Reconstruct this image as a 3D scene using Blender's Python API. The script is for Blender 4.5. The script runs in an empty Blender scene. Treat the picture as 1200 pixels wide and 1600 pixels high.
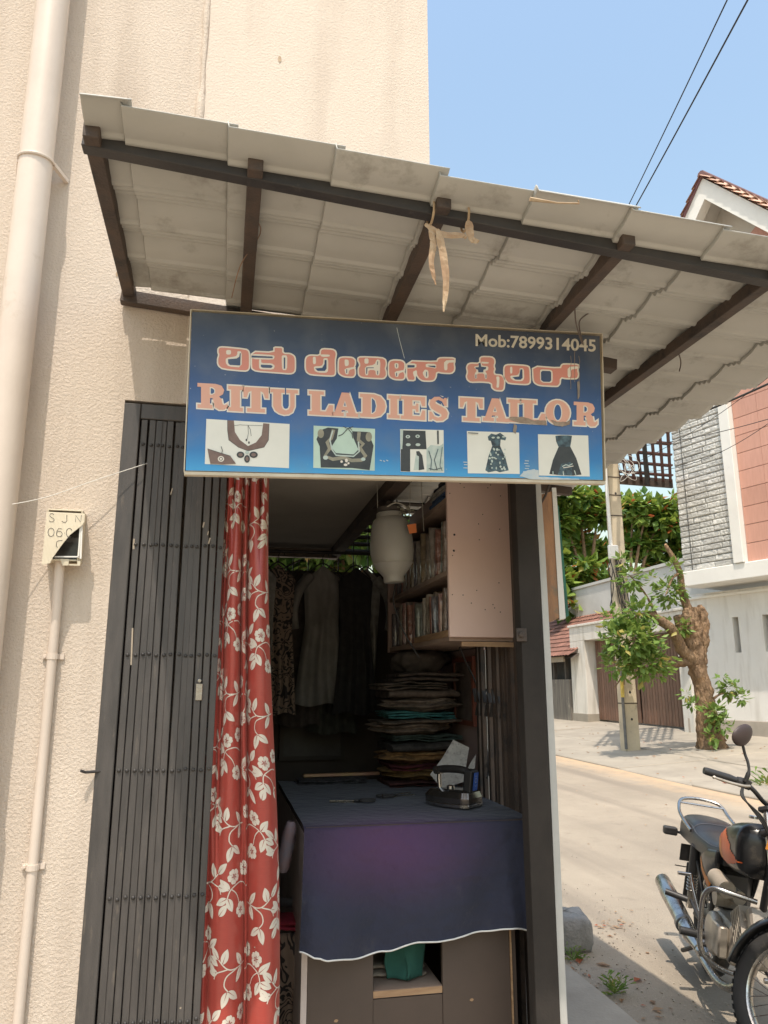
import bpy, bmesh, math, random
from mathutils import Vector, Matrix, noise as mnoise

R = math.radians
random.seed(7)
SC = bpy.context.scene
COL = SC.collection

# ------------------------------------------------------------------ camera, sky, sun, exposure
CAM_H = 1.42
PITCH = math.atan((1068 - 800) / 1180.0)
YAW = R(11.87)
FOC = 1180.0
cam_d = bpy.data.cameras.new('camera')
cam = bpy.data.objects.new('camera', cam_d)
COL.objects.link(cam)
cam.location = (0, 0, CAM_H)
cam.rotation_euler = (math.pi / 2 + PITCH, 0, -YAW)
cam_d.sensor_fit = 'VERTICAL'
cam_d.sensor_height = 24.0
cam_d.lens = FOC / 1600.0 * 24.0
cam_d.clip_start = 0.02
cam_d.clip_end = 2000
SC.camera = cam

SUN_TO = Vector((-0.17, -0.40, 1.0)).normalized()
world = bpy.data.worlds.new('World')
SC.world = world
world.use_nodes = True
wn = world.node_tree
wn.nodes.clear()
sky = wn.nodes.new('ShaderNodeTexSky')
sky.sky_type = 'NISHITA'
sky.sun_disc = False
sky.sun_elevation = math.asin(SUN_TO.z)
sky.sun_rotation = math.atan2(SUN_TO.x, SUN_TO.y) % (2 * math.pi)
sky.altitude = 0
sky.air_density = 2.1
sky.dust_density = 3.0
sky.ozone_density = 1.6
bg = wn.nodes.new('ShaderNodeBackground')
bg.inputs['Strength'].default_value = 0.128
wo = wn.nodes.new('ShaderNodeOutputWorld')
wn.links.new(sky.outputs[0], bg.inputs[0])
wn.links.new(bg.outputs[0], wo.inputs[0])

sun_d = bpy.data.lights.new('sun', 'SUN')
sun_d.energy = 2.3
sun_d.angle = R(0.55)
sun_d.color = (1.0, 0.905, 0.79)
sun = bpy.data.objects.new('sun', sun_d)
COL.objects.link(sun)
sun.location = (-8, -20, 40)
sun.rotation_euler = (-SUN_TO).to_track_quat('-Z', 'Y').to_euler()

SC.view_settings.view_transform = 'Standard'
SC.view_settings.look = 'None'
SC.view_settings.exposure = 0.88
SC.view_settings.gamma = 1.0
SC.view_settings.use_curve_mapping = False

# ------------------------------------------------------------------ measuring helpers: photograph point -> world point
_fw = Vector((math.sin(YAW) * math.cos(PITCH), math.cos(YAW) * math.cos(PITCH), math.sin(PITCH)))
_rt = Vector((math.cos(YAW), -math.sin(YAW), 0))
_up = _rt.cross(_fw)
_C = Vector((0, 0, CAM_H))
def ray(px, py): return _fw + _rt * ((px - 600) / FOC) - _up * ((py - 800) / FOC)
def onY(px, py, y): d = ray(px, py); return _C + d * (y / d.y)
def onX(px, py, x): d = ray(px, py); return _C + d * (x / d.x)
def onZ(px, py, z): d = ray(px, py); return _C + d * ((z - CAM_H) / d.z)

# ------------------------------------------------------------------ mesh helpers
V = Vector
ORG = {}

class MB:
    def __init__(s): s.v = []; s.f = []; s.m = []
    def add(s, vs, fs, mi=0):
        o = len(s.v)
        s.v += [tuple(v) for v in vs]
        s.f += [tuple(i + o for i in f) for f in fs]
        s.m += [mi] * len(fs)
        return s
    def box(s, c, d, rot=None, mi=0):
        c = V(c); vs = []
        for z in (-.5, .5):
            for y in (-.5, .5):
                for x in (-.5, .5):
                    p = V((x * d[0], y * d[1], z * d[2]))
                    if rot is not None: p = rot @ p
                    vs.append(c + p)
        return s.add(vs, [(0, 2, 3, 1), (4, 5, 7, 6), (0, 1, 5, 4), (2, 6, 7, 3), (0, 4, 6, 2), (1, 3, 7, 5)], mi)
    def bb(s, x0, x1, y0, y1, z0, z1, mi=0):
        return s.box(((x0 + x1) / 2, (y0 + y1) / 2, (z0 + z1) / 2), (abs(x1 - x0), abs(y1 - y0), abs(z1 - z0)), None, mi)
    def hexa(s, q, mi=0):
        return s.add(q, [(0, 3, 2, 1), (4, 5, 6, 7), (0, 1, 5, 4), (1, 2, 6, 5), (2, 3, 7, 6), (3, 0, 4, 7)], mi)
    def bar(s, a, b, w, h, up=(0, 0, 1), mi=0):
        a = V(a); b = V(b); x = (b - a); L = x.length; x.normalize()
        up = V(up)
        if abs(x.dot(up)) > .98: up = V((1, 0, 0))
        y = up.cross(x).normalized(); z = x.cross(y)
        rot = Matrix((x, y, z)).transposed()
        return s.box((a + b) / 2, (L, w, h), rot, mi)
    def tube(s, pts, r, n=8, caps=True, closed=False, mi=0, flat=1.0):
        pts = [V(p) for p in pts]; N = len(pts)
        rs = r if isinstance(r, (list, tuple)) else [r] * N
        vs = []; prev = None
        for i, p in enumerate(pts):
            if closed: t = pts[(i + 1) % N] - pts[i - 1]
            else: t = pts[min(i + 1, N - 1)] - pts[max(i - 1, 0)]
            if t.length < 1e-9: t = V((0, 0, 1))
            t.normalize()
            if prev is None:
                u = V((0, 0, 1)) if abs(t.z) < .9 else V((1, 0, 0))
                a = t.cross(u).normalized()
            else:
                a = prev - t * prev.dot(t)
                if a.length < 1e-6: a = t.orthogonal()
                a.normalize()
            prev = a; b = t.cross(a)
            for k in range(n):
                an = 2 * math.pi * k / n
                vs.append(p + a * (math.cos(an) * rs[i]) + b * (math.sin(an) * rs[i] * flat))
        fs = []
        for i in range(N if closed else N - 1):
            j = (i + 1) % N
            for k in range(n):
                k2 = (k + 1) % n
                fs.append((i * n + k, i * n + k2, j * n + k2, j * n + k))
        if caps and not closed:
            fs.append(tuple(range(n - 1, -1, -1)))
            fs.append(tuple((N - 1) * n + k for k in range(n)))
        return s.add(vs, fs, mi)
    def lathe(s, prof, c, axis=(0, 0, 1), n=24, mi=0, caps=True):
        c = V(c); ax = V(axis).normalized(); a = ax.orthogonal().normalized(); b = ax.cross(a)
        vs = []
        for r, h in prof:
            for k in range(n):
                an = 2 * math.pi * k / n
                vs.append(c + ax * h + a * (r * math.cos(an)) + b * (r * math.sin(an)))
        fs = []
        for i in range(len(prof) - 1):
            for k in range(n):
                k2 = (k + 1) % n
                fs.append((i * n + k, i * n + k2, (i + 1) * n + k2, (i + 1) * n + k))
        if caps:
            fs.append(tuple(range(n - 1, -1, -1)))
            fs.append(tuple((len(prof) - 1) * n + k for k in range(n)))
        return s.add(vs, fs, mi)
    def prism(s, poly, fn, t0, t1, mi=0):
        """poly in 2D; fn(x, y, t) -> world"""
        N = len(poly)
        vs = [fn(x, y, t0) for x, y in poly] + [fn(x, y, t1) for x, y in poly]
        fs = [tuple(range(N - 1, -1, -1)), tuple(range(N, 2 * N))]
        for i in range(N):
            j = (i + 1) % N
            fs.append((i, j, N + j, N + i))
        return s.add(vs, fs, mi)
    def face(s, pts, mi=0): return s.add(pts, [tuple(range(len(pts)))], mi)
    def grid(s, fn, nu, nv, mi=0, skip=None):
        vs = [fn(i / nu, j / nv) for j in range(nv + 1) for i in range(nu + 1)]
        w = nu + 1
        fs = [(j * w + i, j * w + i + 1, (j + 1) * w + i + 1, (j + 1) * w + i) for j in range(nv) for i in range(nu)
              if skip is None or not skip(i, j)]
        return s.add(vs, fs, mi)
    def mesh(s, name, mats, smooth=None, off=None):
        me = bpy.data.meshes.new(name)
        if off is not None and off.length > 0:
            vs = [(x - off.x, y - off.y, z - off.z) for x, y, z in s.v]
        else: vs = s.v
        me.from_pydata(vs, [], s.f)
        if not isinstance(mats, (list, tuple)): mats = [mats]
        for m in mats: me.materials.append(m)
        if len(mats) > 1: me.polygons.foreach_set('material_index', s.m)
        me.validate()
        if smooth is not None:
            me.polygons.foreach_set('use_smooth', [True] * len(me.polygons))
            if smooth < 179: me.set_sharp_from_angle(angle=R(smooth))
        me.update()
        return me
    def build(s, name, mats, parent=None, smooth=None, bevel=0, origin=None, solid=0, seg=1):
        if parent is not None: off = ORG.get(parent, V((0, 0, 0)))
        elif origin is not None: off = V(origin)
        else:
            xs = [p[0] for p in s.v]; ys = [p[1] for p in s.v]; zs = [p[2] for p in s.v]
            off = V(((min(xs) + max(xs)) / 2, (min(ys) + max(ys)) / 2, min(zs)))
        me = s.mesh(name, mats, smooth, off)
        o = bpy.data.objects.new(name, me)
        COL.objects.link(o)
        if parent is not None: o.parent = parent
        else: o.location = off
        ORG[o] = off
        if solid:
            md = o.modifiers.new('thickness', 'SOLIDIFY'); md.thickness = solid; md.offset = 0
        if bevel:
            md = o.modifiers.new('edges', 'BEVEL'); md.width = bevel; md.segments = seg; md.limit_method = 'ANGLE'
        return o

def tag(o, label=None, cat=None, group=None, kind=None):
    if label: o['label'] = label
    if cat: o['category'] = cat
    if group: o['group'] = group
    if kind: o['kind'] = kind
    return o

def thing(name, loc, label, cat, group=None, local=False, rot=None):
    o = bpy.data.objects.new(name, None)
    o.empty_display_size = .1
    COL.objects.link(o)
    o.location = loc
    if rot: o.rotation_euler = rot
    ORG[o] = V((0, 0, 0)) if local else V(loc)
    return tag(o, label, cat, group)

def struct(o): o['kind'] = 'structure'; return o

def inst(name, me, parent, loc, scale=(1, 1, 1), rot=None):
    """a repeated piece that shares mesh data; loc in world coordinates"""
    o = bpy.data.objects.new(name, me)
    COL.objects.link(o)
    o.parent = parent
    o.location = V(loc) - ORG.get(parent, V((0, 0, 0)))
    o.scale = scale
    if rot is not None: o.rotation_euler = rot
    return o

def nz(x, y=0, z=0): return mnoise.noise(V((x, y, z)))
def lerp(a, b, t): return a + (b - a) * t
def ss(a, b, x):
    t = max(0, min(1, (x - a) / (b - a))); return t * t * (3 - 2 * t)
def smooth_path(pts, k=6):
    pts = [V(p) for p in pts]; out = []
    for i in range(len(pts) - 1):
        p0 = pts[max(i - 1, 0)]; p1 = pts[i]; p2 = pts[i + 1]; p3 = pts[min(i + 2, len(pts) - 1)]
        for j in range(k):
            t = j / k
            out.append(.5 * ((2 * p1) + (p2 - p0) * t + (2 * p0 - 5 * p1 + 4 * p2 - p3) * t * t + (3 * p1 - p0 - 3 * p2 + p3) * t ** 3))
    out.append(pts[-1]); return out

# ------------------------------------------------------------------ materials
def newmat(name):
    m = bpy.data.materials.new(name); m.use_nodes = True
    nt = m.node_tree; b = nt.nodes['Principled BSDF']
    return m, nt, b
def N(nt, t, **kw):
    n = nt.nodes.new(t)
    for k, v in kw.items(): setattr(n, k, v)
    return n
def col4(c): return (c[0], c[1], c[2], 1)
def scale_c(c, k): return tuple(min(1, x * k) for x in c)

def mat(name, c1, c2=None, sc=5.0, rough=.6, bump=0.0, bsc=80.0, metal=0.0, dirt=None, dsc=3.0, dth=.55, spec=.5,
        coat=0.0, stretch=None, vary=0.0, island=0.0, obj=False, sheen=0.0, trans=0.0, bdist=.004, rvar=.12, contrast=(.35, .65), dstr=False):
    m, nt, b = newmat(name)
    L = nt.links.new
    if obj: src = N(nt, 'ShaderNodeTexCoord').outputs['Object']
    else: src = N(nt, 'ShaderNodeNewGeometry').outputs['Position']
    if stretch:
        mp = N(nt, 'ShaderNodeMapping'); mp.inputs['Scale'].default_value = stretch
        L(src, mp.inputs[0]); src2 = mp.outputs[0]
    else: src2 = src
    c2 = c2 or scale_c(c1, .8)
    n1 = N(nt, 'ShaderNodeTexNoise'); n1.inputs['Scale'].default_value = sc; n1.inputs['Detail'].default_value = 7
    n1.inputs['Roughness'].default_value = .62
    L(src2, n1.inputs['Vector'])
    rp = N(nt, 'ShaderNodeMapRange'); rp.inputs[1].default_value = contrast[0]; rp.inputs[2].default_value = contrast[1]
    L(n1.outputs[0], rp.inputs[0])
    mx = N(nt, 'ShaderNodeMix', data_type='RGBA')
    mx.inputs[6].default_value = col4(c1); mx.inputs[7].default_value = col4(c2)
    L(rp.outputs[0], mx.inputs[0]); out = mx.outputs[2]
    if dirt:
        n3 = N(nt, 'ShaderNodeTexNoise'); n3.inputs['Scale'].default_value = dsc; n3.inputs['Detail'].default_value = 9
        n3.inputs['Roughness'].default_value = .7
        L(src2 if dstr else src, n3.inputs['Vector'])
        r3 = N(nt, 'ShaderNodeMapRange'); r3.inputs[1].default_value = dth; r3.inputs[2].default_value = dth + .14
        L(n3.outputs[0], r3.inputs[0])
        m3 = N(nt, 'ShaderNodeMix', data_type='RGBA'); m3.inputs[7].default_value = col4(dirt)
        L(out, m3.inputs[6]); L(r3.outputs[0], m3.inputs[0]); out = m3.outputs[2]
    if vary or island:
        if vary: rnd = N(nt, 'ShaderNodeObjectInfo').outputs['Random']; amt = vary
        else: rnd = N(nt, 'ShaderNodeNewGeometry').outputs['Random Per Island']; amt = island
        mr = N(nt, 'ShaderNodeMapRange'); mr.inputs[3].default_value = 1 - amt; mr.inputs[4].default_value = 1 + amt
        L(rnd, mr.inputs[0])
        hs = N(nt, 'ShaderNodeHueSaturation'); L(out, hs.inputs['Color']); L(mr.outputs[0], hs.inputs['Value'])
        if island:
            mh = N(nt, 'ShaderNodeMapRange'); mh.inputs[3].default_value = .5 - island * .06; mh.inputs[4].default_value = .5 + island * .05
            ml = N(nt, 'ShaderNodeMath', operation='FRACT'); mm = N(nt, 'ShaderNodeMath', operation='MULTIPLY'); mm.inputs[1].default_value = 7.31
            L(rnd, mm.inputs[0]); L(mm.outputs[0], ml.inputs[0]); L(ml.outputs[0], mh.inputs[0]); L(mh.outputs[0], hs.inputs['Hue'])
        out = hs.outputs[0]
    L(out, b.inputs['Base Color'])
    b.inputs['Metallic'].default_value = metal
    b.inputs['Specular IOR Level'].default_value = spec
    rr = N(nt, 'ShaderNodeMapRange'); rr.inputs[3].default_value = max(.02, rough - rvar); rr.inputs[4].default_value = min(1, rough + rvar)
    L(n1.outputs[0], rr.inputs[0]); L(rr.outputs[0], b.inputs['Roughness'])
    if coat: b.inputs['Coat Weight'].default_value = coat; b.inputs['Coat Roughness'].default_value = .08
    if sheen: b.inputs['Sheen Weight'].default_value = sheen
    if trans: b.inputs['Transmission Weight'].default_value = trans
    if bump:
        n2 = N(nt, 'ShaderNodeTexNoise'); n2.inputs['Scale'].default_value = bsc; n2.inputs['Detail'].default_value = 5
        L(src2, n2.inputs['Vector'])
        bp = N(nt, 'ShaderNodeBump'); bp.inputs['Strength'].default_value = bump; bp.inputs['Distance'].default_value = bdist
        L(n2.outputs[0], bp.inputs['Height']); L(bp.outputs[0], b.inputs['Normal'])
    return m

def stucco(name, c1, c2, dirt, bump=.8, streak=.8, bd=.003):
    m, nt, b = newmat(name); L = nt.links.new
    src = N(nt, 'ShaderNodeNewGeometry').outputs['Position']
    def noi(s, d, r=.6):
        n = N(nt, 'ShaderNodeTexNoise'); n.inputs['Scale'].default_value = s; n.inputs['Detail'].default_value = d
        n.inputs['Roughness'].default_value = r; L(src, n.inputs['Vector']); return n.outputs[0]
    big = noi(1.9, 9, .68); fine = noi(125, 5, .65); mid = noi(30, 6); tiny = noi(320, 3)
    r = N(nt, 'ShaderNodeMapRange'); r.inputs[1].default_value = .3; r.inputs[2].default_value = .7; L(big, r.inputs[0])
    mx = N(nt, 'ShaderNodeMix', data_type='RGBA'); mx.inputs[6].default_value = col4(c1); mx.inputs[7].default_value = col4(c2); L(r.outputs[0], mx.inputs[0])
    mp = N(nt, 'ShaderNodeMapping'); mp.inputs['Scale'].default_value = (7, 7, .9); L(src, mp.inputs[0])
    st = N(nt, 'ShaderNodeTexNoise'); st.inputs['Scale'].default_value = 1.0; st.inputs['Detail'].default_value = 8; L(mp.outputs[0], st.inputs['Vector'])
    r2 = N(nt, 'ShaderNodeMapRange'); r2.inputs[1].default_value = .50; r2.inputs[2].default_value = .74; r2.inputs[4].default_value = streak; L(st.outputs[0], r2.inputs[0])
    m2 = N(nt, 'ShaderNodeMix', data_type='RGBA'); m2.inputs[7].default_value = col4(dirt); L(mx.outputs[2], m2.inputs[6]); L(r2.outputs[0], m2.inputs[0])
    L(m2.outputs[2], b.inputs['Base Color'])
    b.inputs['Roughness'].default_value = .82; b.inputs['Specular IOR Level'].default_value = .25
    a1 = N(nt, 'ShaderNodeMath', operation='MULTIPLY_ADD'); a1.inputs[1].default_value = .55; L(mid, a1.inputs[0])
    fr = N(nt, 'ShaderNodeMapRange'); fr.inputs[1].default_value = .42; fr.inputs[2].default_value = .72; L(fine, fr.inputs[0]); L(fr.outputs[0], a1.inputs[2])
    a2 = N(nt, 'ShaderNodeMath', operation='MULTIPLY_ADD'); a2.inputs[1].default_value = .18; L(tiny, a2.inputs[0]); L(a1.outputs[0], a2.inputs[2])
    bp = N(nt, 'ShaderNodeBump'); bp.inputs['Strength'].default_value = bump; bp.inputs['Distance'].default_value = bd
    L(a2.outputs[0], bp.inputs['Height']); L(bp.outputs[0], b.inputs['Normal'])
    return m

def leafmat(name, c1, c2, dead=None, dead_share=.0):
    m, nt, b = newmat(name); L = nt.links.new
    g = N(nt, 'ShaderNodeNewGeometry')
    cr = N(nt, 'ShaderNodeValToRGB'); e = cr.color_ramp.elements
    e[0].color = col4(c1); e[1].color = col4(c2); e[0].position = 0; e[1].position = max(.1, 1 - dead_share - .03)
    if dead:
        x = cr.color_ramp.elements.new(1 - dead_share + .01); x.color = col4(dead)
    L(g.outputs['Random Per Island'], cr.inputs[0])
    L(cr.outputs[0], b.inputs['Base Color']); b.inputs['Roughness'].default_value = .5; b.inputs['Specular IOR Level'].default_value = .4
    tr = N(nt, 'ShaderNodeBsdfTranslucent'); hs = N(nt, 'ShaderNodeHueSaturation'); hs.inputs['Value'].default_value = 1.5; hs.inputs['Hue'].default_value = .47
    L(cr.outputs[0], hs.inputs['Color']); L(hs.outputs[0], tr.inputs[0])
    ms = N(nt, 'ShaderNodeMixShader'); ms.inputs[0].default_value = .3
    L(b.outputs[0], ms.inputs[1]); L(tr.outputs[0], ms.inputs[2])
    L(ms.outputs[0], nt.nodes['Material Output'].inputs['Surface'])
    return m

# ================================================================== MATERIAL LIST
M_wall = stucco('cream_plaster', (.67, .575, .48), (.60, .51, .42), (.46, .375, .30), .65, .8)
M_wall2 = stucco('cream_plaster_smooth', (.69, .60, .505), (.63, .54, .45), (.50, .415, .34), .4, .7)
M_pipe = mat('cream_painted_pipe', (.68, .585, .50), (.61, .52, .44), 3, .42, .1, 60, dirt=(.5, .4, .3), dsc=5, dth=.63)
M_black = mat('black_painted_iron', (.026, .024, .024), (.045, .04, .037), 9, .55, .25, 120, dirt=(.10, .085, .07), dsc=14, dth=.62, spec=.5)
M_gate = mat('gate_black_paint', (.056, .051, .048), (.082, .073, .067), 7, .5, .2, 150, dirt=(.15, .125, .10), dsc=9, dth=.60, stretch=(6, 6, 1), dstr=True)
M_rust = mat('rusty_brown_iron', (.055, .042, .035), (.10, .065, .045), 16, .7, .4, 160, dirt=(.028, .025, .024), dsc=8, dth=.5)
M_sheet = mat('weathered_white_roof_sheet', (.47, .465, .43), (.40, .395, .36), 2.2, .5, .1, 30, dirt=(.26, .245, .215), dsc=5, dth=.56)
M_concrete = mat('grey_concrete', (.40, .345, .275), (.31, .265, .21), 3, .85, .5, 70, dirt=(.16, .15, .13), dsc=5, dth=.6)
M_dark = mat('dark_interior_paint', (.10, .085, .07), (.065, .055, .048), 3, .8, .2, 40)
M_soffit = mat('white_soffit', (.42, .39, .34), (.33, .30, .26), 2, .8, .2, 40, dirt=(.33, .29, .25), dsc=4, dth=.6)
M_pink = mat('pink_laminate', (.74, .55, .48), (.68, .49, .42), 2, .5, .05, 60, dirt=(.30, .17, .13), dsc=34, dth=.72)
M_pinkwall = mat('pink_wall_paint', (.42, .30, .27), (.34, .24, .22), 4, .75, .2, 60, dirt=(.2, .14, .12), dsc=6, dth=.6)
M_wood = mat('raw_wood_edge', (.42, .27, .15), (.30, .18, .10), 8, .7, .3, 60, stretch=(1, 1, 8))
M_brownlam = mat('brown_laminate', (.085, .060, .047), (.07, .05, .039), 3, .6, .08, 60, dirt=(.2, .16, .13), dsc=10, dth=.68)
M_chrome = mat('dusty_chrome', (.52, .51, .49), (.38, .36, .34), 14, .26, .1, 120, 1.0, dirt=(.20, .165, .13), dsc=22, dth=.54, rvar=.12)
M_white = mat('white_paint', (.78, .76, .71), (.70, .68, .63), 3, .6, .1, 60, dirt=(.5, .47, .42), dsc=5, dth=.62)
M_strip = mat('grey_white_strip', (.50, .49, .46), (.42, .41, .38), 6, .6, .1, 60, dirt=(.16, .09, .08), dsc=26, dth=.72)
M_road = None
def road_mat():
    m, nt, b = newmat('dusty_road_asphalt'); L = nt.links.new
    src = N(nt, 'ShaderNodeNewGeometry').outputs['Position']
    def noi(s, d, r=.6):
        n = N(nt, 'ShaderNodeTexNoise'); n.inputs['Scale'].default_value = s; n.inputs['Detail'].default_value = d
        n.inputs['Roughness'].default_value = r; L(src, n.inputs['Vector']); return n.outputs[0]
    big = noi(.55, 7); med = noi(5, 8, .7); fine = noi(95, 4, .7)
    vo = N(nt, 'ShaderNodeTexVoronoi'); vo.inputs['Scale'].default_value = 110; L(src, vo.inputs['Vector'])
    def ramp(x, a, bb, ca, cb):
        r = N(nt, 'ShaderNodeMapRange'); r.inputs[1].default_value = a; r.inputs[2].default_value = bb; L(x, r.inputs[0])
        mx = N(nt, 'ShaderNodeMix', data_type='RGBA'); L(r.outputs[0], mx.inputs[0])
        if isinstance(ca, tuple): mx.inputs[6].default_value = col4(ca)
        else: L(ca, mx.inputs[6])
        mx.inputs[7].default_value = col4(cb); return mx.outputs[2]
    c = ramp(big, .38, .66, (.29, .245, .19), (.38, .32, .245))
    c = ramp(med, .55, .72, c, (.27, .225, .175))
    mpt = N(nt, 'ShaderNodeMapping'); mpt.inputs['Scale'].default_value = (2.2, .12, 1); L(src, mpt.inputs[0])
    tn = N(nt, 'ShaderNodeTexNoise'); tn.inputs['Scale'].default_value = 1.0; tn.inputs['Detail'].default_value = 6; L(mpt.outputs[0], tn.inputs['Vector'])
    c = ramp(tn.outputs[0], .52, .72, c, (.25, .21, .165))
    c = ramp(vo.outputs['Distance'], .30, .05, c, (.47, .42, .34)) if False else c
    sx = N(nt, 'ShaderNodeSeparateXYZ'); L(src, sx.inputs[0])
    ad = N(nt, 'ShaderNodeMath', operation='MULTIPLY_ADD'); ad.inputs[1].default_value = 1.6; L(med, ad.inputs[0]); L(sx.outputs[0], ad.inputs[2])
    r = N(nt, 'ShaderNodeMapRange'); r.inputs[1].default_value = 6.7; r.inputs[2].default_value = 7.5; L(ad.outputs[0], r.inputs[0])
    mx = N(nt, 'ShaderNodeMix', data_type='RGBA'); L(r.outputs[0], mx.inputs[0]); L(c, mx.inputs[6]); mx.inputs[7].default_value = (.50, .36, .23, 1); c = mx.outputs[2]
    sp = ramp(fine, .62, .72, c, (.52, .46, .37))
    sp = ramp(fine, .38, .30, sp, (.15, .13, .11))
    L(sp, b.inputs['Base Color']); b.inputs['Roughness'].default_value = .9; b.inputs['Specular IOR Level'].default_value = .2
    a2 = N(nt, 'ShaderNodeMath', operation='ADD'); L(fine, a2.inputs[0]); L(med, a2.inputs[1])
    bp = N(nt, 'ShaderNodeBump'); bp.inputs['Strength'].default_value = .55; bp.inputs['Distance'].default_value = .008; L(a2.outputs[0], bp.inputs['Height']); L(bp.outputs[0], b.inputs['Normal'])
    return m
M_road = road_mat()
M_pave = mat('pale_pavement_concrete', (.37, .325, .26), (.29, .255, .205), 1.1, .9, .4, 60, dirt=(.25, .22, .18), dsc=2.2, dth=.6)
M_soil = mat('dusty_soil', (.36, .29, .21), (.27, .22, .16), 1.2, .95, .6, 30)

# ================================================================== SETTING
g = MB(); g.grid(lambda u, v: V((lerp(-300, 500, u), lerp(-300, 500, v), -.012)), 8, 8)
struct(g.build('ground', M_soil, origin=(0, 0, 0)))

def road_z(x, y):
    return .004 + .010 * nz(x * .6, y * .6) * ss(1.7, 2.4, x)
g = MB(); g.grid(lambda u, v: V((lerp(-8, 7.2, u), lerp(-14, 60, v), max(-.004, road_z(lerp(-8, 7.2, u), lerp(-14, 60, v))))), 60, 160)
struct(g.build('road', M_road, origin=(2, 6, 0), smooth=180))

def pave_z(x): return .03 + .06 * (min(x, 12.2) - 6.6)
pv = bpy.data.objects.new('pavement', None); COL.objects.link(pv); ORG[pv] = V((0, 0, 0)); pv['kind'] = 'structure'
xs = [6.6, 8.35, 10.0, 11.35]
for i in range(3):
    y = 2.0
    k = 0
    while y < 34:
        w = 2.6 + .5 * math.sin(i * 3 + k * 1.7)
        x0, x1 = xs[i] + .008, xs[i + 1] - .008
        dz = random.uniform(-.012, .012)
        wob = (lambda yy: .28 * nz(yy * .5, 3.1) if i == 0 else 0)
        b = MB()
        q = []
        for zz in (-.1, 0):
            for (xx, yy) in ((x0 + wob(y), y), (x1, y), (x1, y + w - .016), (x0 + wob(y + w), y + w - .016)):
                q.append((xx, yy, pave_z(xx) + dz + zz))
        b.hexa(q)
        b.build('paving_slab', M_pave, pv, bevel=.012)
        y += w; k += 1
g = MB(); g.bb(11.37, 60, -10, 60, .1, .295)
struct(g.build('house_plot_ground', M_pave))

# plinth slab beside the shop and shop floor
g = MB()
g.grid(lambda u, v: V((lerp(.985, 1.627, u) + .012 * nz(v * 30, 5) * (1 if u > .9 else 0), lerp(.2, 8.5, v), .15 + .006 * nz(u * 3, v * 20))), 8, 60)
g.grid(lambda u, v: V((1.627 + .012 * nz(v * 30, 5) + .02 * u, lerp(.2, 8.5, v), .15 + .006 * nz(3, v * 20) - .16 * u)), 1, 60)
struct(g.build('plinth_slab', M_concrete))
g = MB(); g.bb(-2.9, .983, 1.75, 5.5, 0, .2)
struct(g.build('shop_floor', M_concrete))

# ================================================================== CREAM BUILDING
WY = 2.2
bld = thing('cream_building', (-1.2, WY, 0), 'tall cream plastered building wall with the tailor shop at its corner', 'building')
b = MB()
b.bb(-3.2, -.314, WY, WY + .24, 0, 7.5)
b.build('wall', M_wall, bld)
b = MB(); b.bb(-.314, -.150, WY, WY + .24, 2.232, 7.5)
b.build('wall', M_wall, bld)
b = MB(); b.bb(-.150, .622, WY - .007, WY + .24, 2.232, 7.5)
b.build('wall', M_wall2, bld)
b = MB(); b.bb(.40, .620, WY + .242, 4.3, 2.17, 7.5)
b.build('side_wall', M_wall2, bld)
M_crack = mat('crack_brown', (.30, .22, .16), (.2, .14, .1), 30)  # brown line colour for the hairline cracks
# the lumpy plaster seam between the two halves
b = MB()
pts = []; rs = []
for i in range(120):
    z = 2.6 + i * .041
    pts.append((-.151 + .006 * nz(z * 3, 1), WY - .001, z)); rs.append(.009 + .012 * max(0, nz(z * 9, 4)) + .004 * nz(z * 40, 9) + (.006 if 3.18 < z < 3.32 else 0))
b.tube(pts, rs, 7)
b.build('plaster_seam', M_wall, bld, smooth=180)
for (za, zb, xo) in ((2.66, 3.16, -.168), (3.17, 4.1, -.142)):
    n_ = 40; b = MB()
    for k in range(n_):
        z0_, z1_ = lerp(za, zb, k / n_), lerp(za, zb, (k + 1) / n_)
        w0 = .0012 + .0022 * max(0, nz(z0_ * 14, 3)); xx0 = xo + .004 * nz(z0_ * 6, 8) + .0015 * nz(z0_ * 30, 2); xx1 = xo + .004 * nz(z1_ * 6, 8) + .0015 * nz(z1_ * 30, 2)
        yy = WY - .0085 if xo > -.15 else WY - .0018
        b.face([V((xx0 - w0, yy, z0_)), V((xx0 + w0, yy, z0_)), V((xx1 + w0, yy, z1_)), V((xx1 - w0, yy, z1_))])
    b.build('hairline_crack', M_crack, bld)
b = MB()
for (px, py, w) in ((437, 92, .012), (318, 92, .018), (312, 186, .014), (318, 160, .007), (316, 172, .006), (60, 228, .012), (183, 428, .008), (185, 420, .006)):
    p = onY(px, py, WY - (.009 if px > 320 else .002))
    b.face([p + V((w * .45 * math.cos(a) * (1 + .4 * nz(a, px)), 0, w * 1.1 * math.sin(a) * (1 + .4 * nz(a * 2, py)))) for a in [k * math.pi / 6 for k in range(12)]])
tag(b.build('plaster_chip', mat('chipped_plaster', (.45, .33, .20), (.3, .2, .12), 30), bld), kind='stuff')
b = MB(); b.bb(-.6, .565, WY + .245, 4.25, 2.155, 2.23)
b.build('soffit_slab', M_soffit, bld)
b = MB(); b.bb(.567, .615, WY + .05, 4.25, 2.11, 2.169)
b.build('soffit_beam', M_rust, bld)
b = MB(); b.bb(-.3135, -.028, WY + .10, WY + .235, .2, 2.22)
b.build('door_jamb', mat('dingy_beige_jamb', (.30, .23, .17), (.2, .15, .11), 4, .8), bld)
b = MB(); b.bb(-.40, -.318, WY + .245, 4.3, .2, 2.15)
b.build('inner_wall', M_dark, bld)

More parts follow.
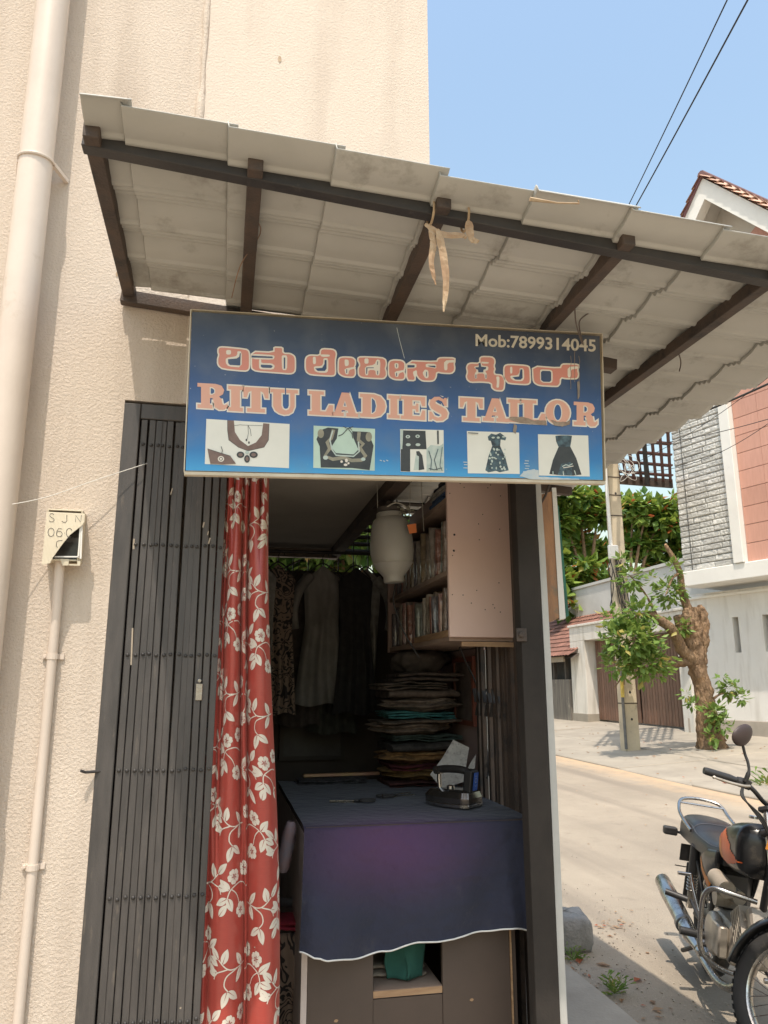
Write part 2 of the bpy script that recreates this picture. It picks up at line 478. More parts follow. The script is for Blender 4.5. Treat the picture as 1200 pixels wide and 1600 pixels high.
# drain pipe ------------------------------------------------------------------
dp = thing('drain_pipe', (-.61, 2.125, 0), 'thick cream drain pipe running up the plastered wall at the left edge', 'pipe')
b = MB(); b.tube([(-.598, 2.128, 0), (-.602, 2.126, 1.5), (-.609, 2.124, 3.1), (-.634, 2.124, 7)], .047, 24)
b.build('pipe', M_pipe, dp, smooth=40)
b = MB(); b.lathe([(.047, -.07), (.053, -.065), (.053, .065), (.047, .07)], (-.602, 2.126, 1.17), (0, 0, 1), 24)
b.build('coupler', M_pipe, dp, smooth=40)
for z, nm in ((2.93, 0), (1.02, 1)):
    b = MB(); b.tube([(-.607 + .049 * math.cos(a), 2.124 + .049 * math.sin(a), z + .006 * math.sin(a)) for a in [2 * math.pi * k / 28 for k in range(28)]], .0045, 6, closed=True)
    b.bar((-.56, 2.13, z), (-.535, 2.199, z - .004), .012, .012)
    b.bar((-.655, 2.13, z), (-.675, 2.199, z), .012, .012)
    b.build('clamp', M_pipe, dp, smooth=60)

# meter box with conduit ---------------------------------------------------------
M_box = mat('ivory_meter_plastic', (.66, .59, .45), (.58, .51, .38), 6, .45, .05, 80, dirt=(.42, .34, .24), dsc=9, dth=.62)
M_ink = mat('black_ink', (.03, .028, .026), None, 8, .7)
mb_ = thing('meter_box', (-.445, WY, 1.737), 'ivory electric meter box with broken ridged cover on the cream wall', 'meter box')
def mq(zx, zy, t):          # cover point (enlarged crop coordinates) at distance t from the wall
    p = onY(60 + zx / 6.667, 780 + zy / 6.667, WY - t); return p
b = MB()
x0, x1, z0, z1 = -.483, -.392, 1.742, 1.883
for (a0, a1, c0, c1) in ((x0, x0 + .004, z0, z1), (x1 - .004, x1, z0, z1), (x0 + .004, x1 - .004, z0, z0 + .004), (x0 + .004, x1 - .004, z1 - .004, z1)):
    b.bb(a0, a1, WY - .058, WY - .001, c0, c1)
b.build('case', M_box, mb_, bevel=.001)
b = MB(); b.bb(x0 + .005, x1 - .005, WY - .03, WY - .002, z0 + .005, z1 - .005)
b.build('meter_face', mat('dark_meter_face', (.06, .055, .05), (.03, .028, .026), 20, .25), mb_)
b = MB()
for q in (((430, 270), (445, 270), (425, 600), (410, 595)), ((170, 592), (425, 592), (425, 606), (165, 606)), ((445, 260), (462, 268), (448, 620), (430, 620))):
    b.prism(q, lambda x, y, t: mq(x, y, t), .058, .064)
b.build('rim', M_white, mb_)
b = MB(); b.prism([(225, 620), (320, 625), (312, 690), (250, 690)], lambda x, y, t: mq(x, y, t), .02, .06)
b.prism([(405, 640), (440, 640), (435, 692), (405, 692)], lambda x, y, t: mq(x, y, t), .02, .06)
b.prism([(320, 675), (405, 678), (405, 692), (320, 690)], lambda x, y, t: mq(x, y, t), .02, .06)
b.build('terminal_cover', M_box, mb_)
cov = [(85, 130), (485, 150), (478, 235), (460, 268), (330, 372), (250, 470), (150, 610), (120, 668), (35, 685), (48, 560), (62, 480)]
def mcov(x, y, t): return mq(x, y, t + .060 + .022 * (y - 130) / 550)
b = MB(); b.prism(cov, mcov, 0, .0025)
cvr = b.build('cover', M_box, mb_)
def inpoly(x, y, poly):
    c = False; n = len(poly)
    for i in range(n):
        xa, ya = poly[i]; xb, yb = poly[i - 1]
        if (ya > y) != (yb > y) and x < (xb - xa) * (y - ya) / (yb - ya) + xa: c = not c
    return c
b = MB()
for k in range(31):
    xr = 46 + k * 14.2
    ys = [y for y in range(132, 684, 6) if inpoly(xr - (y - 130) * .09 + 40, y, cov) and inpoly(xr - (y - 130) * .09 + 47, y, cov)]
    if len(ys) < 4: continue
    f = lambda y: xr - (y - 130) * .09 + 40
    ya, yb = ys[0], ys[-1]
    b.prism([(f(ya), ya), (f(ya) + 7, ya), (f(yb) + 7, yb), (f(yb), yb)], mcov, .0025, .0038)
b.build('ridges', M_box, cvr)
def stroke2(b, path, w, fn, t, mi=0):
    """flat ribbon along a 2D path"""
    n = len(path); L = []; Rr = []
    for i in range(n):
        x0, y0 = path[max(i - 1, 0)]; x1, y1 = path[min(i + 1, n - 1)]
        dx, dy = x1 - x0, y1 - y0; d = math.hypot(dx, dy) or 1
        ww = w[i] if isinstance(w, (list, tuple)) else w
        L.append((path[i][0] - dy / d * ww / 2, path[i][1] + dx / d * ww / 2)); Rr.append((path[i][0] + dy / d * ww / 2, path[i][1] - dx / d * ww / 2))
    vs = [fn(x, y, t) for x, y in L] + [fn(x, y, t) for x, y in Rr]
    b.add(vs, [(i, i + 1, n + i + 1, n + i) for i in range(n - 1)], mi)
def arc(cx, cy, rx, ry, a0, a1, n=14): return [(cx + rx * math.cos(R(lerp(a0, a1, i / n))), cy + ry * math.sin(R(lerp(a0, a1, i / n)))) for i in range(n + 1)]
chars = [[(162, 165), (150, 150), (125, 152), (118, 172), (135, 190), (158, 200), (165, 218), (150, 236), (125, 236), (112, 222)],
         [(296, 165), (296, 225), (285, 240), (258, 240), (245, 228)],
         [(385, 235), (388, 168), (440, 238), (448, 165)],
         arc(132, 345, 32, 44, 0, 360, 20), arc(218, 362, 30, 28, 0, 360, 18), [(246, 310), (210, 305), (192, 335), (190, 365)], [(268, 352), (276, 352)],
         arc(322, 350, 32, 46, 60, 330, 16), [(250, 430), (212, 432), (190, 445), (186, 490), (200, 502)]]
b = MB()
for c in chars: stroke2(b, c, 6, mcov, .0042)
b.build('painted_number', M_ink, cvr)
cx = -.443
b = MB(); b.tube([(cx, WY - .035, 1.75), (cx, WY - .03, 1.70), (cx - .001, WY - .016, 1.62), (cx, WY - .014, 1.2), (cx + .001, WY - .014, .2)], .0125, 14)
b.build('conduit_pipe', M_pipe, mb_, smooth=50)
for z in (1.49, .97):
    b = MB(); b.bb(cx - .027, cx + .027, WY - .006, WY - .001, z - .007, z + .007)
    b.lathe([(.0155, -.007), (.0155, .007)], (cx, WY - .014, z), (0, 0, 1), 14)
    b.lathe([(.005, 0), (.004, .004)], (cx - .021, WY - .006, z), (0, -1, 0), 8)
    b.build('saddle_clip', M_pipe, mb_)

# thread tied from wall to gate
b = MB(); b.tube(smooth_path([onY(-60, 800, 2.05), onY(60, 780, 2.13), onY(150, 750, 2.16), onY(230, 724, 2.19)], 6), .0011, 5)
tag(b.build('string', mat('white_thread', (.8, .78, .72), None, 5), smooth=180), 'thin white string stretched from left edge across to the black gate', 'string')
# hook by the gate
b = MB(); b.tube([(-.30, WY - .0, 1.195), (-.335, WY - .02, 1.195), (-.345, WY - .03, 1.20)], .004, 6)
tag(b.build('wall_hook', M_black), 'small dark iron hook in the wall beside the black gate', 'hook')

# ================================================================== COLLAPSIBLE GATE
gate = thing('collapsible_gate', (-.17, WY, .2), 'folded black collapsible gate of upright bars left of the red curtain', 'gate')
GY = WY + .012
b = MB(); b.bb(-.314, -.268, GY - .016, GY + .03, .2, 2.222)
b.build('frame_post', M_gate, gate, bevel=.002)
b = MB(); b.bb(-.2675, .888, GY - .012, GY + .05, 2.178, 2.224)
b.build('top_rail', M_gate, gate, bevel=.002)
b = MB()
b.prism([(-.0090, .011), (-.0090, -.0108), (-.0074, -.0125), (.0074, -.0125), (.0090, -.0108), (.0090, .011), (.0060, .011), (.0060, -.0095), (-.0060, -.0095), (-.0060, .011)], lambda x, y, t: V((x, y, t)), 0, 1)
bar_me = b.mesh('gate_bar', M_gate)
b = MB(); b.lathe([(.0052, 0), (.005, .002), (.0034, .0042), (.001, .0052)], (0, 0, 0), (0, -1, 0), 10)
riv_me = b.mesh('rivet', M_black, 60)
rows = [2.10, 1.803, 1.498, 1.194, .882, .592, .32]
for i in range(13):
    xt = -.2545 + i * .0192 + random.uniform(-.0012, .0012)
    tilt = random.uniform(-.0034, .0034) 
    dy = random.uniform(-.003, .003)
    br = inst('gate_bar', bar_me, gate, (xt - tilt * .6, GY + .004 + dy, .21), (1, 1, 1.965), (0, tilt, 0))
    ORG[br] = V((xt - tilt * .6, GY + .004 + dy, .21))
    for r_, z in enumerate(rows):
        rv = bpy.data.objects.new('rivet', riv_me); COL.objects.link(rv); rv.parent = br
        rv.location = (0, -.0125, (z + random.uniform(-.003, .003) + (i - 6) * .0004 * (z - 1.5) - .21) / 1.965); rv.scale = (1, 1, 1 / 1.965)
b = MB()
for z in (1.60, .9): b.bb(-.262, -.02, GY + .018, GY + .024, z - .3, z - .285)
b.build('lattice_strip', M_black, gate)
b = MB(); b.bb(-.068, -.050, GY - .016, GY - .009, 1.375, 1.42)
b.lathe([(.006, 0), (.005, .004)], (-.059, GY - .016, 1.428), (0, -1, 0), 10)
b.build('latch', M_chrome, gate, bevel=.001)
b = MB()
for (px, py, w, h) in ((318, 820, .004, .016), (327, 845, .004, .018), (325, 833, .003, .012), (268, 768, .003, .02), (398, 1480, .003, .003), (282, 1575, .004, .004)):
    p = onY(px, py, GY - .0105); b.box(p, (w, .0008, h), Matrix.Rotation(.2, 3, 'Y'))
for (px, py, w, h) in ((206, 1010, .004, .10), (209, 850, .005, .03)):
    p = onY(px, py, GY - .0105); b.box(p, (w, .0008, h), Matrix.Rotation(-.03, 3, 'Y'))
tag(b.build('paint_splash', mat('old_paint_splash', (.40, .33, .25), None, 9), gate), kind='stuff')

# ================================================================== AWNING
aw = thing('sheet_awning', (.6, 1.9, 2.43), 'weathered white tile-profile sheet awning on black iron beams', 'awning')
def aw_z(x): return 2.558 - .075 * (x + .32)          # underside line of the beams
FY = 1.52
b = MB(); b.bar((-.345, FY, aw_z(-.345)), (1.86, FY, aw_z(1.86)), .032, .032)
b.build('front_beam', M_black, aw, bevel=.002)
for x, ye in ((-.322, 2.20), (.022, 2.19), (.452, 2.19), (.915, 4.5), (1.335, 4.5)):
    b = MB(); z = aw_z(x) + .004
    b.bar((x, FY - .045, z), (x, ye, z), .034, .036)
    b.build('rafter', M_rust, aw, bevel=.002)
b = MB(); b.bar((-.345, 2.178, aw_z(-.345) - .012), (.55, 2.178, aw_z(.55) - .012), .03, .04)
b.build('wall_beam', M_rust, aw, bevel=.002)
b = MB(); b.bar((.64, 3.5, aw_z(.64) - .02), (1.72, 3.5, aw_z(1.72) - .02), .04, .04)
b.build('purlin', M_rust, aw, bevel=.002)
b = MB(); b.bar((.98, 2.02, aw_z(1.1) - .04), (1.165, 2.02, aw_z(1.2) - .052), .04, .036)
b.build('sign_bracket', M_rust, aw, bevel=.002)
# one course of the tile-profile sheet; corrugation runs along x, profile along y
def sheet_prof(y):
    P = .158; t = ((y - 1.408) / P) % 1.0
    if t < .52:
        u = t / .52; return .010 - .016 * u - .004 * math.sin(u * math.pi)
    u = (t - .52) / .48 * 3
    f = u - min(2, int(u))
    return -.006 + .016 * u / 3 - .0075 * math.sin(f * math.pi) ** .8
edges = [-.336, -.258, -.040, .190, .425, .650, .885, 1.125, 1.36, 1.58]
for ci, xa in enumerate(edges):
    xb = (edges[ci + 1] if ci + 1 < len(edges) else 1.74) + .022
    yb = (2.142 if xa < -.1 else 2.19) if xa < .40 else 4.55
    ya = 1.408 + (.012 if ci == 4 else 0) + random.uniform(-.006, .006)
    nyy = int((yb - ya) / .0032)
    warp = random.uniform(-.3, .3)
    def fn(u, v, xa=xa, xb=xb, ya=ya, yb=yb, ci=ci, warp=warp):
        lip = u < .001
        u = 0 if lip else .012 + .988 * (u * 9 - 1) / 8
        x = lerp(xa, xb, u); y = lerp(ya, yb, v)
        z = aw_z(x) + .024 + sheet_prof(y) * 1.3
        z += -.006 + .012 * (x - xa) / (xb - xa) + (.012 if lip and ci else 0)          # each course lifts over the next one; its own start is lipped up
        z += .002 * nz(x * 3, y * 2.2, ci * 1.7) + .002 * warp * math.sin(y * 5)
        if ci in (1, 2) and y < 2.0: z -= .012 * math.exp(-(((x - .42) / .12) ** 2 + ((y - 1.63) / .10) ** 2))
        return V((x, y, z))
    b = MB(); b.grid(fn, 9, nyy)
    o = b.build('sheet_course', M_sheet, aw, smooth=40, solid=.0022)
# wire ties under the awning
b = MB()
b.tube(smooth_path([(.03, 1.66, aw_z(.03) - .01), (.045, 1.75, aw_z(.0) + .005), (.0, 1.85, aw_z(0) - .03), (-.02, 1.93, aw_z(0) - .085)], 6), .0014, 5)
b.build('tie_wire', mat('rusty_wire', (.30, .17, .09), (.2, .12, .08), 20), aw)
b = MB()
b.tube(smooth_path([(.93, 1.80, aw_z(.93) + .02), (.95, 1.84, aw_z(.93) - .03), (.985, 1.88, aw_z(.93) - .07), (1.0, 1.9, 2.40)], 6), .0022, 5)
b.tube(smooth_path([(1.34, 1.95, aw_z(1.34) + .02), (1.36, 1.96, aw_z(1.34) - .03), (1.345, 1.95, aw_z(1.34) - .07)], 6), .002, 5)
b.tube(smooth_path([(1.0, 1.9, 2.40), (.985, 1.885, 2.46), (1.02, 1.87, 2.49)], 6), .0022, 5)
b.build('tie_wire', mat('dull_wire', (.16, .13, .11), (.1, .08, .07), 20), aw)

# dried leaf garland on the front beam
M_dry = mat('dry_leaf', (.50, .38, .24), (.33, .21, .12), 14, .75, .3, 60)
gar = thing('dried_leaf_garland', (.44, FY, 2.25), 'dried brown leaf strips tied to the awning front beam', 'garland')
def strip(pts, w, nm='leaf_strip'):
    b = MB(); pts = smooth_path(pts, 7); n = len(pts); vs = []
    for i, p in enumerate(pts):
        t = i / (n - 1); ww = w * min(1, .45 + t * 4) * (1 - .85 * max(0, t - .55) ** 1.5 / .3) * (1 + .22 * nz(i * .7, w * 50))
        tg = (pts[min(i + 1, n - 1)] - pts[max(i - 1, 0)]).normalized()
        d = tg.cross(V((0, 1, 0))).normalized() * max(.0015, ww) / 2
        d.y = .4 * d.length * nz(i * .3, w * 77)
        vs += [p - d + V((0, .003 * nz(i * .5, 1, w * 9), 0)), p + V((0, -.002 + .003 * nz(i * .6, 5, w * 9), 0)), p + d + V((0, .003 * nz(i * .55, 9, w * 9), 0))]
    b.add(vs, [(i * 3 + k, i * 3 + k + 1, i * 3 + k + 4, i * 3 + k + 3) for i in range(n - 1) for k in range(2)])
    return b.build(nm, M_dry, gar)
gz = aw_z(.45)
P = lambda px, py, y=1.48: onY(px, py, y)
strip([P(672, 352), P(677, 380), P(674, 410), P(681, 446)], .0145)
strip([P(684, 358, 1.475), P(692, 395, 1.475), P(697, 440, 1.475), P(693, 488, 1.475)], .0175)
strip([P(664, 350), P(690, 366), P(722, 368), P(727, 374)], .016)
strip([P(733, 345), P(734, 362), P(738, 380)], .019)
strip([P(734, 372), P(742, 376), P(749, 376)], .015)
for tx in (.432, .516):
    b = MB(); b.tube([(tx, FY + .03 * math.cos(a), aw_z(tx) + .03 * math.sin(a)) for a in [k * math.pi / 6 for k in range(12)]], .003, 5, closed=True)
    b.build('tie', M_dry, gar)
# stray dry leaf on the front edge of the sheet
b = MB()
b.tube([onY(828, 311, 1.385), onY(870, 317, 1.385), onY(905, 318, 1.38), onY(903, 313, 1.38)], [.005, .002, .002, .002], 5)
tag(b.build('stray_twig', M_dry), 'thin dry twig lying on the awning front edge', 'twig')

# ================================================================== SIGN BOARD
SY = 1.90
sg = thing('shop_sign', (.47, SY, 1.95), 'long blue tailor sign board with pink lettering under the awning', 'sign')
def board_mat():
    m, nt, b = newmat('blue_sign_print'); L = nt.links.new
    pos = N(nt, 'ShaderNodeNewGeometry').outputs['Position']
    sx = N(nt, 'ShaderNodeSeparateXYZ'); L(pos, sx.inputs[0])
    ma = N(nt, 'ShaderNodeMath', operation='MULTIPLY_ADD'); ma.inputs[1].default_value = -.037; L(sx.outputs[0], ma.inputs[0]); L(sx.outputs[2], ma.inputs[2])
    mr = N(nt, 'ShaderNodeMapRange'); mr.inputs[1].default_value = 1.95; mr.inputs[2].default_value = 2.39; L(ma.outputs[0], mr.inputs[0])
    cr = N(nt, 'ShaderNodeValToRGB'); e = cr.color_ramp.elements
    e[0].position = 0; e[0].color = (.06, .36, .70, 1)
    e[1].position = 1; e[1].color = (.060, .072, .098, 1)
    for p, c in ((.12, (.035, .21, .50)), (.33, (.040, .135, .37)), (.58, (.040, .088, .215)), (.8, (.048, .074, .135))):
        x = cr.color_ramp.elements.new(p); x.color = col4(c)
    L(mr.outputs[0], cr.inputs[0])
    n = N(nt, 'ShaderNodeTexNoise'); n.inputs['Scale'].default_value = 9; n.inputs['Detail'].default_value = 8; L(pos, n.inputs['Vector'])
    r = N(nt, 'ShaderNodeMapRange'); r.inputs[1].default_value = .45; r.inputs[2].default_value = .8; r.inputs[4].default_value = .4; L(n.outputs[0], r.inputs[0])
    mx = N(nt, 'ShaderNodeMix', data_type='RGBA'); L(r.outputs[0], mx.inputs[0]); L(cr.outputs[0], mx.inputs[6]); mx.inputs[7].default_value = (.20, .22, .24, 1)
    vo = N(nt, 'ShaderNodeTexNoise'); vo.inputs['Scale'].default_value = 130; vo.inputs['Detail'].default_value = 2; L(pos, vo.inputs['Vector'])
    r2 = N(nt, 'ShaderNodeMapRange'); r2.inputs[1].default_value = .73; r2.inputs[2].default_value = .77; L(vo.outputs[0], r2.inputs[0])
    m2 = N(nt, 'ShaderNodeMix', data_type='RGBA'); L(r2.outputs[0], m2.inputs[0]); L(mx.outputs[2], m2.inputs[6]); m2.inputs[7].default_value = (.5, .5, .48, 1)
    L(m2.outputs[2], b.inputs['Base Color']); b.inputs['Roughness'].default_value = .42
    return m
M_board = board_mat()
M_edge = mat('cream_sign_edge', (.66, .60, .48), (.55, .48, .36), 12, .7, .3, 60, dirt=(.4, .25, .13), dsc=14, dth=.6)
M_let = mat('pink_letter_vinyl', (.70, .28, .22), (.66, .32, .25), 6, .5)
M_let2 = mat('peach_letter_vinyl', (.78, .43, .32), (.74, .40, .30), 6, .5, dirt=(.45, .25, .17), dsc=18, dth=.68)
M_letw = mat('white_letter_outline', (.84, .78, .68), (.78, .71, .62), 6, .5)
def S(px, py, t=0.0): return onY(px, py, SY - t)
cn = [(300, 487), (937, 525), (942, 750), (290, 735)]
front = [S(*c) for c in cn]
back = [p + V((0, .03, 0)) for p in front]
b = MB(); b.add([*front, *back], [(0, 3, 2, 1)], 0)
b.add([*front, *back], [(0, 1, 5, 4), (1, 2, 6, 5), (2, 3, 7, 6), (3, 0, 4, 7), (4, 5, 6, 7)], 1)
b.build('board', [M_board, M_edge], sg)
b = MB()
fr = [(298.5, 485.5), (938.8, 523.3), (944, 753), (288, 738)]
for i in range(4):
    (xa, ya), (xb, yb) = fr[i], fr[(i + 1) % 4]
    w = (.0014, .003, .009, .003)[i]
    pa = onY(xa, ya, SY + .0105); pb = onY(xb, yb, SY + .0105)
    if i == 2: pa.z -= .004; pb.z -= .004
    b.bar(pa, pb, .018, w if i in (0, 2) else w, (0, 0, 1) if i in (0, 2) else (1, 0, 0))
b.build('frame', M_edge, sg, bevel=.001)

def offset_poly(poly, d):
    """inset (d>0 shrinks) a polygon given in px, any winding"""
    A = sum(poly[i - 1][0] * poly[i][1] - poly[i][0] * poly[i - 1][1] for i in range(len(poly)))
    sgn = 1 if A > 0 else -1
    out = []; n = len(poly)
    for i in range(n):
        p0 = V(poly[i - 1]); p1 = V(poly[i]); p2 = V(poly[(i + 1) % n])
        e1 = (p1 - p0).normalized(); e2 = (p2 - p1).normalized()
        n1 = V((-e1.y, e1.x)) * sgn; n2 = V((-e2.y, e2.x)) * sgn
        k = max(.45, 1 + n1.dot(n2))
        q = p1 + (n1 + n2) * (d / k); out.append((q.x, q.y))
    return out
def round_poly(poly, it=1):
    for _ in range(it):
        o = []
        for i in range(len(poly)):
            a = V(poly[i]); c = V(poly[(i + 1) % len(poly)])
            o.append(tuple(a.lerp(c, .2))); o.append(tuple(a.lerp(c, .8)))
        poly = o
    return poly
def spoly(b, poly, t, mi=0):
    vs = [V((x, y, 0)) for x, y in poly]
    from mathutils.geometry import tessellate_polygon
    tris = tessellate_polygon([vs])
    pts = [S(x, y, t) for x, y in poly]
    fs = []
    for tr in tris:
        a, c, d = (V(poly[k]) for k in tr)
        cr = (c - a).x * (d - a).y - (c - a).y * (d - a).x
        fs.append(tuple(tr) if cr < 0 else (tr[0], tr[2], tr[1]))
    fs = [(f[0], f[2], f[1]) for f in fs]
    b.add(pts, fs, mi)
T1, T2, T3, T4 = .0006, .0010, .0014, .0018
def kannada(org, outer, whites, darks):
    f = lambda P: [(org[0] + x / 8.571, org[1] + y / 8.571) for x, y in P]
    o = round_poly(f(outer))
    b = MB(); spoly(b, offset_poly(o, 2.3), T2)
    for_w = MB(); spoly(for_w, o, T1)
    for w in whites: spoly(for_w, round_poly(f(w)), T3)
    L = b.build('letter', M_let, sg)
    for_w.build('letter_outline', M_letw, L)
    if darks:
        for q in darks:
            d = MB(); spoly(d, f(q), T4); d.build('letter_counter', M_board, L)
o1, o2, o3, o4, o5 = (330, 530), (465, 535), (590, 540), (720, 545), (800, 550)
kannada(o1, [(80, 130), (100, 100), (150, 90), (470, 122), (510, 150), (525, 200), (525, 380), (500, 425), (450, 440), (150, 410), (95, 370), (75, 330), (75, 260), (92, 210), (80, 180)],
        [[(200, 145), (265, 145), (265, 205), (200, 205)], [(195, 250), (330, 230), (350, 200), (350, 160), (410, 165), (408, 380), (230, 365), (195, 320)]],
        [[(225, 268), (340, 258), (375, 235), (385, 185), (395, 185), (390, 352), (250, 345), (228, 320)]])
kannada(o1, [(527, 150), (830, 165), (830, 95), (970, 100), (970, 180), (1060, 180), (1120, 215), (1138, 260), (1138, 420), (1110, 460), (1060, 475), (930, 465), (600, 440), (545, 410), (528, 380)],
        [[(530, 195), (840, 212), (850, 245), (830, 275), (530, 265)], [(640, 270), (670, 270), (670, 320), (810, 322), (855, 355), (830, 408), (670, 405), (640, 385)], [(945, 215), (1010, 215), (1020, 250), (1015, 415), (950, 412), (945, 300)]],
        [[(540, 218), (820, 232), (825, 255), (540, 245)], [(665, 340), (800, 345), (825, 362), (805, 385), (690, 382), (665, 370)], [(972, 245), (992, 245), (990, 395), (972, 395)]])
kannada(o2, [(92, 230), (110, 185), (160, 158), (290, 165), (295, 105), (330, 72), (470, 80), (515, 105), (530, 150), (525, 190), (515, 240), (520, 420), (495, 455), (440, 462), (170, 445), (115, 410), (92, 360)],
        [[(205, 190), (245, 195), (245, 290), (205, 290)], [(295, 160), (430, 163), (430, 190), (325, 195)], [(215, 320), (320, 318), (345, 275), (345, 210), (410, 210), (410, 380), (385, 408), (270, 405), (225, 380)]],
        [[(235, 348), (330, 340), (360, 290), (362, 235), (388, 238), (388, 350), (365, 382), (270, 382)]])
kannada(o2, [(535, 230), (560, 195), (620, 183), (740, 190), (785, 230), (785, 300), (770, 330), (785, 370), (785, 430), (760, 470), (720, 478), (620, 470), (560, 440), (532, 400)],
        [[(630, 225), (685, 235), (685, 310), (640, 320), (630, 290)], [(625, 350), (780, 325), (780, 348), (690, 368), (680, 430), (640, 425)]],
        [[(652, 360), (663, 360), (663, 410), (652, 410)]])
kannada(o2, [(795, 240), (800, 200), (840, 180), (1130, 192), (1185, 220), (1200, 270), (1195, 320), (1185, 350), (1200, 390), (1200, 450), (1160, 498), (1010, 492), (850, 480), (805, 440), (800, 350), (825, 300)],
        [[(895, 215), (950, 215), (950, 285), (895, 285)], [(900, 320), (1030, 300), (1060, 225), (1110, 240), (1100, 440), (1050, 440), (1040, 370), (950, 370), (945, 440), (905, 440)]],
        [[(920, 335), (1020, 335), (1020, 345), (935, 345), (930, 420), (918, 420)], [(1068, 255), (1078, 255), (1075, 300), (1066, 300)], [(1066, 380), (1078, 380), (1078, 430), (1068, 430)]])
kannada(o3, [(135, 240), (160, 195), (220, 180), (330, 188), (375, 225), (378, 300), (360, 345), (378, 380), (375, 440), (340, 470), (220, 465), (155, 430), (135, 380)],
        [[(225, 235), (280, 235), (280, 300), (245, 310), (228, 290)], [(225, 345), (370, 325), (370, 347), (290, 368), (275, 420), (240, 420)]],
        [[(248, 250), (258, 250), (258, 290), (248, 290)], [(248, 365), (260, 365), (260, 410), (248, 410)]])
kannada(o3, [(378, 190), (785, 205), (800, 170), (840, 150), (1045, 155), (1045, 220), (1035, 240), (1045, 300), (1035, 350), (990, 385), (870, 380), (800, 365), (795, 420), (770, 470), (720, 488), (600, 485), (545, 450), (515, 400), (510, 480), (378, 475)],
        [[(385, 235), (520, 240), (520, 300), (385, 310)], [(645, 240), (785, 245), (785, 310), (700, 290), (645, 290)], [(630, 320), (680, 330), (685, 430), (640, 440), (600, 370)], [(890, 200), (1040, 188), (1040, 225), (935, 230), (935, 330), (890, 330)], [(470, 350), (525, 325), (530, 400), (490, 430)]],
        [[(400, 260), (495, 262), (495, 292), (400, 295)], [(670, 268), (775, 270), (775, 295), (700, 282)], [(650, 350), (660, 350), (662, 410), (650, 415)]])
kannada(o4, [(65, 250), (85, 200), (130, 180), (245, 185), (245, 120), (280, 92), (420, 97), (460, 130), (470, 180), (455, 230), (470, 270), (455, 310), (465, 335), (545, 340), (585, 380), (600, 440), (590, 540), (560, 575), (460, 570), (405, 530), (400, 465), (270, 455), (130, 460), (80, 425), (62, 370), (80, 310)],
        [[(170, 240), (240, 225), (245, 185), (280, 190), (285, 225), (370, 235), (365, 285), (325, 300), (350, 335), (350, 405), (322, 405), (315, 330), (215, 330), (218, 400), (187, 400), (185, 335), (215, 290)], [(262, 172), (375, 178), (372, 198), (290, 200)], [(470, 370), (520, 370), (515, 470), (510, 520), (475, 520), (485, 440)]],
        [[(195, 248), (240, 245), (240, 190), (265, 190), (275, 240), (340, 245), (335, 272), (305, 280), (300, 315), (235, 315), (230, 280), (200, 270)], [(197, 345), (208, 345), (208, 395), (197, 395)], [(332, 345), (343, 345), (343, 395), (332, 395)]])
kannada(o4, [(565, 260), (582, 215), (640, 198), (880, 212), (935, 240), (945, 450), (910, 485), (850, 490), (640, 475), (600, 440), (568, 380)],
        [[(660, 240), (690, 240), (690, 330), (660, 330)], [(660, 360), (760, 355), (790, 310), (785, 260), (845, 262), (850, 400), (820, 435), (720, 430), (670, 400)]],
        [[(690, 380), (780, 370), (800, 275), (825, 275), (828, 390), (800, 415), (730, 412)]])
kannada(o5, [(262, 175), (640, 205), (655, 165), (690, 148), (905, 155), (905, 215), (890, 240), (905, 300), (890, 350), (860, 370), (720, 368), (660, 355), (655, 430), (620, 468), (580, 472), (360, 460), (295, 425), (272, 380)],
        [[(375, 240), (400, 232), (520, 238), (545, 265), (545, 390), (520, 415), (410, 412), (375, 380)], [(745, 200), (890, 188), (890, 222), (785, 235), (785, 340), (745, 340)]],
        [[(388, 270), (408, 252), (510, 255), (525, 275), (525, 380), (505, 400), (420, 398), (390, 375)]])

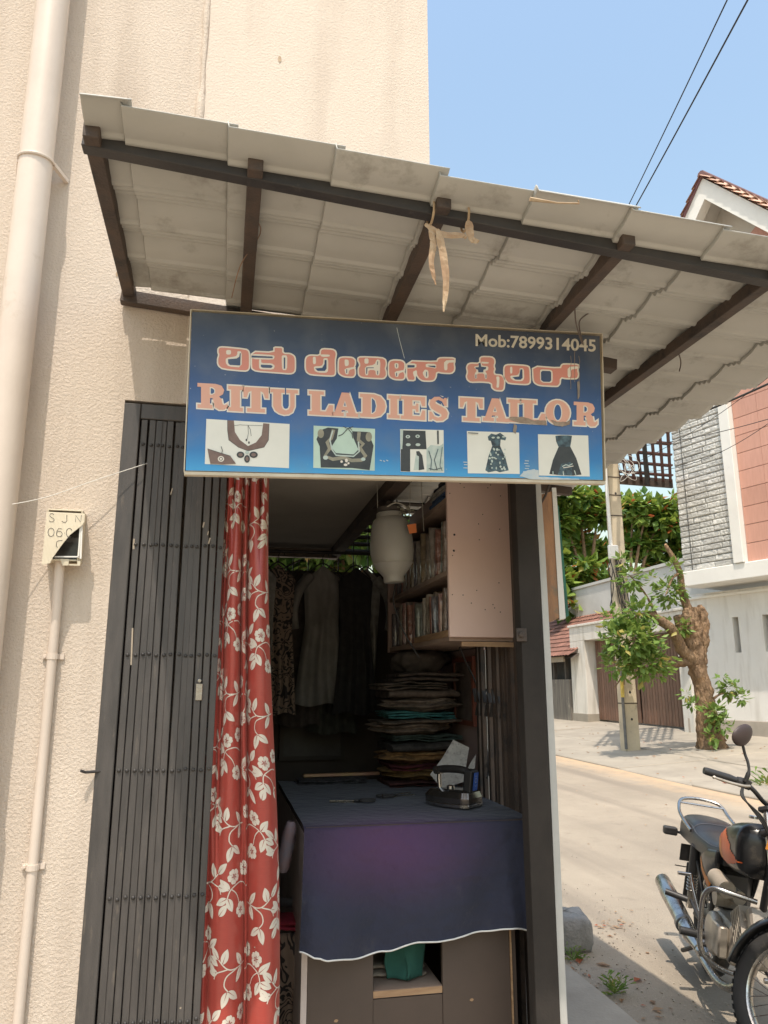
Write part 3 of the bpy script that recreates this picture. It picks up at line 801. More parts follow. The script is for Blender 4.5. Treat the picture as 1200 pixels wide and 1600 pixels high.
# slab-serif Latin letters: outline polygon and counters in a unit box, y upwards
def ell(cx, cy, rx, ry, n=22): return [(cx + rx * math.cos(2 * math.pi * i / n), cy + ry * math.sin(2 * math.pi * i / n)) for i in range(n)]
GL = {
 'I': ([(0, 0), (1, 0), (1, .15), (.80, .15), (.80, .85), (1, .85), (1, 1), (0, 1), (0, .85), (.20, .85), (.20, .15), (0, .15)], []),
 'T': ([(0, 1), (1, 1), (1, .58), (.87, .58), (.80, .80), (.68, .86), (.68, .15), (.86, .15), (.86, 0), (.14, 0), (.14, .15), (.32, .15), (.32, .86), (.2, .8), (.13, .58), (0, .58)], []),
 'U': ([(0, 1), (.52, 1), (.52, .86), (.40, .86), (.40, .34), (.45, .2), (.56, .15), (.67, .21), (.72, .34), (.72, .86), (.58, .86), (.58, 1), (1, 1), (1, .86), (.88, .86), (.88, .32), (.8, .1), (.66, 0), (.5, -.03), (.32, .02), (.18, .12), (.10, .3), (.10, .86), (0, .86)], []),
 'L': ([(0, 1), (.62, 1), (.62, .86), (.47, .86), (.47, .16), (.70, .16), (.84, .44), (1, .44), (1, 0), (0, 0), (0, .15), (.12, .15), (.12, .86), (0, .86)], []),
 'A': ([(.36, 1), (.64, 1), (.91, .15), (1, .15), (1, 0), (.54, 0), (.54, .15), (.62, .15), (.60, .25), (.37, .25), (.34, .15), (.44, .15), (.44, 0), (0, 0), (0, .15), (.08, .15)], [[(.42, .42), (.55, .42), (.485, .64)]]),
 'D': ([(0, 1), (.55, 1), (.8, .92), (.96, .72), (1, .5), (.96, .28), (.8, .08), (.55, 0), (0, 0), (0, .15), (.10, .15), (.10, .85), (0, .85)], [[(.44, .84), (.5, .84), (.60, .74), (.65, .5), (.60, .26), (.5, .16), (.44, .16)]]),
 'E': ([(0, 1), (1, 1), (1, .60), (.87, .60), (.8, .84), (.47, .84), (.47, .60), (.60, .60), (.62, .70), (.72, .70), (.72, .34), (.62, .34), (.60, .45), (.47, .45), (.47, .16), (.8, .16), (.88, .42), (1, .42), (1, 0), (0, 0), (0, .15), (.12, .15), (.12, .85), (0, .85)], []),
 'O': (ell(.5, .5, .5, .52), [ell(.5, .5, .17, .36)]),
 'R': ([(0, 1), (.60, 1), (.80, .94), (.89, .77), (.85, .6), (.72, .5), (.80, .4), (.84, .2), (.9, .16), (1, .24), (1, .1), (.9, -.01), (.72, -.03), (.58, .06), (.54, .28), (.5, .42), (.42, .42), (.42, .15), (.50, .15), (.50, 0), (0, 0), (0, .15), (.12, .15), (.12, .85), (0, .85)], [[(.42, .84), (.5, .84), (.58, .77), (.58, .64), (.5, .57), (.42, .57)]]),
 'S': ([(.92, .98), (.80, .98), (.76, .92), (.55, 1.02), (.3, 1.0), (.1, .86), (.05, .68), (.14, .5), (.38, .38), (.64, .28), (.66, .18), (.5, .12), (.3, .17), (.16, .36), (.04, .36), (.04, .0), (.15, .0), (.20, .06), (.42, -.03), (.72, .0), (.93, .14), (.98, .34), (.88, .5), (.62, .62), (.36, .72), (.36, .83), (.5, .88), (.68, .82), (.80, .64), (.92, .64)], []),
}
def latin(ch, xl, xr, yt, yb, sl=.05):
    poly, holes = GL[ch]
    ins = 2.5
    f = lambda P: [(xl + ins + x * (xr - xl - 2 * ins), yb - ins - y * (yb - yt - 2 * ins) + sl * (x - .5) * (xr - xl)) for x, y in P]
    base = f(poly)
    b = MB(); spoly(b, base, T2)
    w = MB(); spoly(w, offset_poly(base, -2.2), T1)
    L = b.build('letter', M_let2, sg)
    hh = MB(); dk = MB(); any_d = False
    for h in holes:
        hp = f(h); spoly(w, offset_poly(hp, -.5), T3)
        q = offset_poly(hp, 1.0); spoly(dk, q, T4); any_d = True
    w.build('letter_outline', M_letw, L)
    if any_d: dk.build('letter_counter', M_board, L)
for a in (('R', 306, 358, 597, 641), ('I', 354, 382, 600.5, 645), ('T', 378, 422, 603, 646.5), ('U', 420, 468, 606, 649.5),
          ('L', 480, 523, 609, 651), ('A', 517, 562, 611, 653), ('D', 560, 605, 613.5, 654.5), ('I', 604, 627, 615.5, 656), ('E', 624, 667, 617, 658), ('S', 667, 703, 618, 659.5),
          ('T', 716, 757, 619.5, 660.5), ('A', 752, 796, 620, 661), ('I', 791, 815, 621.5, 662), ('L', 812, 855, 623, 663.6), ('O', 850, 893, 623.5, 665), ('R', 894, 936, 626, 667.5)):
    latin(*a)

# telephone line, from the built-in sans font
def text_mesh(txt, bold=.018):
    c = bpy.data.curves.new('t', 'FONT'); c.body = txt; c.size = 1; c.offset = bold; c.resolution_u = 3
    o = bpy.data.objects.new('t', c); COL.objects.link(o)
    bpy.context.view_layer.update()
    me = bpy.data.meshes.new_from_object(o.evaluated_get(bpy.context.evaluated_depsgraph_get()))
    vs = [v.co.copy() for v in me.vertices]; fs = [tuple(p.vertices) for p in me.polygons]
    bpy.data.objects.remove(o); bpy.data.meshes.remove(me); bpy.data.curves.remove(c)
    return vs, fs
vs, fs = text_mesh('Mob:7899314045', .022)
w = max(v.x for v in vs); x0 = min(v.x for v in vs)
h = max(v.y for v in vs)
def tf(v):
    u = (v.x - x0) / (w - x0)
    px = lerp(743, 931, u); base = lerp(540, 549, u)
    return S(px, base - v.y / h * 18.5, T2)
b = MB(); b.add([tf(v) for v in vs], fs)
b.build('telephone_number', mat('cream_number_vinyl', (.70, .66, .56), (.6, .56, .47), 8), sg)

# the five printed pictures
M_paper = mat('picture_white', (.84, .83, .75), (.78, .77, .69), 8, .45)
M_mint = mat('picture_mint', (.56, .72, .60), (.48, .62, .53), 12, .45)
M_pbrown = mat('picture_brown', (.24, .16, .13), (.17, .11, .09), 20, .5)
M_pdark = mat('picture_black', (.035, .04, .042), (.06, .065, .065), 20, .5)
M_pteal = mat('picture_teal', (.10, .17, .20), (.03, .04, .05), 60, .5)
M_ptan = mat('picture_tan', (.36, .33, .24), (.25, .24, .18), 30, .5)
M_plt = mat('picture_pale', (.45, .55, .50), (.6, .66, .6), 40, .5)
def picture(quad, org, sc, items):
    b = MB(); spoly(b, quad, T1)
    mats = [M_paper, M_mint, M_pbrown, M_pdark, M_pteal, M_ptan, M_plt, M_letw]
    pic = b.build('picture', mats[items[0]], sg)
    b = MB(); lv = 0
    for it in items[1:]:
        lv += 1; t = T1 + .00012 * lv + .0002
        f = lambda x, y: (org[0] + x / sc, org[1] + y / sc)
        if it[0] == 'p': spoly(b, [f(*q) for q in it[2]], t, it[1])
        elif it[0] == 's': stroke2(b, [f(*q) for q in it[3]], it[2] / sc, lambda x, y, tt: S(x, y, tt), t, it[1])
        elif it[0] == 'e': spoly(b, [f(*q) for q in ell(*it[2], 16)], t, it[1])
    b.build('printed_drawing', mats, pic)
oa = (300, 640)
picture([(322.5, 654.5), (452.5, 662.5), (451.5, 731.5), (320, 725)], oa, 4, [0,
    ('p', 2, [(222, 66), (262, 68), (268, 140), (300, 190), (350, 228), (400, 205), (435, 160), (445, 85), (482, 88), (478, 190), (450, 235), (350, 258), (290, 235), (230, 190), (222, 130)]),
    ('s', 3, 3, [(222, 66), (222, 130), (230, 190), (290, 235), (350, 258), (450, 235), (478, 190), (482, 88)]),
    ('s', 3, 2, [(262, 100), (300, 95), (350, 98), (440, 100)]), ('s', 3, 2.5, [(350, 98), (365, 125), (370, 165)]), ('s', 3, 2.5, [(350, 98), (352, 150), (345, 185)]),
    ('e', 3, (340, 190, 5, 8)), ('e', 3, (356, 206, 5, 8)),
    ('e', 3, (303, 282, 24, 20)), ('e', 2, (303, 282, 14, 11)), ('e', 3, (385, 282, 26, 20)), ('e', 2, (385, 282, 15, 11)), ('e', 3, (344, 308, 18, 24)), ('e', 2, (344, 308, 10, 15)), ('e', 6, (345, 268, 12, 11)),
    ('p', 2, [(97, 245), (150, 262), (240, 290), (275, 338), (200, 342), (115, 338), (105, 290)]), ('s', 3, 3, [(97, 245), (150, 262), (240, 290)]),
    ('e', 7, (181, 308, 20, 18)), ('e', 3, (181, 308, 12, 11)), ('e', 7, (181, 308, 8, 7)), ('s', 3, 4, [(182, 230), (190, 255), (186, 275)])])
picture([(490, 665), (586, 670), (585.5, 735.5), (489.5, 731)], oa, 4, [1,
    ('p', 3, [(778, 185), (800, 130), (850, 112), (915, 118), (905, 180), (870, 235), (900, 272), (1010, 280), (1040, 250), (1010, 180), (1000, 135), (1100, 140), (1135, 225), (1110, 378), (1000, 365), (805, 362), (798, 230)]),
    ('s', 5, 22, [(885, 125), (870, 180), (845, 205), (860, 245), (830, 290), (880, 310), (945, 300), (1000, 318), (1060, 315), (1085, 290), (1050, 240), (1070, 215), (1040, 190), (1045, 140)]),
    ('s', 6, 9, [(880, 130), (862, 190), (875, 250), (900, 285), (1010, 292), (1045, 262), (1040, 200)]),
    ('e', 6, (835, 300, 16, 13)), ('e', 6, (1070, 310, 14, 11)), ('e', 5, (805, 150, 20, 28)), ('e', 5, (1105, 170, 20, 30)),
    ('s', 3, 5, [(915, 165), (940, 155), (975, 118), (1000, 150), (1005, 180)]), ('s', 3, 4, [(945, 105), (975, 120), (1008, 105)]), ('s', 3, 4, [(960, 130), (985, 112), (1000, 130)]),
    ('e', 7, (935, 325, 8, 8)), ('e', 7, (965, 318, 9, 12)), ('e', 7, (960, 345, 12, 8)), ('e', 7, (978, 335, 7, 7))])
ob = (600, 640); s3 = 1200 / 350
picture([(625, 670.5), (693, 672), (694, 738.5), (626, 737)], ob, s3, [0,
    ('p', 6, [(86, 106), (105, 107), (100, 212), (88, 212)]),
    ('p', 3, [(103, 111), (222, 114), (228, 212), (98, 212)]), ('p', 3, [(90, 212), (140, 212), (140, 332), (90, 330)]),
    ('p', 6, [(228, 212), (250, 190), (300, 195), (318, 180), (320, 332), (228, 332)]),
    ('p', 0, [(141, 212), (228, 213), (228, 331), (141, 331)]),
    ('p', 3, [(284, 112), (293, 112), (294, 185), (286, 185)]),
    ('p', 6, [(172, 232), (188, 228), (188, 325), (158, 325)]), ('p', 3, [(172, 224), (188, 222), (205, 245), (216, 320), (186, 325), (187, 250), (176, 245)]),
    ('e', 6, (128, 145, 12, 9)), ('e', 6, (180, 143, 12, 9)), ('e', 6, (130, 188, 13, 8)), ('e', 6, (182, 188, 13, 8)), ('e', 3, (128, 145, 4, 4)), ('e', 3, (180, 143, 4, 4)),
    ('s', 4, 4, [(240, 220), (255, 270), (250, 325)]), ('s', 4, 4, [(290, 210), (270, 270), (285, 325)]), ('s', 4, 3, [(312, 200), (300, 300), (312, 328)]), ('s', 4, 4, [(240, 315), (270, 322), (312, 312)])])
picture([(729.5, 673.5), (811, 676), (812, 740.5), (731, 739.5)], ob, s3, [0,
    ('p', 4, [(556, 145), (575, 128), (600, 135), (622, 124), (655, 150), (650, 165), (625, 160), (622, 195), (650, 255), (668, 325), (620, 336), (600, 328), (560, 336), (543, 325), (560, 250), (580, 195), (572, 168), (560, 165)]),
    *[('e', 6, (random.Random(k).uniform(556, 652), random.Random(k + 50).uniform(205, 322), random.Random(k + 9).uniform(3, 7), random.Random(k + 3).uniform(3, 8))) for k in range(26)],
    ('e', 6, (585, 150, 9, 5)), ('e', 6, (612, 150, 8, 6)), ('e', 6, (640, 146, 8, 4)), ('s', 3, 4, [(580, 200), (622, 196)]), ('s', 3, 4, [(450, 124), (505, 127)])])
picture([(840.5, 678.5), (919, 680.5), (921.5, 744.5), (842, 743)], ob, s3, [0,
    ('p', 4, [(918, 140), (948, 138), (985, 138), (1007, 140), (1003, 170), (998, 198), (1030, 260), (1058, 348), (1010, 354), (950, 352), (886, 345), (905, 270), (935, 200), (922, 170)]),
    ('p', 3, [(935, 200), (998, 198), (1030, 260), (1058, 348), (1010, 354), (1000, 280), (950, 290), (930, 350), (886, 345), (905, 270)]),
    ('s', 6, 5, [(955, 305), (975, 295), (990, 300), (1010, 290)]), ('s', 7, 4, [(960, 312), (985, 308), (1015, 302)]), ('s', 6, 5, [(905, 330), (906, 350)]), ('s', 6, 5, [(960, 330), (962, 352)]), ('s', 6, 5, [(1020, 325), (1028, 350)])])
# worn patches, tape and scratches on the board
M_tape = mat('brown_torn_tape', (.26, .18, .13), (.40, .32, .25), 40, .6, .4, 90)
M_peel = mat('peeled_white', (.66, .66, .62), (.45, .58, .66), 25, .6)
oc = (710, 600); s5 = 5.106
b = MB(); f5 = lambda P: [(oc[0] + x / s5, oc[1] + y / s5) for x, y in P]
def ragged(P, a=.5, seed=1):
    rd = random.Random(seed); out = []
    for i in range(len(P)):
        p = V(P[i]); q = V(P[(i + 1) % len(P)])
        for k in range(4):
            r_ = p.lerp(q, k / 4); out.append((r_.x + rd.uniform(-a, a), r_.y + rd.uniform(-a, a)))
    return out
spoly(b, ragged(f5([(440, 262), (540, 262), (640, 290), (735, 292), (738, 330), (620, 318), (520, 310), (440, 285)])), .0022)
b.build('torn_tape', M_tape, sg); b = MB()
spoly(b, ragged(f5([(770, 285), (830, 305), (900, 300), (930, 285), (920, 325), (860, 338), (800, 332)])), .0022)
b.build('torn_tape', M_tape, sg)
b = MB()
spoly(b, ragged(f5([(980, -20), (1000, -20), (1000, 100), (985, 125)]), .3), .0023)
spoly(b, ragged(f5([(475, 320), (500, 330), (490, 400), (468, 380)]), .4), .0022)
for (x, y0, y1) in ((905, 556, 620), (898, 545, 600), (892, 556, 610)):
    stroke2(b, [(x + 1.4 * nz(y * .1, x), y) for y in range(y0, y1, 4)], .7, lambda x, y, t: S(x, y, t), .0021)
tag(b.build('tape_residue', mat('old_glue', (.34, .27, .21), (.22, .19, .17), 40, .5), sg), kind='stuff')
b = MB()
spoly(b, ragged([(812, 744), (818, 737), (832, 733), (842, 735), (842, 745), (880, 747), (905, 748), (905, 750), (830, 749)], .6), .0012)
for x, y in ((823, 720), (822, 724), (824, 728), (823, 732), (727, 722), (728, 726), (727, 731)):
    stroke2(b, [(x - 3, y), (x + 3.5, y + .3)], 1.3, lambda x, y, t: S(x, y, t), .0012)
for x, y in ((595, 719), (600, 720), (605, 719)): stroke2(b, [(x - 1.5, y), (x + 1.5, y + 1)], 1.4, lambda x, y, t: S(x, y, t), .0012)
stroke2(b, [(620, 512), (624, 530), (632, 560)], .8, lambda x, y, t: S(x, y, t), .0012)
tag(b.build('peeled_print', M_peel, sg), kind='stuff')

# ================================================================== CURTAIN
cur = thing('curtain', (.08, 2.19, .25), 'red satin curtain printed with white flowers and leaves beside the gate', 'curtain')
CT, CB = 2.09, .30
def cur_fold(u, v):
    """how far the cloth bulges out towards the street"""
    def humps(bounds, amps):
        for k in range(len(bounds) - 1):
            a, c = bounds[k], bounds[k + 1]
            if a <= u <= c:
                t = (u - a) / (c - a); return amps[k] * (math.sin(math.pi * t) ** .75)
        return 0
    top = humps([0, .12, .30, .48, .60, .82, 1], [.02, .026, .03, .022, .034, .03])
    mid = humps([0, .16, .22, .50, .60, 1], [.018, .012, .040, .028, .046])
    bot = humps([0, .10, .54, .585, 1], [.012, .042, .012, .045])
    a = ss(0, .22, v); c = ss(.45, .75, v)
    return lerp(lerp(top, mid, a), bot, c)
def cur_pt(u, v, off=0):
    L = lerp(-.031, -.020, ss(0, 1, v)) - .012 * math.sin(v * 2.6) * (1 - v)
    Rr = lerp(.113, .190, ss(0, .9, v)) 
    x = lerp(L, Rr, u); z = lerp(CT, CB, v)
    d = cur_fold(u, v)
    e = .004
    dx = (cur_fold(min(1, u + e), v) - cur_fold(max(0, u - e), v)) / (2 * e * (Rr - L))
    n = V((-dx * -1, -1, 0)).normalized() if False else V((-dx, -1, 0)).normalized()
    dx *= 1.25
    n.x = -dx / math.sqrt(1 + dx * dx)
    n.y = -1 / math.sqrt(1 + dx * dx)
    x += .006 * nz(v * 4, 2) * (1 - u) + .006 * math.sin(v * 9 + u * 2) * .3
    p = V((x, 2.24 - d * 1.25 + .003 * nz(u * 6, v * 14), z))
    return p + V((n.x * -1 if False else n.x, n.y, 0)) * off
def satin():
    m, nt, b = newmat('red_satin'); L = nt.links.new
    pos = N(nt, 'ShaderNodeNewGeometry').outputs['Position']
    mp = N(nt, 'ShaderNodeMapping'); mp.inputs['Scale'].default_value = (40, 40, 600); L(pos, mp.inputs[0])
    n = N(nt, 'ShaderNodeTexNoise'); n.inputs['Scale'].default_value = 1; n.inputs['Detail'].default_value = 3; L(mp.outputs[0], n.inputs['Vector'])
    mx = N(nt, 'ShaderNodeMix', data_type='RGBA'); mx.inputs[6].default_value = (.31, .036, .030, 1); mx.inputs[7].default_value = (.40, .055, .038, 1); L(n.outputs[0], mx.inputs[0])
    L(mx.outputs[2], b.inputs['Base Color']); b.inputs['Roughness'].default_value = .30; b.inputs['Specular IOR Level'].default_value = .7
    b.inputs['Sheen Weight'].default_value = .35; b.inputs['Sheen Tint'].default_value = (1, .45, .35, 1); b.inputs['Anisotropic'].default_value = .5
    bp = N(nt, 'ShaderNodeBump'); bp.inputs['Strength'].default_value = .12; bp.inputs['Distance'].default_value = .001; L(n.outputs[0], bp.inputs['Height']); L(bp.outputs[0], b.inputs['Normal'])
    return m
b = MB(); b.grid(lambda u, v: cur_pt(u, v), 150, 120)
b.build('cloth', satin(), cur, smooth=180)
# print: flowers, leaves and stems laid out along the cloth surface
NU = 240
def arclen(v):
    s = [0]; p = cur_pt(0, v)
    for i in range(1, NU + 1):
        q = cur_pt(i / NU, v); s.append(s[-1] + (q - p).length); p = q
    return s
ROWS = [arclen(k / 30) for k in range(31)]
def s2u(s, v):
    k = min(29, int(v * 30)); f = v * 30 - k
    def inv(T, x):
        if x <= 0 or x >= T[-1]: return None
        lo, hi = 0, NU
        while hi - lo > 1:
            m = (lo + hi) // 2
            if T[m] <= x: lo = m
            else: hi = m
        return (lo + (x - T[lo]) / max(1e-9, T[hi] - T[lo])) / NU
    a = inv(ROWS[k], s); c = inv(ROWS[k + 1], s)
    if a is None or c is None: return None
    return lerp(a, c, f)
pr = MB(); prc = MB()
def cmap(s, z, off):
    v = (CT - z) / (CT - CB)
    if not 0.002 < v < .998: return None
    u = s2u(s, v)
    if u is None: return None
    return cur_pt(u, v, off)
def patch(mb, fn, nu, nv, off):
    pts = [[fn(i / nu, j / nv) for i in range(nu + 1)] for j in range(nv + 1)]
    P = [[cmap(x, y, off) for x, y in row] for row in pts]
    for j in range(nv):
        for i in range(nu):
            q = [P[j][i], P[j][i + 1], P[j + 1][i + 1], P[j + 1][i]]
            if any(k is None for k in q): continue
            if (q[0] - q[2]).length > .02: continue
            mb.add(q, [(0, 1, 2, 3)])
def leaf(s, z, ang, ln=.040, wd=.019):
    ca, sa = math.cos(ang), math.sin(ang)
    for side in (-1, 1):
        def fn(u, v):
            x = u * ln; prof = wd * .5 * (math.sin(math.pi * u ** .8) ** .8) if 0 < u < 1 else 0
            gap = .0011 * max(0, 1 - u / .7)
            y = side * (gap + v * max(0, prof - gap))
            return (s + x * ca - y * sa, z + x * sa + y * ca)
        patch(pr, fn, 9, 2, .0007)
def flower(s, z, r=.021, rot=0):
    for k in range(5):
        a0 = rot + k * 2 * math.pi / 5
        def fn(u, v):
            th = (u - .5) * 2 * math.pi / 5 * .96
            rad = r * (.98 - .20 * abs(2 * u - 1) ** 2.5 - .07 * max(0, 1 - abs(2 * u - 1) * 4))
            rr = lerp(.08 * r, rad, v)
            return (s + rr * math.cos(a0 + th), z + rr * math.sin(a0 + th))
        patch(pr, fn, 6, 4, .0007)
        def fn2(u, v):
            th = a0; rr = lerp(.12 * r, .42 * r, u); w = (v - .5) * .16 * r * (1 - u * .5)
            return (s + rr * math.cos(th) - w * math.sin(th), z + rr * math.sin(th) + w * math.cos(th))
        patch(prc, fn2, 2, 1, .0013)
def stem(path, w=.0030):
    pp = smooth_path([V((x, y, 0)) for x, y in path], 5)
    n = len(pp)
    def fn(u, v):
        f = u * (n - 1); i = min(n - 2, int(f)); p = pp[i].lerp(pp[i + 1], f - i); d = (pp[i + 1] - pp[i]).normalized()
        ww = w * (v - .5); return (p.x - d.y * ww, p.y + d.x * ww)
    patch(pr, fn, max(8, n), 1, .0006)
def motif(s, z, fl=1, k=0):
    f = fl
    A = (lambda a: a if f > 0 else math.pi - a)
    stem([(s - f * .045, z + .010), (s - f * .01, z + .004), (s + f * .02, z + .006), (s + f * .045, z + .028)])
    stem([(s - f * .01, z + .004), (s + f * .02, z - .008), (s + f * .028, z - .030), (s + f * .018, z - .045)])
    stem([(s + f * .02, z + .006), (s + f * .05, z - .004), (s + f * .06, z - .02)])
    leaf(s - f * .028, z + .008, A(.95)); leaf(s - f * .028, z + .004, A(-1.0))
    leaf(s + f * .034, z + .018, A(1.9), .038); leaf(s + f * .046, z + .028, A(.8)); leaf(s + f * .048, z - .003, A(-.1), .034)
    leaf(s + f * .018, z - .045, A(-2.5)); leaf(s + f * .020, z - .046, A(-1.25))
    flower(s + f * .012, z - .120, .0205, .3 + k); flower(s - f * .034, z - .105, .0205, .9 + k)
    stem([(s - f * .05, z - .150), (s - f * .015, z - .138), (s + f * .02, z - .150), (s + f * .030, z - .175)])
    leaf(s + f * .024, z - .152, A(.7)); leaf(s + f * .030, z - .172, A(-.5), .036); leaf(s + f * .028, z - .172, A(-2.0), .036)
    stem([(s + f * .02, z - .150), (s - f * .0, z - .165), (s - f * .012, z - .188)], .0026)
    flower(s - f * .02, z - .205, .021, .1 + k)
    leaf(s - f * .045, z - .225, A(1.2), .034); leaf(s + f * .05, z - .215, A(2.2), .036)
PERIOD = .345
for ci in range(7):
    s0 = .030 + ci * .108
    zz = 2.28 - (ci % 2) * PERIOD * .5 - (ci * .03)
    k = 0
    while zz > .2:
        motif(s0, zz, 1 if ci % 2 == 0 else -1, k * .7 + ci); zz -= PERIOD; k += 1
tag(pr.build('floral_print', mat('cream_print', (.68, .62, .53), (.62, .56, .47), 9, .45, sheen=.2), cur, smooth=180), kind='stuff')
tag(prc.build('flower_centres', mat('red_print', (.36, .05, .04), None, 9, .5), cur), kind='stuff')
b = MB(); b.tube([(-.06, 2.222, 2.10), (.92, 2.222, 2.12)], .006, 8)
b.build('curtain_rod', M_black, cur)
b = MB(); b.lathe([(.010, 0), (.009, .006), (.003, .01)], (-.068, 2.172, 2.055), (0, -1, 0), 10)
b.build('rod_knob', M_rust, cur)

# ================================================================== CORNER POST AND SIDE
cp = thing('corner_post', (.925, WY, .2), 'black iron corner post at the right of the shop opening', 'post')
b = MB(); b.bb(.890, .960, WY - .004, WY + .002, .15, 2.50); b.bb(.954, .960, WY + .002, WY + .06, .15, 2.50); b.bb(.890, .896, WY + .002, WY + .045, .15, 2.50)
b.build('angle_iron', mat('brown_black_post', (.030, .026, .023), (.045, .038, .033), 7, .75, .2, 100, spec=.2, dirt=(.08, .065, .055), dsc=14, dth=.66), cp, bevel=.001)
b = MB(); b.bb(.872, .905, WY - .012, WY - .0045, 1.545, 1.585); b.lathe([(.009, 0), (.009, .006), (.004, .008)], (.886, WY - .012, 1.565), (0, -1, 0), 10)
b.build('hinge_plate', M_rust, cp, bevel=.001)
b = MB()
pts = [(.955 + .002, 2.52), (.966, 2.2), (.974, 1.85), (.976, 1.5), (.976, 1.1), (.974, .7), (.972, .15)]
q = []
for i, (x, z) in enumerate(pts):
    x += .0
    q.append([V((x - .010, WY + .004, z)), V((x + .011, WY + .004, z)), V((x + .011, WY + .05, z)), V((x - .010, WY + .05, z))])
for i in range(len(q) - 1):
    for k in range(4):
        b.face([q[i][k], q[i][(k + 1) % 4], q[i + 1][(k + 1) % 4], q[i + 1][k]])
tag(b.build('edge_strip', M_strip), 'narrow grey-white strip edging the black corner post', 'strip')

ban = thing('wooden_panel', (1.03, 2.25, 1.6), 'weathered brown wooden panel hung edge-on outside the corner post', 'panel')
M_ply = mat('weathered_ply', (.42, .22, .11), (.26, .15, .09), 7, .75, .3, 60, stretch=(4, 4, 1), dirt=(.13, .15, .12), dsc=7, dth=.55)
def panel(px, depth, mt, nm, y0=2.27):
    b = MB(); f = [onY(x, y, y0) for x, y in px]; q = [p + V((.016, depth, 0)) for p in f]
    b.hexa([f[3], f[2], q[2], q[3], f[0], f[1], q[1], q[0]]) ; return b.build(nm, mt, ban)
panel([(838, 775), (862, 768), (874, 965), (858, 972)], .05, M_ply, 'board')
panel([(862.5, 762), (869, 762), (884, 966), (874.5, 968)], .05, M_white, 'flaking_edge', 2.268)
panel([(870, 790), (873, 790), (889, 962), (884.5, 964)], .05, mat('green_edge', (.03, .16, .10), (.02, .1, .07), 9), 'green_edge', 2.274)
b = MB(); b.tube([onY(843, 790, 2.262), onY(852, 775, 2.25), onY(860, 752, 2.24), onY(850, 745, 2.24)], .004, 6)
b.build('tie', M_rust, ban)

# ================================================================== INSIDE THE SHOP
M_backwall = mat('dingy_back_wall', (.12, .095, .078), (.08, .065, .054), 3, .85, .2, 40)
bw = thing('rear_partition', (.4, 4.2, .2), 'dark rear partition of the shop with a barred slot at the top', 'partition')
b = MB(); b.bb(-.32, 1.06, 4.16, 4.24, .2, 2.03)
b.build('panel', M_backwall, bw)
b = MB(); b.bb(-.32, .60, 4.12, 4.16, 2.10, 2.15)
b.build('lintel', mat('old_timber', (.26, .20, .15), (.18, .13, .10), 9), bw)
for k in range(10):
    b = MB(); b.bb(.19 + k * .085, .196 + k * .085, 4.19, 4.197, 2.03, 2.10 if k < 5 else 2.5)
    b.build('bar', M_black, bw)
b = MB(); b.bar((.30, 4.185, 2.035), (.40, 4.185, 2.095), .008, .008)
b.build('bar', M_black, bw)
for k in range(9):       # slats of the open louvre right of the slab
    z = 2.16 + k * .042
    b = MB(); b.box((.90, 4.22, z), (.56, .035, .014), Matrix.Rotation(.5, 3, 'X'))
    b.build('louvre_slat', M_dark, bw)

sw = thing('side_wall_panel', (1.04, 3.5, .2), 'pink painted panel wall along the right inside of the shop', 'wall panel')
b = MB(); b.bb(1.025, 1.05, 2.93, 4.16, .2, 2.36)
b.build('panel', M_pinkwall, sw)
b = MB(); b.bb(1.019, 1.025, 2.90, 2.93, .2, 1.55)
b.build('edge_trim', M_white, sw)

# folded side gate with slivers of daylight
sgate = thing('side_gate', (.985, 2.55, .2), 'folded dark side gate with daylight slivers behind the ironing table', 'gate')
b = MB(); b.bb(-.008, .008, -.012, .012, 0, 1)
sb_me = b.mesh('side_gate_bar', M_rust)
yy = 2.29; k = 0
while yy < 2.905:
    gap = .026 if yy < 2.58 else .054
    w = random.uniform(.85, 1.1)
    br = inst('gate_bar', sb_me, sgate, (.985 + random.uniform(-.010, .010), yy, .22), (w, 1, 2.08), (random.uniform(-.006, .006), random.uniform(-.006, .006), 0))
    yy += gap; k += 1
for z in (.55, .95, 1.35, 1.75):
    b = MB()
    for j in range(12):
        y = 2.60 + j * .027
        b.bar((.978, y, z), (.978, y + .027, z + (.05 if j % 2 else -.05)), .004, .016, (1, 0, 0))
    b.build('lattice_strip', M_black, sgate)

# ---- wall cabinet
cab = thing('wall_cabinet', (.88, 3.0, 1.56), 'pale pink hanging cabinet with open side full of wrapped cloth packets', 'cabinet')
CX0, CX1, CY0, CY1 = .754, 1.018, 2.50, 3.50
b = MB(); b.bb(CX0, CX1, CY0, CY0 + .018, 1.575, 2.40)
b.build('end_panel', M_pink, cab, bevel=.0015)
b = MB(); b.bb(CX0 - .002, CX1, CY1 - .018, CY1, 1.56, 2.09)
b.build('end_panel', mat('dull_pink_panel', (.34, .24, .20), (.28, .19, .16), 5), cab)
b = MB(); b.bb(CX1 - .012, CX1 - .001, CY0 + .019, CY1 - .019, 1.56, 2.38)
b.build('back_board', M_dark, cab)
M_shelf = mat('dusty_shelf_board', (.40, .29, .22), (.30, .21, .16), 7, .6, dirt=(.5, .4, .3), dsc=9, dth=.62)
for z, nm in ((1.572, 'bottom_board'), (1.80, 'shelf'), (2.062, 'top_board')):
    b = MB(); b.bb(CX0 + .004, CX1 - .013, CY0 + .019, CY1 - .019, z - .009, z + .009)
    b.build(nm, M_shelf, cab)
b = MB(); b.bb(CX0, CX0 + .012, CY0 + .02, CY0 + .5, 1.578, 1.60)
b.build('front_lip', M_wood, cab)
b = MB(); b.bar((CX0 + .05, CY0 + .03, 1.553), (CX1 + .02, CY0 + .005, 1.55), .02, .016)
b.build('support_batten', M_wood, cab)
b = MB()
rd = random.Random(5)
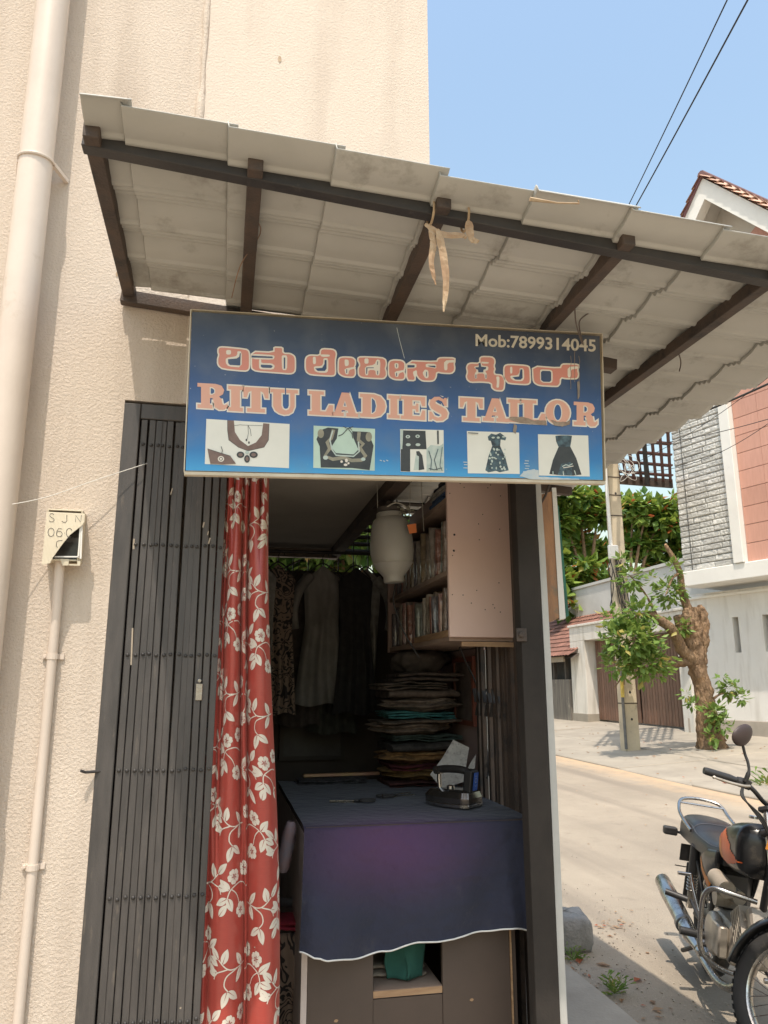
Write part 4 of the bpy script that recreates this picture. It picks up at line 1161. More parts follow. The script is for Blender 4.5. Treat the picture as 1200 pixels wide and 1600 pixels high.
for k in range(22):
    b.lathe([(.0022, 0), (.0012, .001)], (rd.uniform(CX0 + .01, CX1 - .06), CY0 - .0005, rd.uniform(1.6, 2.15)), (0, -1, 0), 6)
for (x, z) in ((.775, 1.873), (.778, 1.93)): b.lathe([(.0042, 0), (.002, .002)], (x, CY0 - .0005, z), (0, -1, 0), 8)
tag(b.build('nail_marks', M_ink, cab), kind='stuff')
# packets
def plast(name, c): return mat(name, c, scale_c(c, .6), 18, .12, .9, 30, spec=.9, coat=1.0, bdist=.02)
PK = [plast('packet_%d' % i, c) for i, c in enumerate([(.33, .28, .22), (.22, .16, .12), (.42, .38, .33), (.30, .14, .10), (.20, .22, .19), (.38, .30, .18), (.16, .14, .15), (.36, .20, .17)])]
rd = random.Random(11)
def packet(y, z0, h, w, j):
    b = MB(); d = rd.uniform(.19, .215)
    x0 = CX0 + rd.uniform(.008, .03)
    tw = rd.uniform(-.02, .02)
    def fn(u, v):
        a = u * 2 * math.pi; ex = math.copysign(abs(math.cos(a)) ** .5, math.cos(a)); ey = math.copysign(abs(math.sin(a)) ** .5, math.sin(a))
        k = 1 - .5 * max(0, (v - .8) / .2) ** 2 - .25 * max(0, (.08 - v) / .08)
        wob = 1 + .25 * nz(v * 5 + j, u * 6)
        return V((x0 + d / 2 + ex * d / 2 * (1 - .06 * max(0, v - .8)), y + tw * v + ey * w / 2 * k * wob, z0 + h * v))
    b.grid(fn, 16, 8)
    o = b.build('cloth_packet', PK[rd.randrange(8)], smooth=60)
    tag(o, 'cloth folded in clear plastic, standing on the %s shelf of the pink cabinet' % ('lower' if z0 < 1.7 else 'upper'), 'packet', 'wrapped cloth packets on the %s cabinet shelf' % ('lower' if z0 < 1.7 else 'upper'))
for z0, hh in ((1.583, .185), (1.811, .205)):
    y = CY0 + .035; j = 0
    while y < CY1 - .05:
        w = rd.uniform(.022, .036)
        packet(y + w / 2, z0, hh * rd.uniform(.82, 1.0), w, j * 3.3 + z0); y += w + .002; j += 1
# bundle on top of the cabinet
bu = MB()
def folded(x0, x1, y0, y1, z0, h, seed, nm, mt, label, cat='folded cloth', group=None, layers=2):
    b = MB()
    for l in range(layers):
        za = z0 + h * l / layers; hb = h / layers * .96; cx = (x0 + x1) / 2; cy = (y0 + y1) / 2
        dx = .03 * nz(seed + .3, l * 3.1); dy = .03 * nz(l * 2.7, seed + .6)
        def fn(u, v):
            a = v * 2 * math.pi
            e = math.copysign(abs(math.cos(a)) ** .45, math.cos(a)); f = math.copysign(abs(math.sin(a)) ** .8, math.sin(a))
            x = lerp(x0, x1, u) + dx
            kk = 1 - .04 * abs(2 * u - 1) ** 6
            sag = .007 * nz(u * 4 + seed, l) + .010 * nz(u * 2.1 + seed * 1.3, 5.5)
            return V((x + .012 * nz(e * 2, seed + u * 3), cy + dy + e * (y1 - y0) / 2 * kk, za + hb * (.5 + .5 * f) * (1 - .25 * abs(2 * u - 1) ** 8) + sag))
        b.grid(fn, 12, 20)
        for uu in (0, 1):
            b.face([fn(uu, k / 20) for k in range(20)][:: (1 if uu else -1)])
    o = b.build(nm, mt, smooth=50)
    return tag(o, label, cat, group)
def cloth(name, c, c2=None, sc=30): return mat(name, c, c2 or scale_c(c, .6), sc, .9, .3, 400)
folded(.77, .95, 2.54, 2.74, 2.072, .030, 1.0, 'folded_cloth', cloth('blue_cloth', (.06, .12, .24)), 'blue folded cloth lying on top of the pink cabinet')
folded(.765, .96, 2.56, 2.78, 2.104, .028, 2.0, 'folded_cloth', cloth('white_cloth', (.60, .58, .54)), 'white folded cloth on the blue one atop the pink cabinet')
folded(.77, .955, 2.55, 2.76, 2.134, .022, 3.0, 'folded_cloth', cloth('dark_cloth', (.05, .06, .09)), 'dark folded cloth topmost on the pink cabinet')

# ---- hanging jar
M_jar = mat('milky_plastic', (.62, .61, .56), (.56, .55, .50), 5, .4, .05, 30, trans=.45)
M_jar.node_tree.nodes['Principled BSDF'].inputs['Subsurface Weight'].default_value = .25
M_jar.node_tree.nodes['Principled BSDF'].inputs['Subsurface Radius'].default_value = (.02, .018, .012)
jar = thing('plastic_jar', (.605, 2.70, 1.78), 'milky white plastic jar hanging by strings from the shop ceiling', 'jar')
b = MB(); b.lathe([(.030, -.004), (.036, -.002), (.038, .003), (.038, .018), (.044, .026), (.064, .050), (.071, .062), (.0745, .066), (.0735, .072), (.077, .082), (.081, .11), (.081, .14), (.077, .18), (.070, .215), (.062, .232), (.052, .240), (.050, .258)], (.605, 2.70, 1.785), (-.06, 0, 1), 36)
b.build('body', M_jar, jar, smooth=40)
b = MB(); b.lathe([(.047, 0), (.047, .016), (.04, .02), (.014, .022), (.012, .04), (.004, .044)], (.589, 2.70, 2.047), (-.06, 0, 1), 24)
b.build('lid', M_dark, jar, smooth=40)
b = MB(); b.face([onY(636, 820, 2.60), onY(650, 818, 2.60), onY(651, 832, 2.60), onY(640, 834, 2.60)])
b.build('tag', mat('orange_tag', (.75, .22, .06), None, 9), jar, solid=.001)
b = MB()
for (a, c) in (((588, 760), (590, 800)), ((642, 752), (640, 812)), ((655, 752), (662, 830))):
    b.tube([onY(a[0], 690, 2.70), onY(*c, 2.70)], .0013, 5)
b.tube(smooth_path([(.56, 2.67, 2.05), (.60, 2.64, 2.07), (.65, 2.66, 2.055), (.66, 2.72, 2.05), (.60, 2.75, 2.06), (.55, 2.72, 2.05), (.56, 2.67, 2.05)], 5), .003, 5)
b.build('strings', mat('plastic_string', (.45, .43, .36), None, 9), jar)
b = MB()
for k in range(26):
    a = k * .7; p = V((.64 + .02 * math.cos(a * 1.7), 2.655 + .012 * math.sin(a), 2.045 + .014 * math.sin(a * 2.3)))
    b.face([p, p + V((.012 * math.cos(a), -.002, .012 * math.sin(a))), p + V((.014 * math.cos(a + .5), 0, .010 * math.sin(a + .6)))])
b.build('frayed_twine', mat('green_twine', (.20, .22, .14), (.3, .26, .2), 20), jar)

# ---- hanging garments at the back
def garment(cx, y, zt, zb, wsh, wbot, mt, label, sl=None, seed=0., skew=0):
    t = thing('hanging_garment', (cx, y, zb), label, 'garment')
    b = MB()
    def prof(v):
        if v < .05: return lerp(.035, wsh, (v / .05) ** .7)
        if v < .42: return lerp(wsh, wsh * .86, (v - .05) / .37)
        return lerp(wsh * .86, wbot, (v - .42) / .58)
    for sd in (-1, 1):
        def fn(u, v):
            w = prof(v); x = cx + skew * v + (u - .5) * 2 * w
            fold = .020 * math.sin(u * 17 + seed + 1.5 * nz(v * 2, seed)) * ss(.1, .8, v) + .008 * nz(u * 9, v * 6, seed)
            z = lerp(zt, zb, v) - .03 * abs(2 * u - 1) ** 1.4 * (1 - ss(0, .25, v)) + .008 * math.sin(u * 9 + seed) * v
            return V((x, y + sd * (.022 * (1 - abs(2 * u - 1) ** 3) + .004) + fold, z))
        b.grid(fn, 26, 30)
    b.build('cloth_body', mt, t, smooth=180)
    if sl:
        for sd in sl:
            b = MB(); x0 = cx + sd * wsh * .92
            pts = [V((x0 - sd * .02, y, zt - .05)), V((x0 + sd * .035, y - .01, zt - .13)), V((x0 + sd * .055, y, zt - .22)), V((x0 + sd * .045, y + .01, zt - .31))]
            b.tube(smooth_path(pts, 5), [lerp(.055, .042, i / 15) for i in range(16)], 12, flat=.5)
            b.build('sleeve', mt, t, smooth=180)
    b = MB(); b.tube(smooth_path([(cx - wsh * .9, y, zt - .05), (cx, y, zt + .015), (cx + wsh * .9, y, zt - .05)], 8), .004, 6)
    b.tube(smooth_path([(cx, y, zt + .015), (cx, y, zt + .05), (cx + .02, y, zt + .075), (cx + .03, y, zt + .05)], 6), .002, 5)
    b.build('hanger', M_black, t)
    return t
def pattern_mat():
    m, nt, bb_ = newmat('swirl_print_cloth'); L = nt.links.new
    pos = N(nt, 'ShaderNodeNewGeometry').outputs['Position']
    n = N(nt, 'ShaderNodeTexNoise'); n.inputs['Scale'].default_value = 14; n.inputs['Detail'].default_value = 1; n.inputs['Distortion'].default_value = 2.0; L(pos, n.inputs['Vector'])
    w = N(nt, 'ShaderNodeMath', operation='MULTIPLY'); w.inputs[1].default_value = 26; L(n.outputs[0], w.inputs[0])
    s = N(nt, 'ShaderNodeMath', operation='SINE'); L(w.outputs[0], s.inputs[0])
    r = N(nt, 'ShaderNodeMapRange'); r.inputs[1].default_value = .15; r.inputs[2].default_value = .5; L(s.outputs[0], r.inputs[0])
    mx = N(nt, 'ShaderNodeMix', data_type='RGBA'); mx.inputs[6].default_value = (.22, .16, .12, 1); mx.inputs[7].default_value = (.02, .017, .016, 1); L(r.outputs[0], mx.inputs[0])
    L(mx.outputs[2], bb_.inputs['Base Color']); bb_.inputs['Roughness'].default_value = .8; return m
M_swirl = pattern_mat()
garment(.245, 3.66, 1.98, 1.28, .085, .10, M_swirl, 'dark swirl-patterned long garment hanging nearest the red curtain', None, 1.0)
garment(.36, 3.82, 1.97, 1.22, .09, .12, cloth('dim_brown_cloth', (.07, .055, .045)), 'dim brown long garment behind the light grey one', (-1,), 6.4)
garment(.55, 3.86, 1.98, 1.18, .08, .12, cloth('dim_olive_cloth', (.06, .06, .045)), 'dim olive garment at the back between grey and black ones', (1,), 7.7)
garment(.165, 3.60, 1.97, 1.40, .07, .06, cloth('pale_grey_cloth', (.30, .29, .265)), 'pale grey garment half hidden behind the red curtain edge', None, 4.0)
garment(.47, 3.72, 1.99, 1.32, .095, .13, cloth('light_grey_cloth', (.23, .22, .20), (.15, .14, .125), 8), 'light grey long garment with open front hanging at the back', (-1,), 2.2)
garment(.63, 3.68, 1.98, 1.28, .085, .11, cloth('black_cloth', (.03, .028, .027)), 'black garment hanging in front of a pale sleeve at the back', None, 5.1)
garment(.70, 3.78, 1.99, 1.46, .08, .05, cloth('grey_white_cloth', (.34, .33, .30)), 'greyish white garment with pointed sleeve nearest the hanging jar', (1,), 3.3)
b = MB(); b.tube([(-.31, 3.68, 2.05), (1.02, 3.70, 2.06)], .008, 8)
tag(b.build('clothes_rod', M_black, smooth=180), 'dark rod that the garments hang from at the back', 'rod')
# faint things on the rear wall
fr_ = thing('framed_picture', (.42, 4.15, 1.15), 'dim framed picture leaning low on the rear partition', 'picture')
b = MB(); b.bb(.33, .63, 4.12, 4.155, 1.05, 1.42)
b.build('print', mat('dim_print', (.11, .10, .085), (.07, .06, .055), 6), fr_)
b = MB()
for q in ((.31, .33, 1.03, 1.44), (.63, .65, 1.03, 1.44), (.33, .63, 1.42, 1.44), (.33, .63, 1.03, 1.05)): b.bb(q[0], q[1], 4.115, 4.158, q[2], q[3])
b.build('frame', M_dark, fr_)

# ---- ironing table
TZ = 1.005
tb = thing('ironing_table', (.6, 2.9, .2), 'brown laminate work table under the navy cloth', 'table')
TX0, TX1, TY0, TY1 = .262, .965, 2.375, 3.46
b = MB(); b.bb(TX0, TX1, TY0, TY1, TZ - .022, TZ)
b.build('tabletop', M_brownlam, tb, bevel=.002)
fy = TY0 + .02
def fp(px, py): p = onY(px, py, fy); return p
xA = fp(480, 1540).x; xB = fp(583, 1540).x; xC = fp(692, 1540).x; xD = fp(798, 1540).x
b = MB(); b.bb(xA, xB, fy, fy + .018, .2, TZ - .023); b.build('front_panel', M_brownlam, tb, bevel=.001)
b = MB(); b.bb(xC, xD, fy, fy + .018, .2, TZ - .023); b.build('front_panel', M_brownlam, tb, bevel=.001)
zS = fp(640, 1545).z
b = MB(); b.bb(xB + .001, xC - .001, fy + .006, fy + .5, zS - .02, zS); b.build('shelf', M_shelf, tb)
b = MB(); b.bb(xB + .001, xC - .001, fy + .003, fy + .005, zS - .018, zS - .001); b.build('shelf_edge', M_wood, tb)
b = MB(); b.bb(xB + .001, xC - .001, fy + .004, fy + .02, .42, zS - .022); b.build('lower_rail', M_brownlam, tb)
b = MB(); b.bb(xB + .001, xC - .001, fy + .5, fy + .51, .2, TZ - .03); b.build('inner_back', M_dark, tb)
b = MB(); b.bb(xA - .018, xA - .001, fy - .002, TY1 - .02, .2, TZ - .023); b.build('side_panel', mat('white_laminate_edge', (.62, .54, .50), (.5, .42, .38), 9, .5, dirt=(.2, .13, .1), dsc=20, dth=.66), tb)
b = MB(); b.bb(xD + .001, xD + .006, fy - .003, fy + .02, .2, TZ - .023); b.build('raw_edge', M_wood, tb)
b = MB(); b.bb(xD + .007, xD + .02, fy + .002, TY1 - .02, .2, TZ - .023); b.build('side_panel', M_brownlam, tb)
b = MB()
for (px, py) in ((737, 1562), (525, 1595)):
    p = fp(px, py); b.face([V((p.x + .006 * math.cos(a) * (1 + .5 * nz(a, px)), fy - .0008, p.z + .004 * math.sin(a) * (1 + .6 * nz(a * 2, py)))) for a in [k * math.pi / 5 for k in range(10)]])
tag(b.build('screw_scars', M_wood, tb), kind='stuff')

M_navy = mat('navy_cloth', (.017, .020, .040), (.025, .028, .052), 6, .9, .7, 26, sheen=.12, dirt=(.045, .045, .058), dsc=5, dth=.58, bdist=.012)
def paint_sheen(m):  # soft purple sheen on the cloth, painted into its base colour
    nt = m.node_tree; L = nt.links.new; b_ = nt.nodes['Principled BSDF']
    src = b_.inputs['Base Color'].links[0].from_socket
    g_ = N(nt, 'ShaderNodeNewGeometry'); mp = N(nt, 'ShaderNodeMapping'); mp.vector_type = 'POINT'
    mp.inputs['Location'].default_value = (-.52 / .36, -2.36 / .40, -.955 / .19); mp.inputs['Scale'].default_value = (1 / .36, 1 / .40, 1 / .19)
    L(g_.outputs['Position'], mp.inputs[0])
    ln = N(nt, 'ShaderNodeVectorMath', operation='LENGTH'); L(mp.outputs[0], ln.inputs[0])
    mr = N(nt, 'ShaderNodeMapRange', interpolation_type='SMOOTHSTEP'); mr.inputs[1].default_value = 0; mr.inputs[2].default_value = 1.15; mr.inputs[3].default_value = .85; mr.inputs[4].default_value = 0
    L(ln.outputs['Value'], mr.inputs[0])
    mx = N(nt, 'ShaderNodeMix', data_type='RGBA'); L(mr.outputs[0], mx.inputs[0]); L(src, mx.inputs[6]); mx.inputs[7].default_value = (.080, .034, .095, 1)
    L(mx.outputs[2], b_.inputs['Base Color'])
paint_sheen(M_navy)
tc = thing('table_cloth', (.6, 2.8, .68), 'navy cloth with painted-in purple sheen and white selvedge draped over the ironing table', 'tablecloth')
HEM = [(.20, .690), (.26, .692), (.33, .668), (.42, .655), (.50, .665), (.60, .688), (.70, .692), (.80, .700), (.88, .712), (.93, .70), (.945, .688), (.968, .685), (.99, .70)]
def hem(x):
    for (a, za), (c, zc) in zip(HEM, HEM[1:]):
        if a <= x <= c: return lerp(za, zc, ss(0, 1, (x - a) / (c - a)))
    return HEM[0][1] if x < HEM[0][0] else HEM[-1][1]
def clo(u, v):
    x = lerp(TX0 - .004, TX1 + .008, u)
    if v < .40:                                   # on top
        t = v / .40; y = lerp(3.44, TY0 - .004, t)
        z = TZ + .0035 + .004 * max(0, nz(x * 6, y * 6)) + .010 * max(0, nz(x * 13, y * 9, 2)) * ss(.5, .05, t)
        if t > .93: z -= .006 * ((t - .93) / .07) ** 2
        return V((x, y, z))
    t = (v - .40) / .60
    zb = hem(x); z = lerp(TZ - .003, zb, t)
    amp = .006 + .034 * t
    fold = amp * (1.1 * math.sin(x * 19 + 1.2 + .8 * t) * lerp(1, .45, ss(.42, .62, x)) + .9 * nz(x * 9, t * 1.5) + .5 * math.sin(x * 46) * ss(.84, .90, x)) + .004 * nz(x * 14, t * 9, 4) + .003 * nz(x * 30, t * 16, 8)
    y = TY0 - .010 - .004 * t - .012 * math.sin(min(1, t * 3) * math.pi / 2) - fold * .8 - .012 * t
    x2 = x + .012 * t * nz(x * 5, 7) - (.012 * t if x < .3 else 0) + (.004 * t if x > .9 else 0)
    return V((x2, y, z))
b = MB(); b.grid(clo, 130, 90)
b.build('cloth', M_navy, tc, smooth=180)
b = MB()
b.tube([clo(i / 160, 1.0) + V((0, -.001, -.001)) for i in range(161)], .0026, 5)
b.build('white_selvedge', mat('white_selvedge', (.78, .77, .74), None, 9), tc, smooth=180)
b = MB()
b.tube([clo(i / 160, 1.0) + V((0, .006, .012 + .005 * math.sin(i * .05))) for i in range(25, 150)], .002, 5)
b.build('second_selvedge', mat('grey_selvedge', (.45, .46, .48), None, 9), tc, smooth=180)
# side fall on the right
b = MB()
def cls(u, v):
    y = lerp(TY0 - .012, 3.0, u); z = lerp(TZ + .003, lerp(.69, .85, ss(0, 1, u)), v)
    return V((TX1 + .009 + .010 * math.sin(u * 30) * v + .006 * v + .008 * nz(u * 8, v * 6), y, z))
b.grid(cls, 40, 24)
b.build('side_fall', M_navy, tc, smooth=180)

# ---- clothes iron
iron = thing('clothes_iron', (.80, 2.64, TZ + .008), 'chrome clothes iron with black handle and blue end label on the navy cloth', 'iron', local=True, rot=(0, 0, R(133)))
# local frame: +x is the tip
def outline(k, l0=-.085, l1=.115, w=.056):
    pts = []
    for i in range(26):
        t = i / 25
        x = lerp(l0, l1, t); y = w * k * (1 - max(0, (t - .38) / .62) ** 2.1) ** .75 * (.86 + .14 * ss(0, .15, t))
        pts.append((x * (.97 + .03 * k) if k < 1 else x, y))
    return pts + [(x, -y) for x, y in reversed(pts[:-1])]
b = MB(); b.prism(outline(1), lambda x, y, t: V((x, y, t)), 0, .012)
b.build('soleplate', M_chrome, iron, smooth=30, bevel=.0015)
b = MB()
o0 = outline(.96); o1_ = outline(.80, -.08, .095); o2_ = outline(.50, -.06, .055)
lv = [(o0, .0125), (o0, .03), (o1_, .048), (o2_, .055)]
for (pa, za), (pb, zb) in zip(lv, lv[1:]):
    n_ = len(pa)
    b.add([V((x, y, za)) for x, y in pa] + [V((x, y, zb)) for x, y in pb], [(i, (i + 1) % n_, n_ + (i + 1) % n_, n_ + i) for i in range(n_)])
b.face([V((x, y, .055)) for x, y in o2_])
b.build('shell', mat('dark_chrome', (.22, .20, .18), (.12, .11, .10), 8, .18, 0, 50, .9), iron, smooth=35)
b = MB(); b.tube([(.055, 0, .052), (.058, 0, .085), (.056, 0, .118)], .008, 10); b.box((.057, 0, .112), (.022, .026, .024))
b.build('front_pillar', M_chrome, iron, smooth=40)
b = MB(); b.tube(smooth_path([(.075, 0, .110), (.03, 0, .117), (-.03, 0, .118), (-.055, 0, .112)], 5), [.013] * 16, 12)
b.build('handle', mat('black_bakelite', (.018, .017, .017), (.03, .028, .027), 9, .35), iron, smooth=50)
b = MB(); b.box((-.066, 0, .083), (.032, .046, .076), Matrix.Rotation(-.12, 3, 'Y'))
hb = b.build('rear_block', mat('black_bakelite_block', (.02, .019, .019), None, 9, .4), iron, bevel=.006, seg=3)
b = MB(); b.box((-.0868, 0, .083), (.001, .030, .058), Matrix.Rotation(-.12, 3, 'Y'))
b.build('blue_label', mat('blue_label', (.03, .14, .55), (.02, .10, .45), 30, .4), iron)
b = MB()
rt_ = Matrix.Rotation(-.12, 3, 'Y')
def lab(x, y, t): return V((-.0868, 0, .083)) + rt_ @ V((-.0008, x, y))
stroke2(b, arc(0, .004, .007, .007, 0, 360, 16), .0018, lab, 0); stroke2(b, arc(0, -.010, .006, .005, 180, 360, 10), .0015, lab, 0)
stroke2(b, [(-.006, .018), (.006, .018)], .0016, lab, 0)
b.build('label_print', mat('pale_label_print', (.5, .6, .8), None, 9), iron)
b = MB(); b.lathe([(.014, 0), (.014, .008), (.006, .011)], (.012, 0, .055), (0, 0, 1), 14)
b.build('dial', M_chrome, iron, smooth=40)
b = MB(); b.tube(smooth_path([(.95, 2.72, 1.09), (.985, 2.80, 1.12), (1.0, 2.88, 1.25), (.985, 2.9, 1.40), (.95, 2.93, 1.50), (.92, 2.92, 1.56)], 6), .0038, 6)
tag(b.build('power_cord', M_ink, smooth=180), 'black power cord running up the pink wall from the iron', 'cord')

# newspaper sheets behind the iron
M_news = mat('newsprint', (.50, .47, .42), (.40, .37, .33), 40, .9, dirt=(.22, .2, .19), dsc=70, dth=.52)
b = MB(); q = [onY(672, 1210, 2.83), onY(690, 1232, 2.80), onY(724, 1222, 2.80), onY(733, 1168, 2.86), onY(708, 1156, 2.88), onY(690, 1186, 2.86)]
b.face(q); b.face([onY(735, 1192, 2.84), onY(744, 1178, 2.86), onY(742, 1200, 2.82), onY(728, 1208, 2.82)])
tag(b.build('newspaper_sheet', M_news, solid=.001), 'crumpled newspaper sheet leaning behind the clothes iron', 'newspaper')
# scissors
def scissors(px, py, rz, label):
    p = onZ(px, py, TZ + .008)
    t = thing('scissors', p, label, 'scissors', local=True, rot=(0, 0, rz))
    for s_ in (-1, 1):
        b = MB(); b.bar((-.005, 0, .003 * s_), (.085, s_ * .010, .003 * s_), .010, .003); b.build('blade', M_chrome, t)
        b = MB(); b.tube([(-.04 + .026 * math.cos(a) - .01, s_ * -.016 + .013 * math.sin(a), .004) for a in [k * math.pi / 8 for k in range(16)]], .0035, 6, closed=True); b.bar((-.02, s_ * -.008, .003), (0, 0, .003), .007, .006)
        b.build('handle_loop', M_black, t, smooth=180)
scissors(552, 1252, 2.9, 'large black-handled scissors lying left on the navy cloth')
scissors(618, 1243, .5, 'small dark scissors lying mid-table on the navy cloth, left of the iron')
# measuring strips and patterned bundle on the far edge
b = MB(); p0 = onZ(474, 1212, TZ + .03); p1 = onZ(592, 1208, TZ + .03)
b.bar(p0, p1, .03, .012)
tag(b.build('ruler', mat('faded_wood_ruler', (.50, .34, .16), (.45, .20, .17), 7, .5), bevel=.002), 'faded yellow and pink wooden ruler at the far edge of the table', 'ruler')
folded(.33, .62, 3.30, 3.45, TZ + .004, .020, 6.0, 'folded_cloth', cloth('speckled_grey_cloth', (.10, .10, .11), (.02, .02, .022), 60), 'speckled black and grey cloth folded under the ruler')
# ---- stacks of folded cloth at the right rear
rd = random.Random(3)
stk = [((.10, .035, .03), 'dark maroon'), ((.17, .10, .03), 'mustard brown'), ((.16, .03, .035), 'deep red'), ((.20, .11, .04), 'ochre'), ((.05, .045, .04), 'charcoal'), ((.12, .17, .14), 'dull sage green'), ((.14, .10, .07), 'umber brown'), ((.16, .12, .09), 'tan'), ((.10, .33, .33), 'turquoise'), ((.17, .13, .10), 'light brown'), ((.12, .09, .07), 'coffee brown'), ((.2, .16, .13), 'beige'), ((.11, .085, .07), 'dark taupe')]
z = TZ + .006
def crumpled(cx, cy, z0, rx, ry, h, seed, mt, label):
    b = MB()
    def fn(u, v):
        a = u * 2 * math.pi; t = v
        r_ = (1 + .28 * nz(math.cos(a) * 1.6 + seed, math.sin(a) * 1.6, t * 1.5) + .14 * nz(math.cos(a) * 5, math.sin(a) * 5 + seed, t * 5))
        prof = math.sin(min(1, t * 1.02) * math.pi) ** .6 if t < 1 else 0
        fold = .10 * math.sin(t * 22 + 3 * nz(a * .8, seed)) 
        return V((cx + rx * (r_ + fold) * prof * math.cos(a), cy + ry * (r_ + fold) * prof * math.sin(a), z0 + h * t + .012 * nz(math.cos(a) * 2 + seed, math.sin(a) * 2, 3)))
    b.grid(fn, 40, 22)
    return tag(b.build('folded_cloth', mt, smooth=180), label, 'folded cloth', 'folded cloth stack on the table')
for i, (c, nm) in enumerate(stk):
    mt = cloth('stack_%s' % nm.replace(' ', '_'), scale_c(c, 1.35), scale_c(c, .4), 26)
    lab = '%s %s cloth in the pile at the rear of the table%s' % (nm, 'crumpled' if i in (1, 3, 6, 9) else 'folded', ', topmost' if i == len(stk) - 1 else '')
    if i in (1, 3, 6, 9):
        h = .078
        crumpled(.83 + rd.uniform(-.03, .02), 3.24, z - .008, .165, .14, h, 5.1 * i + .7, mt, lab); z += h - .030
        continue
    h = rd.choice((.016, .022, .03, .04))
    xo = rd.uniform(-.05, .04)
    folded(.69 + xo, .985 + rd.uniform(-.08, .01), 3.10 + rd.uniform(-.03, .04), 3.42, z, h, 10 + i * 3.7, 'folded_cloth', mt, lab, 'folded cloth', 'folded cloth stack on the table', layers=rd.choice((1, 2, 3)))
    z += h + .001
# crumpled bundle on the stack
b = MB()
def bl(u, v):
    a = u * 2 * math.pi; ph = (v - .5) * math.pi
    r = 1 + .35 * nz(math.cos(a) * 2, math.sin(a) * 2, v * 4) + .18 * nz(math.cos(a) * 6, math.sin(a) * 6, v * 9)
    return V((.85 + .12 * r * math.cos(a) * math.cos(ph), 3.27 + .10 * r * math.sin(a) * math.cos(ph), z + .045 + .055 * r * math.sin(ph)))
b.grid(bl, 28, 16)
tag(b.build('cloth_bundle', cloth('dark_brown_bundle', (.09, .075, .06), (.05, .04, .035), 20), smooth=180), 'dark crumpled cloth bundle on top of the folded stack', 'bundle')
# red-brown picture frame on the side wall
pf = thing('side_wall_frame', (1.02, 3.05, 1.3), 'red-brown framed picture hung on the pink inner side wall', 'picture')
b = MB(); y0, y1, z0_, z1_ = 3.02, 3.30, 1.25, 1.53
for q in ((y0, y0 + .02, z0_, z1_), (y1 - .02, y1, z0_, z1_), (y0 + .02, y1 - .02, z0_, z0_ + .02), (y0 + .02, y1 - .02, z1_ - .02, z1_)): b.bb(1.005, 1.024, q[0], q[1], q[2], q[3])
b.build('frame', mat('redbrown_frame', (.22, .07, .045), None, 9, .4), pf)
b = MB(); b.bb(1.012, 1.018, y0 + .02, y1 - .02, z0_ + .02, z1_ - .02)
b.build('picture_glass', mat('dim_picture', (.20, .16, .14), (.13, .1, .09), 9, .2), pf)
b = MB(); b.tube(smooth_path([onY(620, 905, 2.75), onY(615, 940, 2.72), onY(630, 985, 2.7), onY(655, 1028, 2.72)], 6), .0028, 6)
tag(b.build('hanging_wire', M_ink, smooth=180), 'thin dark wire hanging from the jar past the cabinet', 'wire')
# white ribbon loop on the post
b = MB(); b.tube(smooth_path([onY(822, 1026, 2.24), onY(819, 1040, 2.24), onY(822, 1050, 2.24), onY(819, 1058, 2.24), onY(823, 1068, 2.24)], 6), .0024, 6)
tag(b.build('ribbon', mat('white_ribbon', (.75, .73, .69), None, 9), smooth=180), 'small white ribbon loop on the inner side of the black corner post', 'ribbon')

# under the table
folded(xB + .01, xC - .03, fy + .09, fy + .30, zS + .001, .035, 20, 'folded_cloth', cloth('beige_bundle', (.38, .31, .24)), 'beige folded cloth on the shelf under the table')
b = MB()
def gd(u, v):
    x = lerp(xB + .045, xC - .035, u) + .01 * nz(u * 4, v * 3); z_ = lerp(zS + .15, zS + .008, v); y = fy + .075 + .03 * math.sin(u * math.pi * 2.2 + v) * .5 - .02 * v
    return V((x - .02 * (v - .5) * (1 if u > .5 else -1), y, z_))
b.grid(gd, 18, 14)
tag(b.build('green_cloth', cloth('dark_green_cloth', (.02, .10, .075), (.015, .07, .055), 9), smooth=180, solid=.004), 'dark green cloth hanging over the shelf under the table', 'cloth')
# left of the table
b = MB()
def hg(u, v):
    a = u * 2 * math.pi; k = .5 + .5 * math.sin(v * math.pi) ** .5
    return V((.232 + .022 * k * math.cos(a) * (1 + .3 * nz(u * 6, v * 4)) - .02 * v, 2.52 + .03 * k * math.sin(a), lerp(1.00, .855, v)))
b.grid(hg, 20, 14)
tag(b.build('hanging_cloth', mat('pinkish_grey_cloth', (.30, .17, .15), (.20, .20, .24), 12, .8), smooth=180), 'pinkish grey cloth bunch hanging at the left end of the table', 'cloth')
b = MB(); b.tube([(-.30, 2.75, .735), (.30, 2.72, .715)], .014, 12)
tag(b.build('metal_tube', mat('grey_tube', (.32, .32, .33), (.2, .2, .21), 9, .35, metal=.6), smooth=180), 'grey metal tube low between curtain and table', 'tube')
b = MB()
def fb(u, v):
    return V((lerp(.16, .31, u), 2.60 + .03 * math.sin(u * 14) * v + .02 * nz(u * 5, v * 5), lerp(.66, .22, v)))
b.grid(fb, 30, 30)
M_worm = pattern_mat(); M_worm.name = 'worm_print_cloth'
tag(b.build('draped_cloth', M_worm, smooth=180, solid=.003), 'black cloth with pale wavy print low between curtain and table', 'cloth')
folded(.18, .30, 2.58, 2.70, .665, .03, 30, 'folded_cloth', cloth('crimson_cloth', (.30, .02, .04)), 'crimson folded cloth on the wavy-print cloth left of the table')

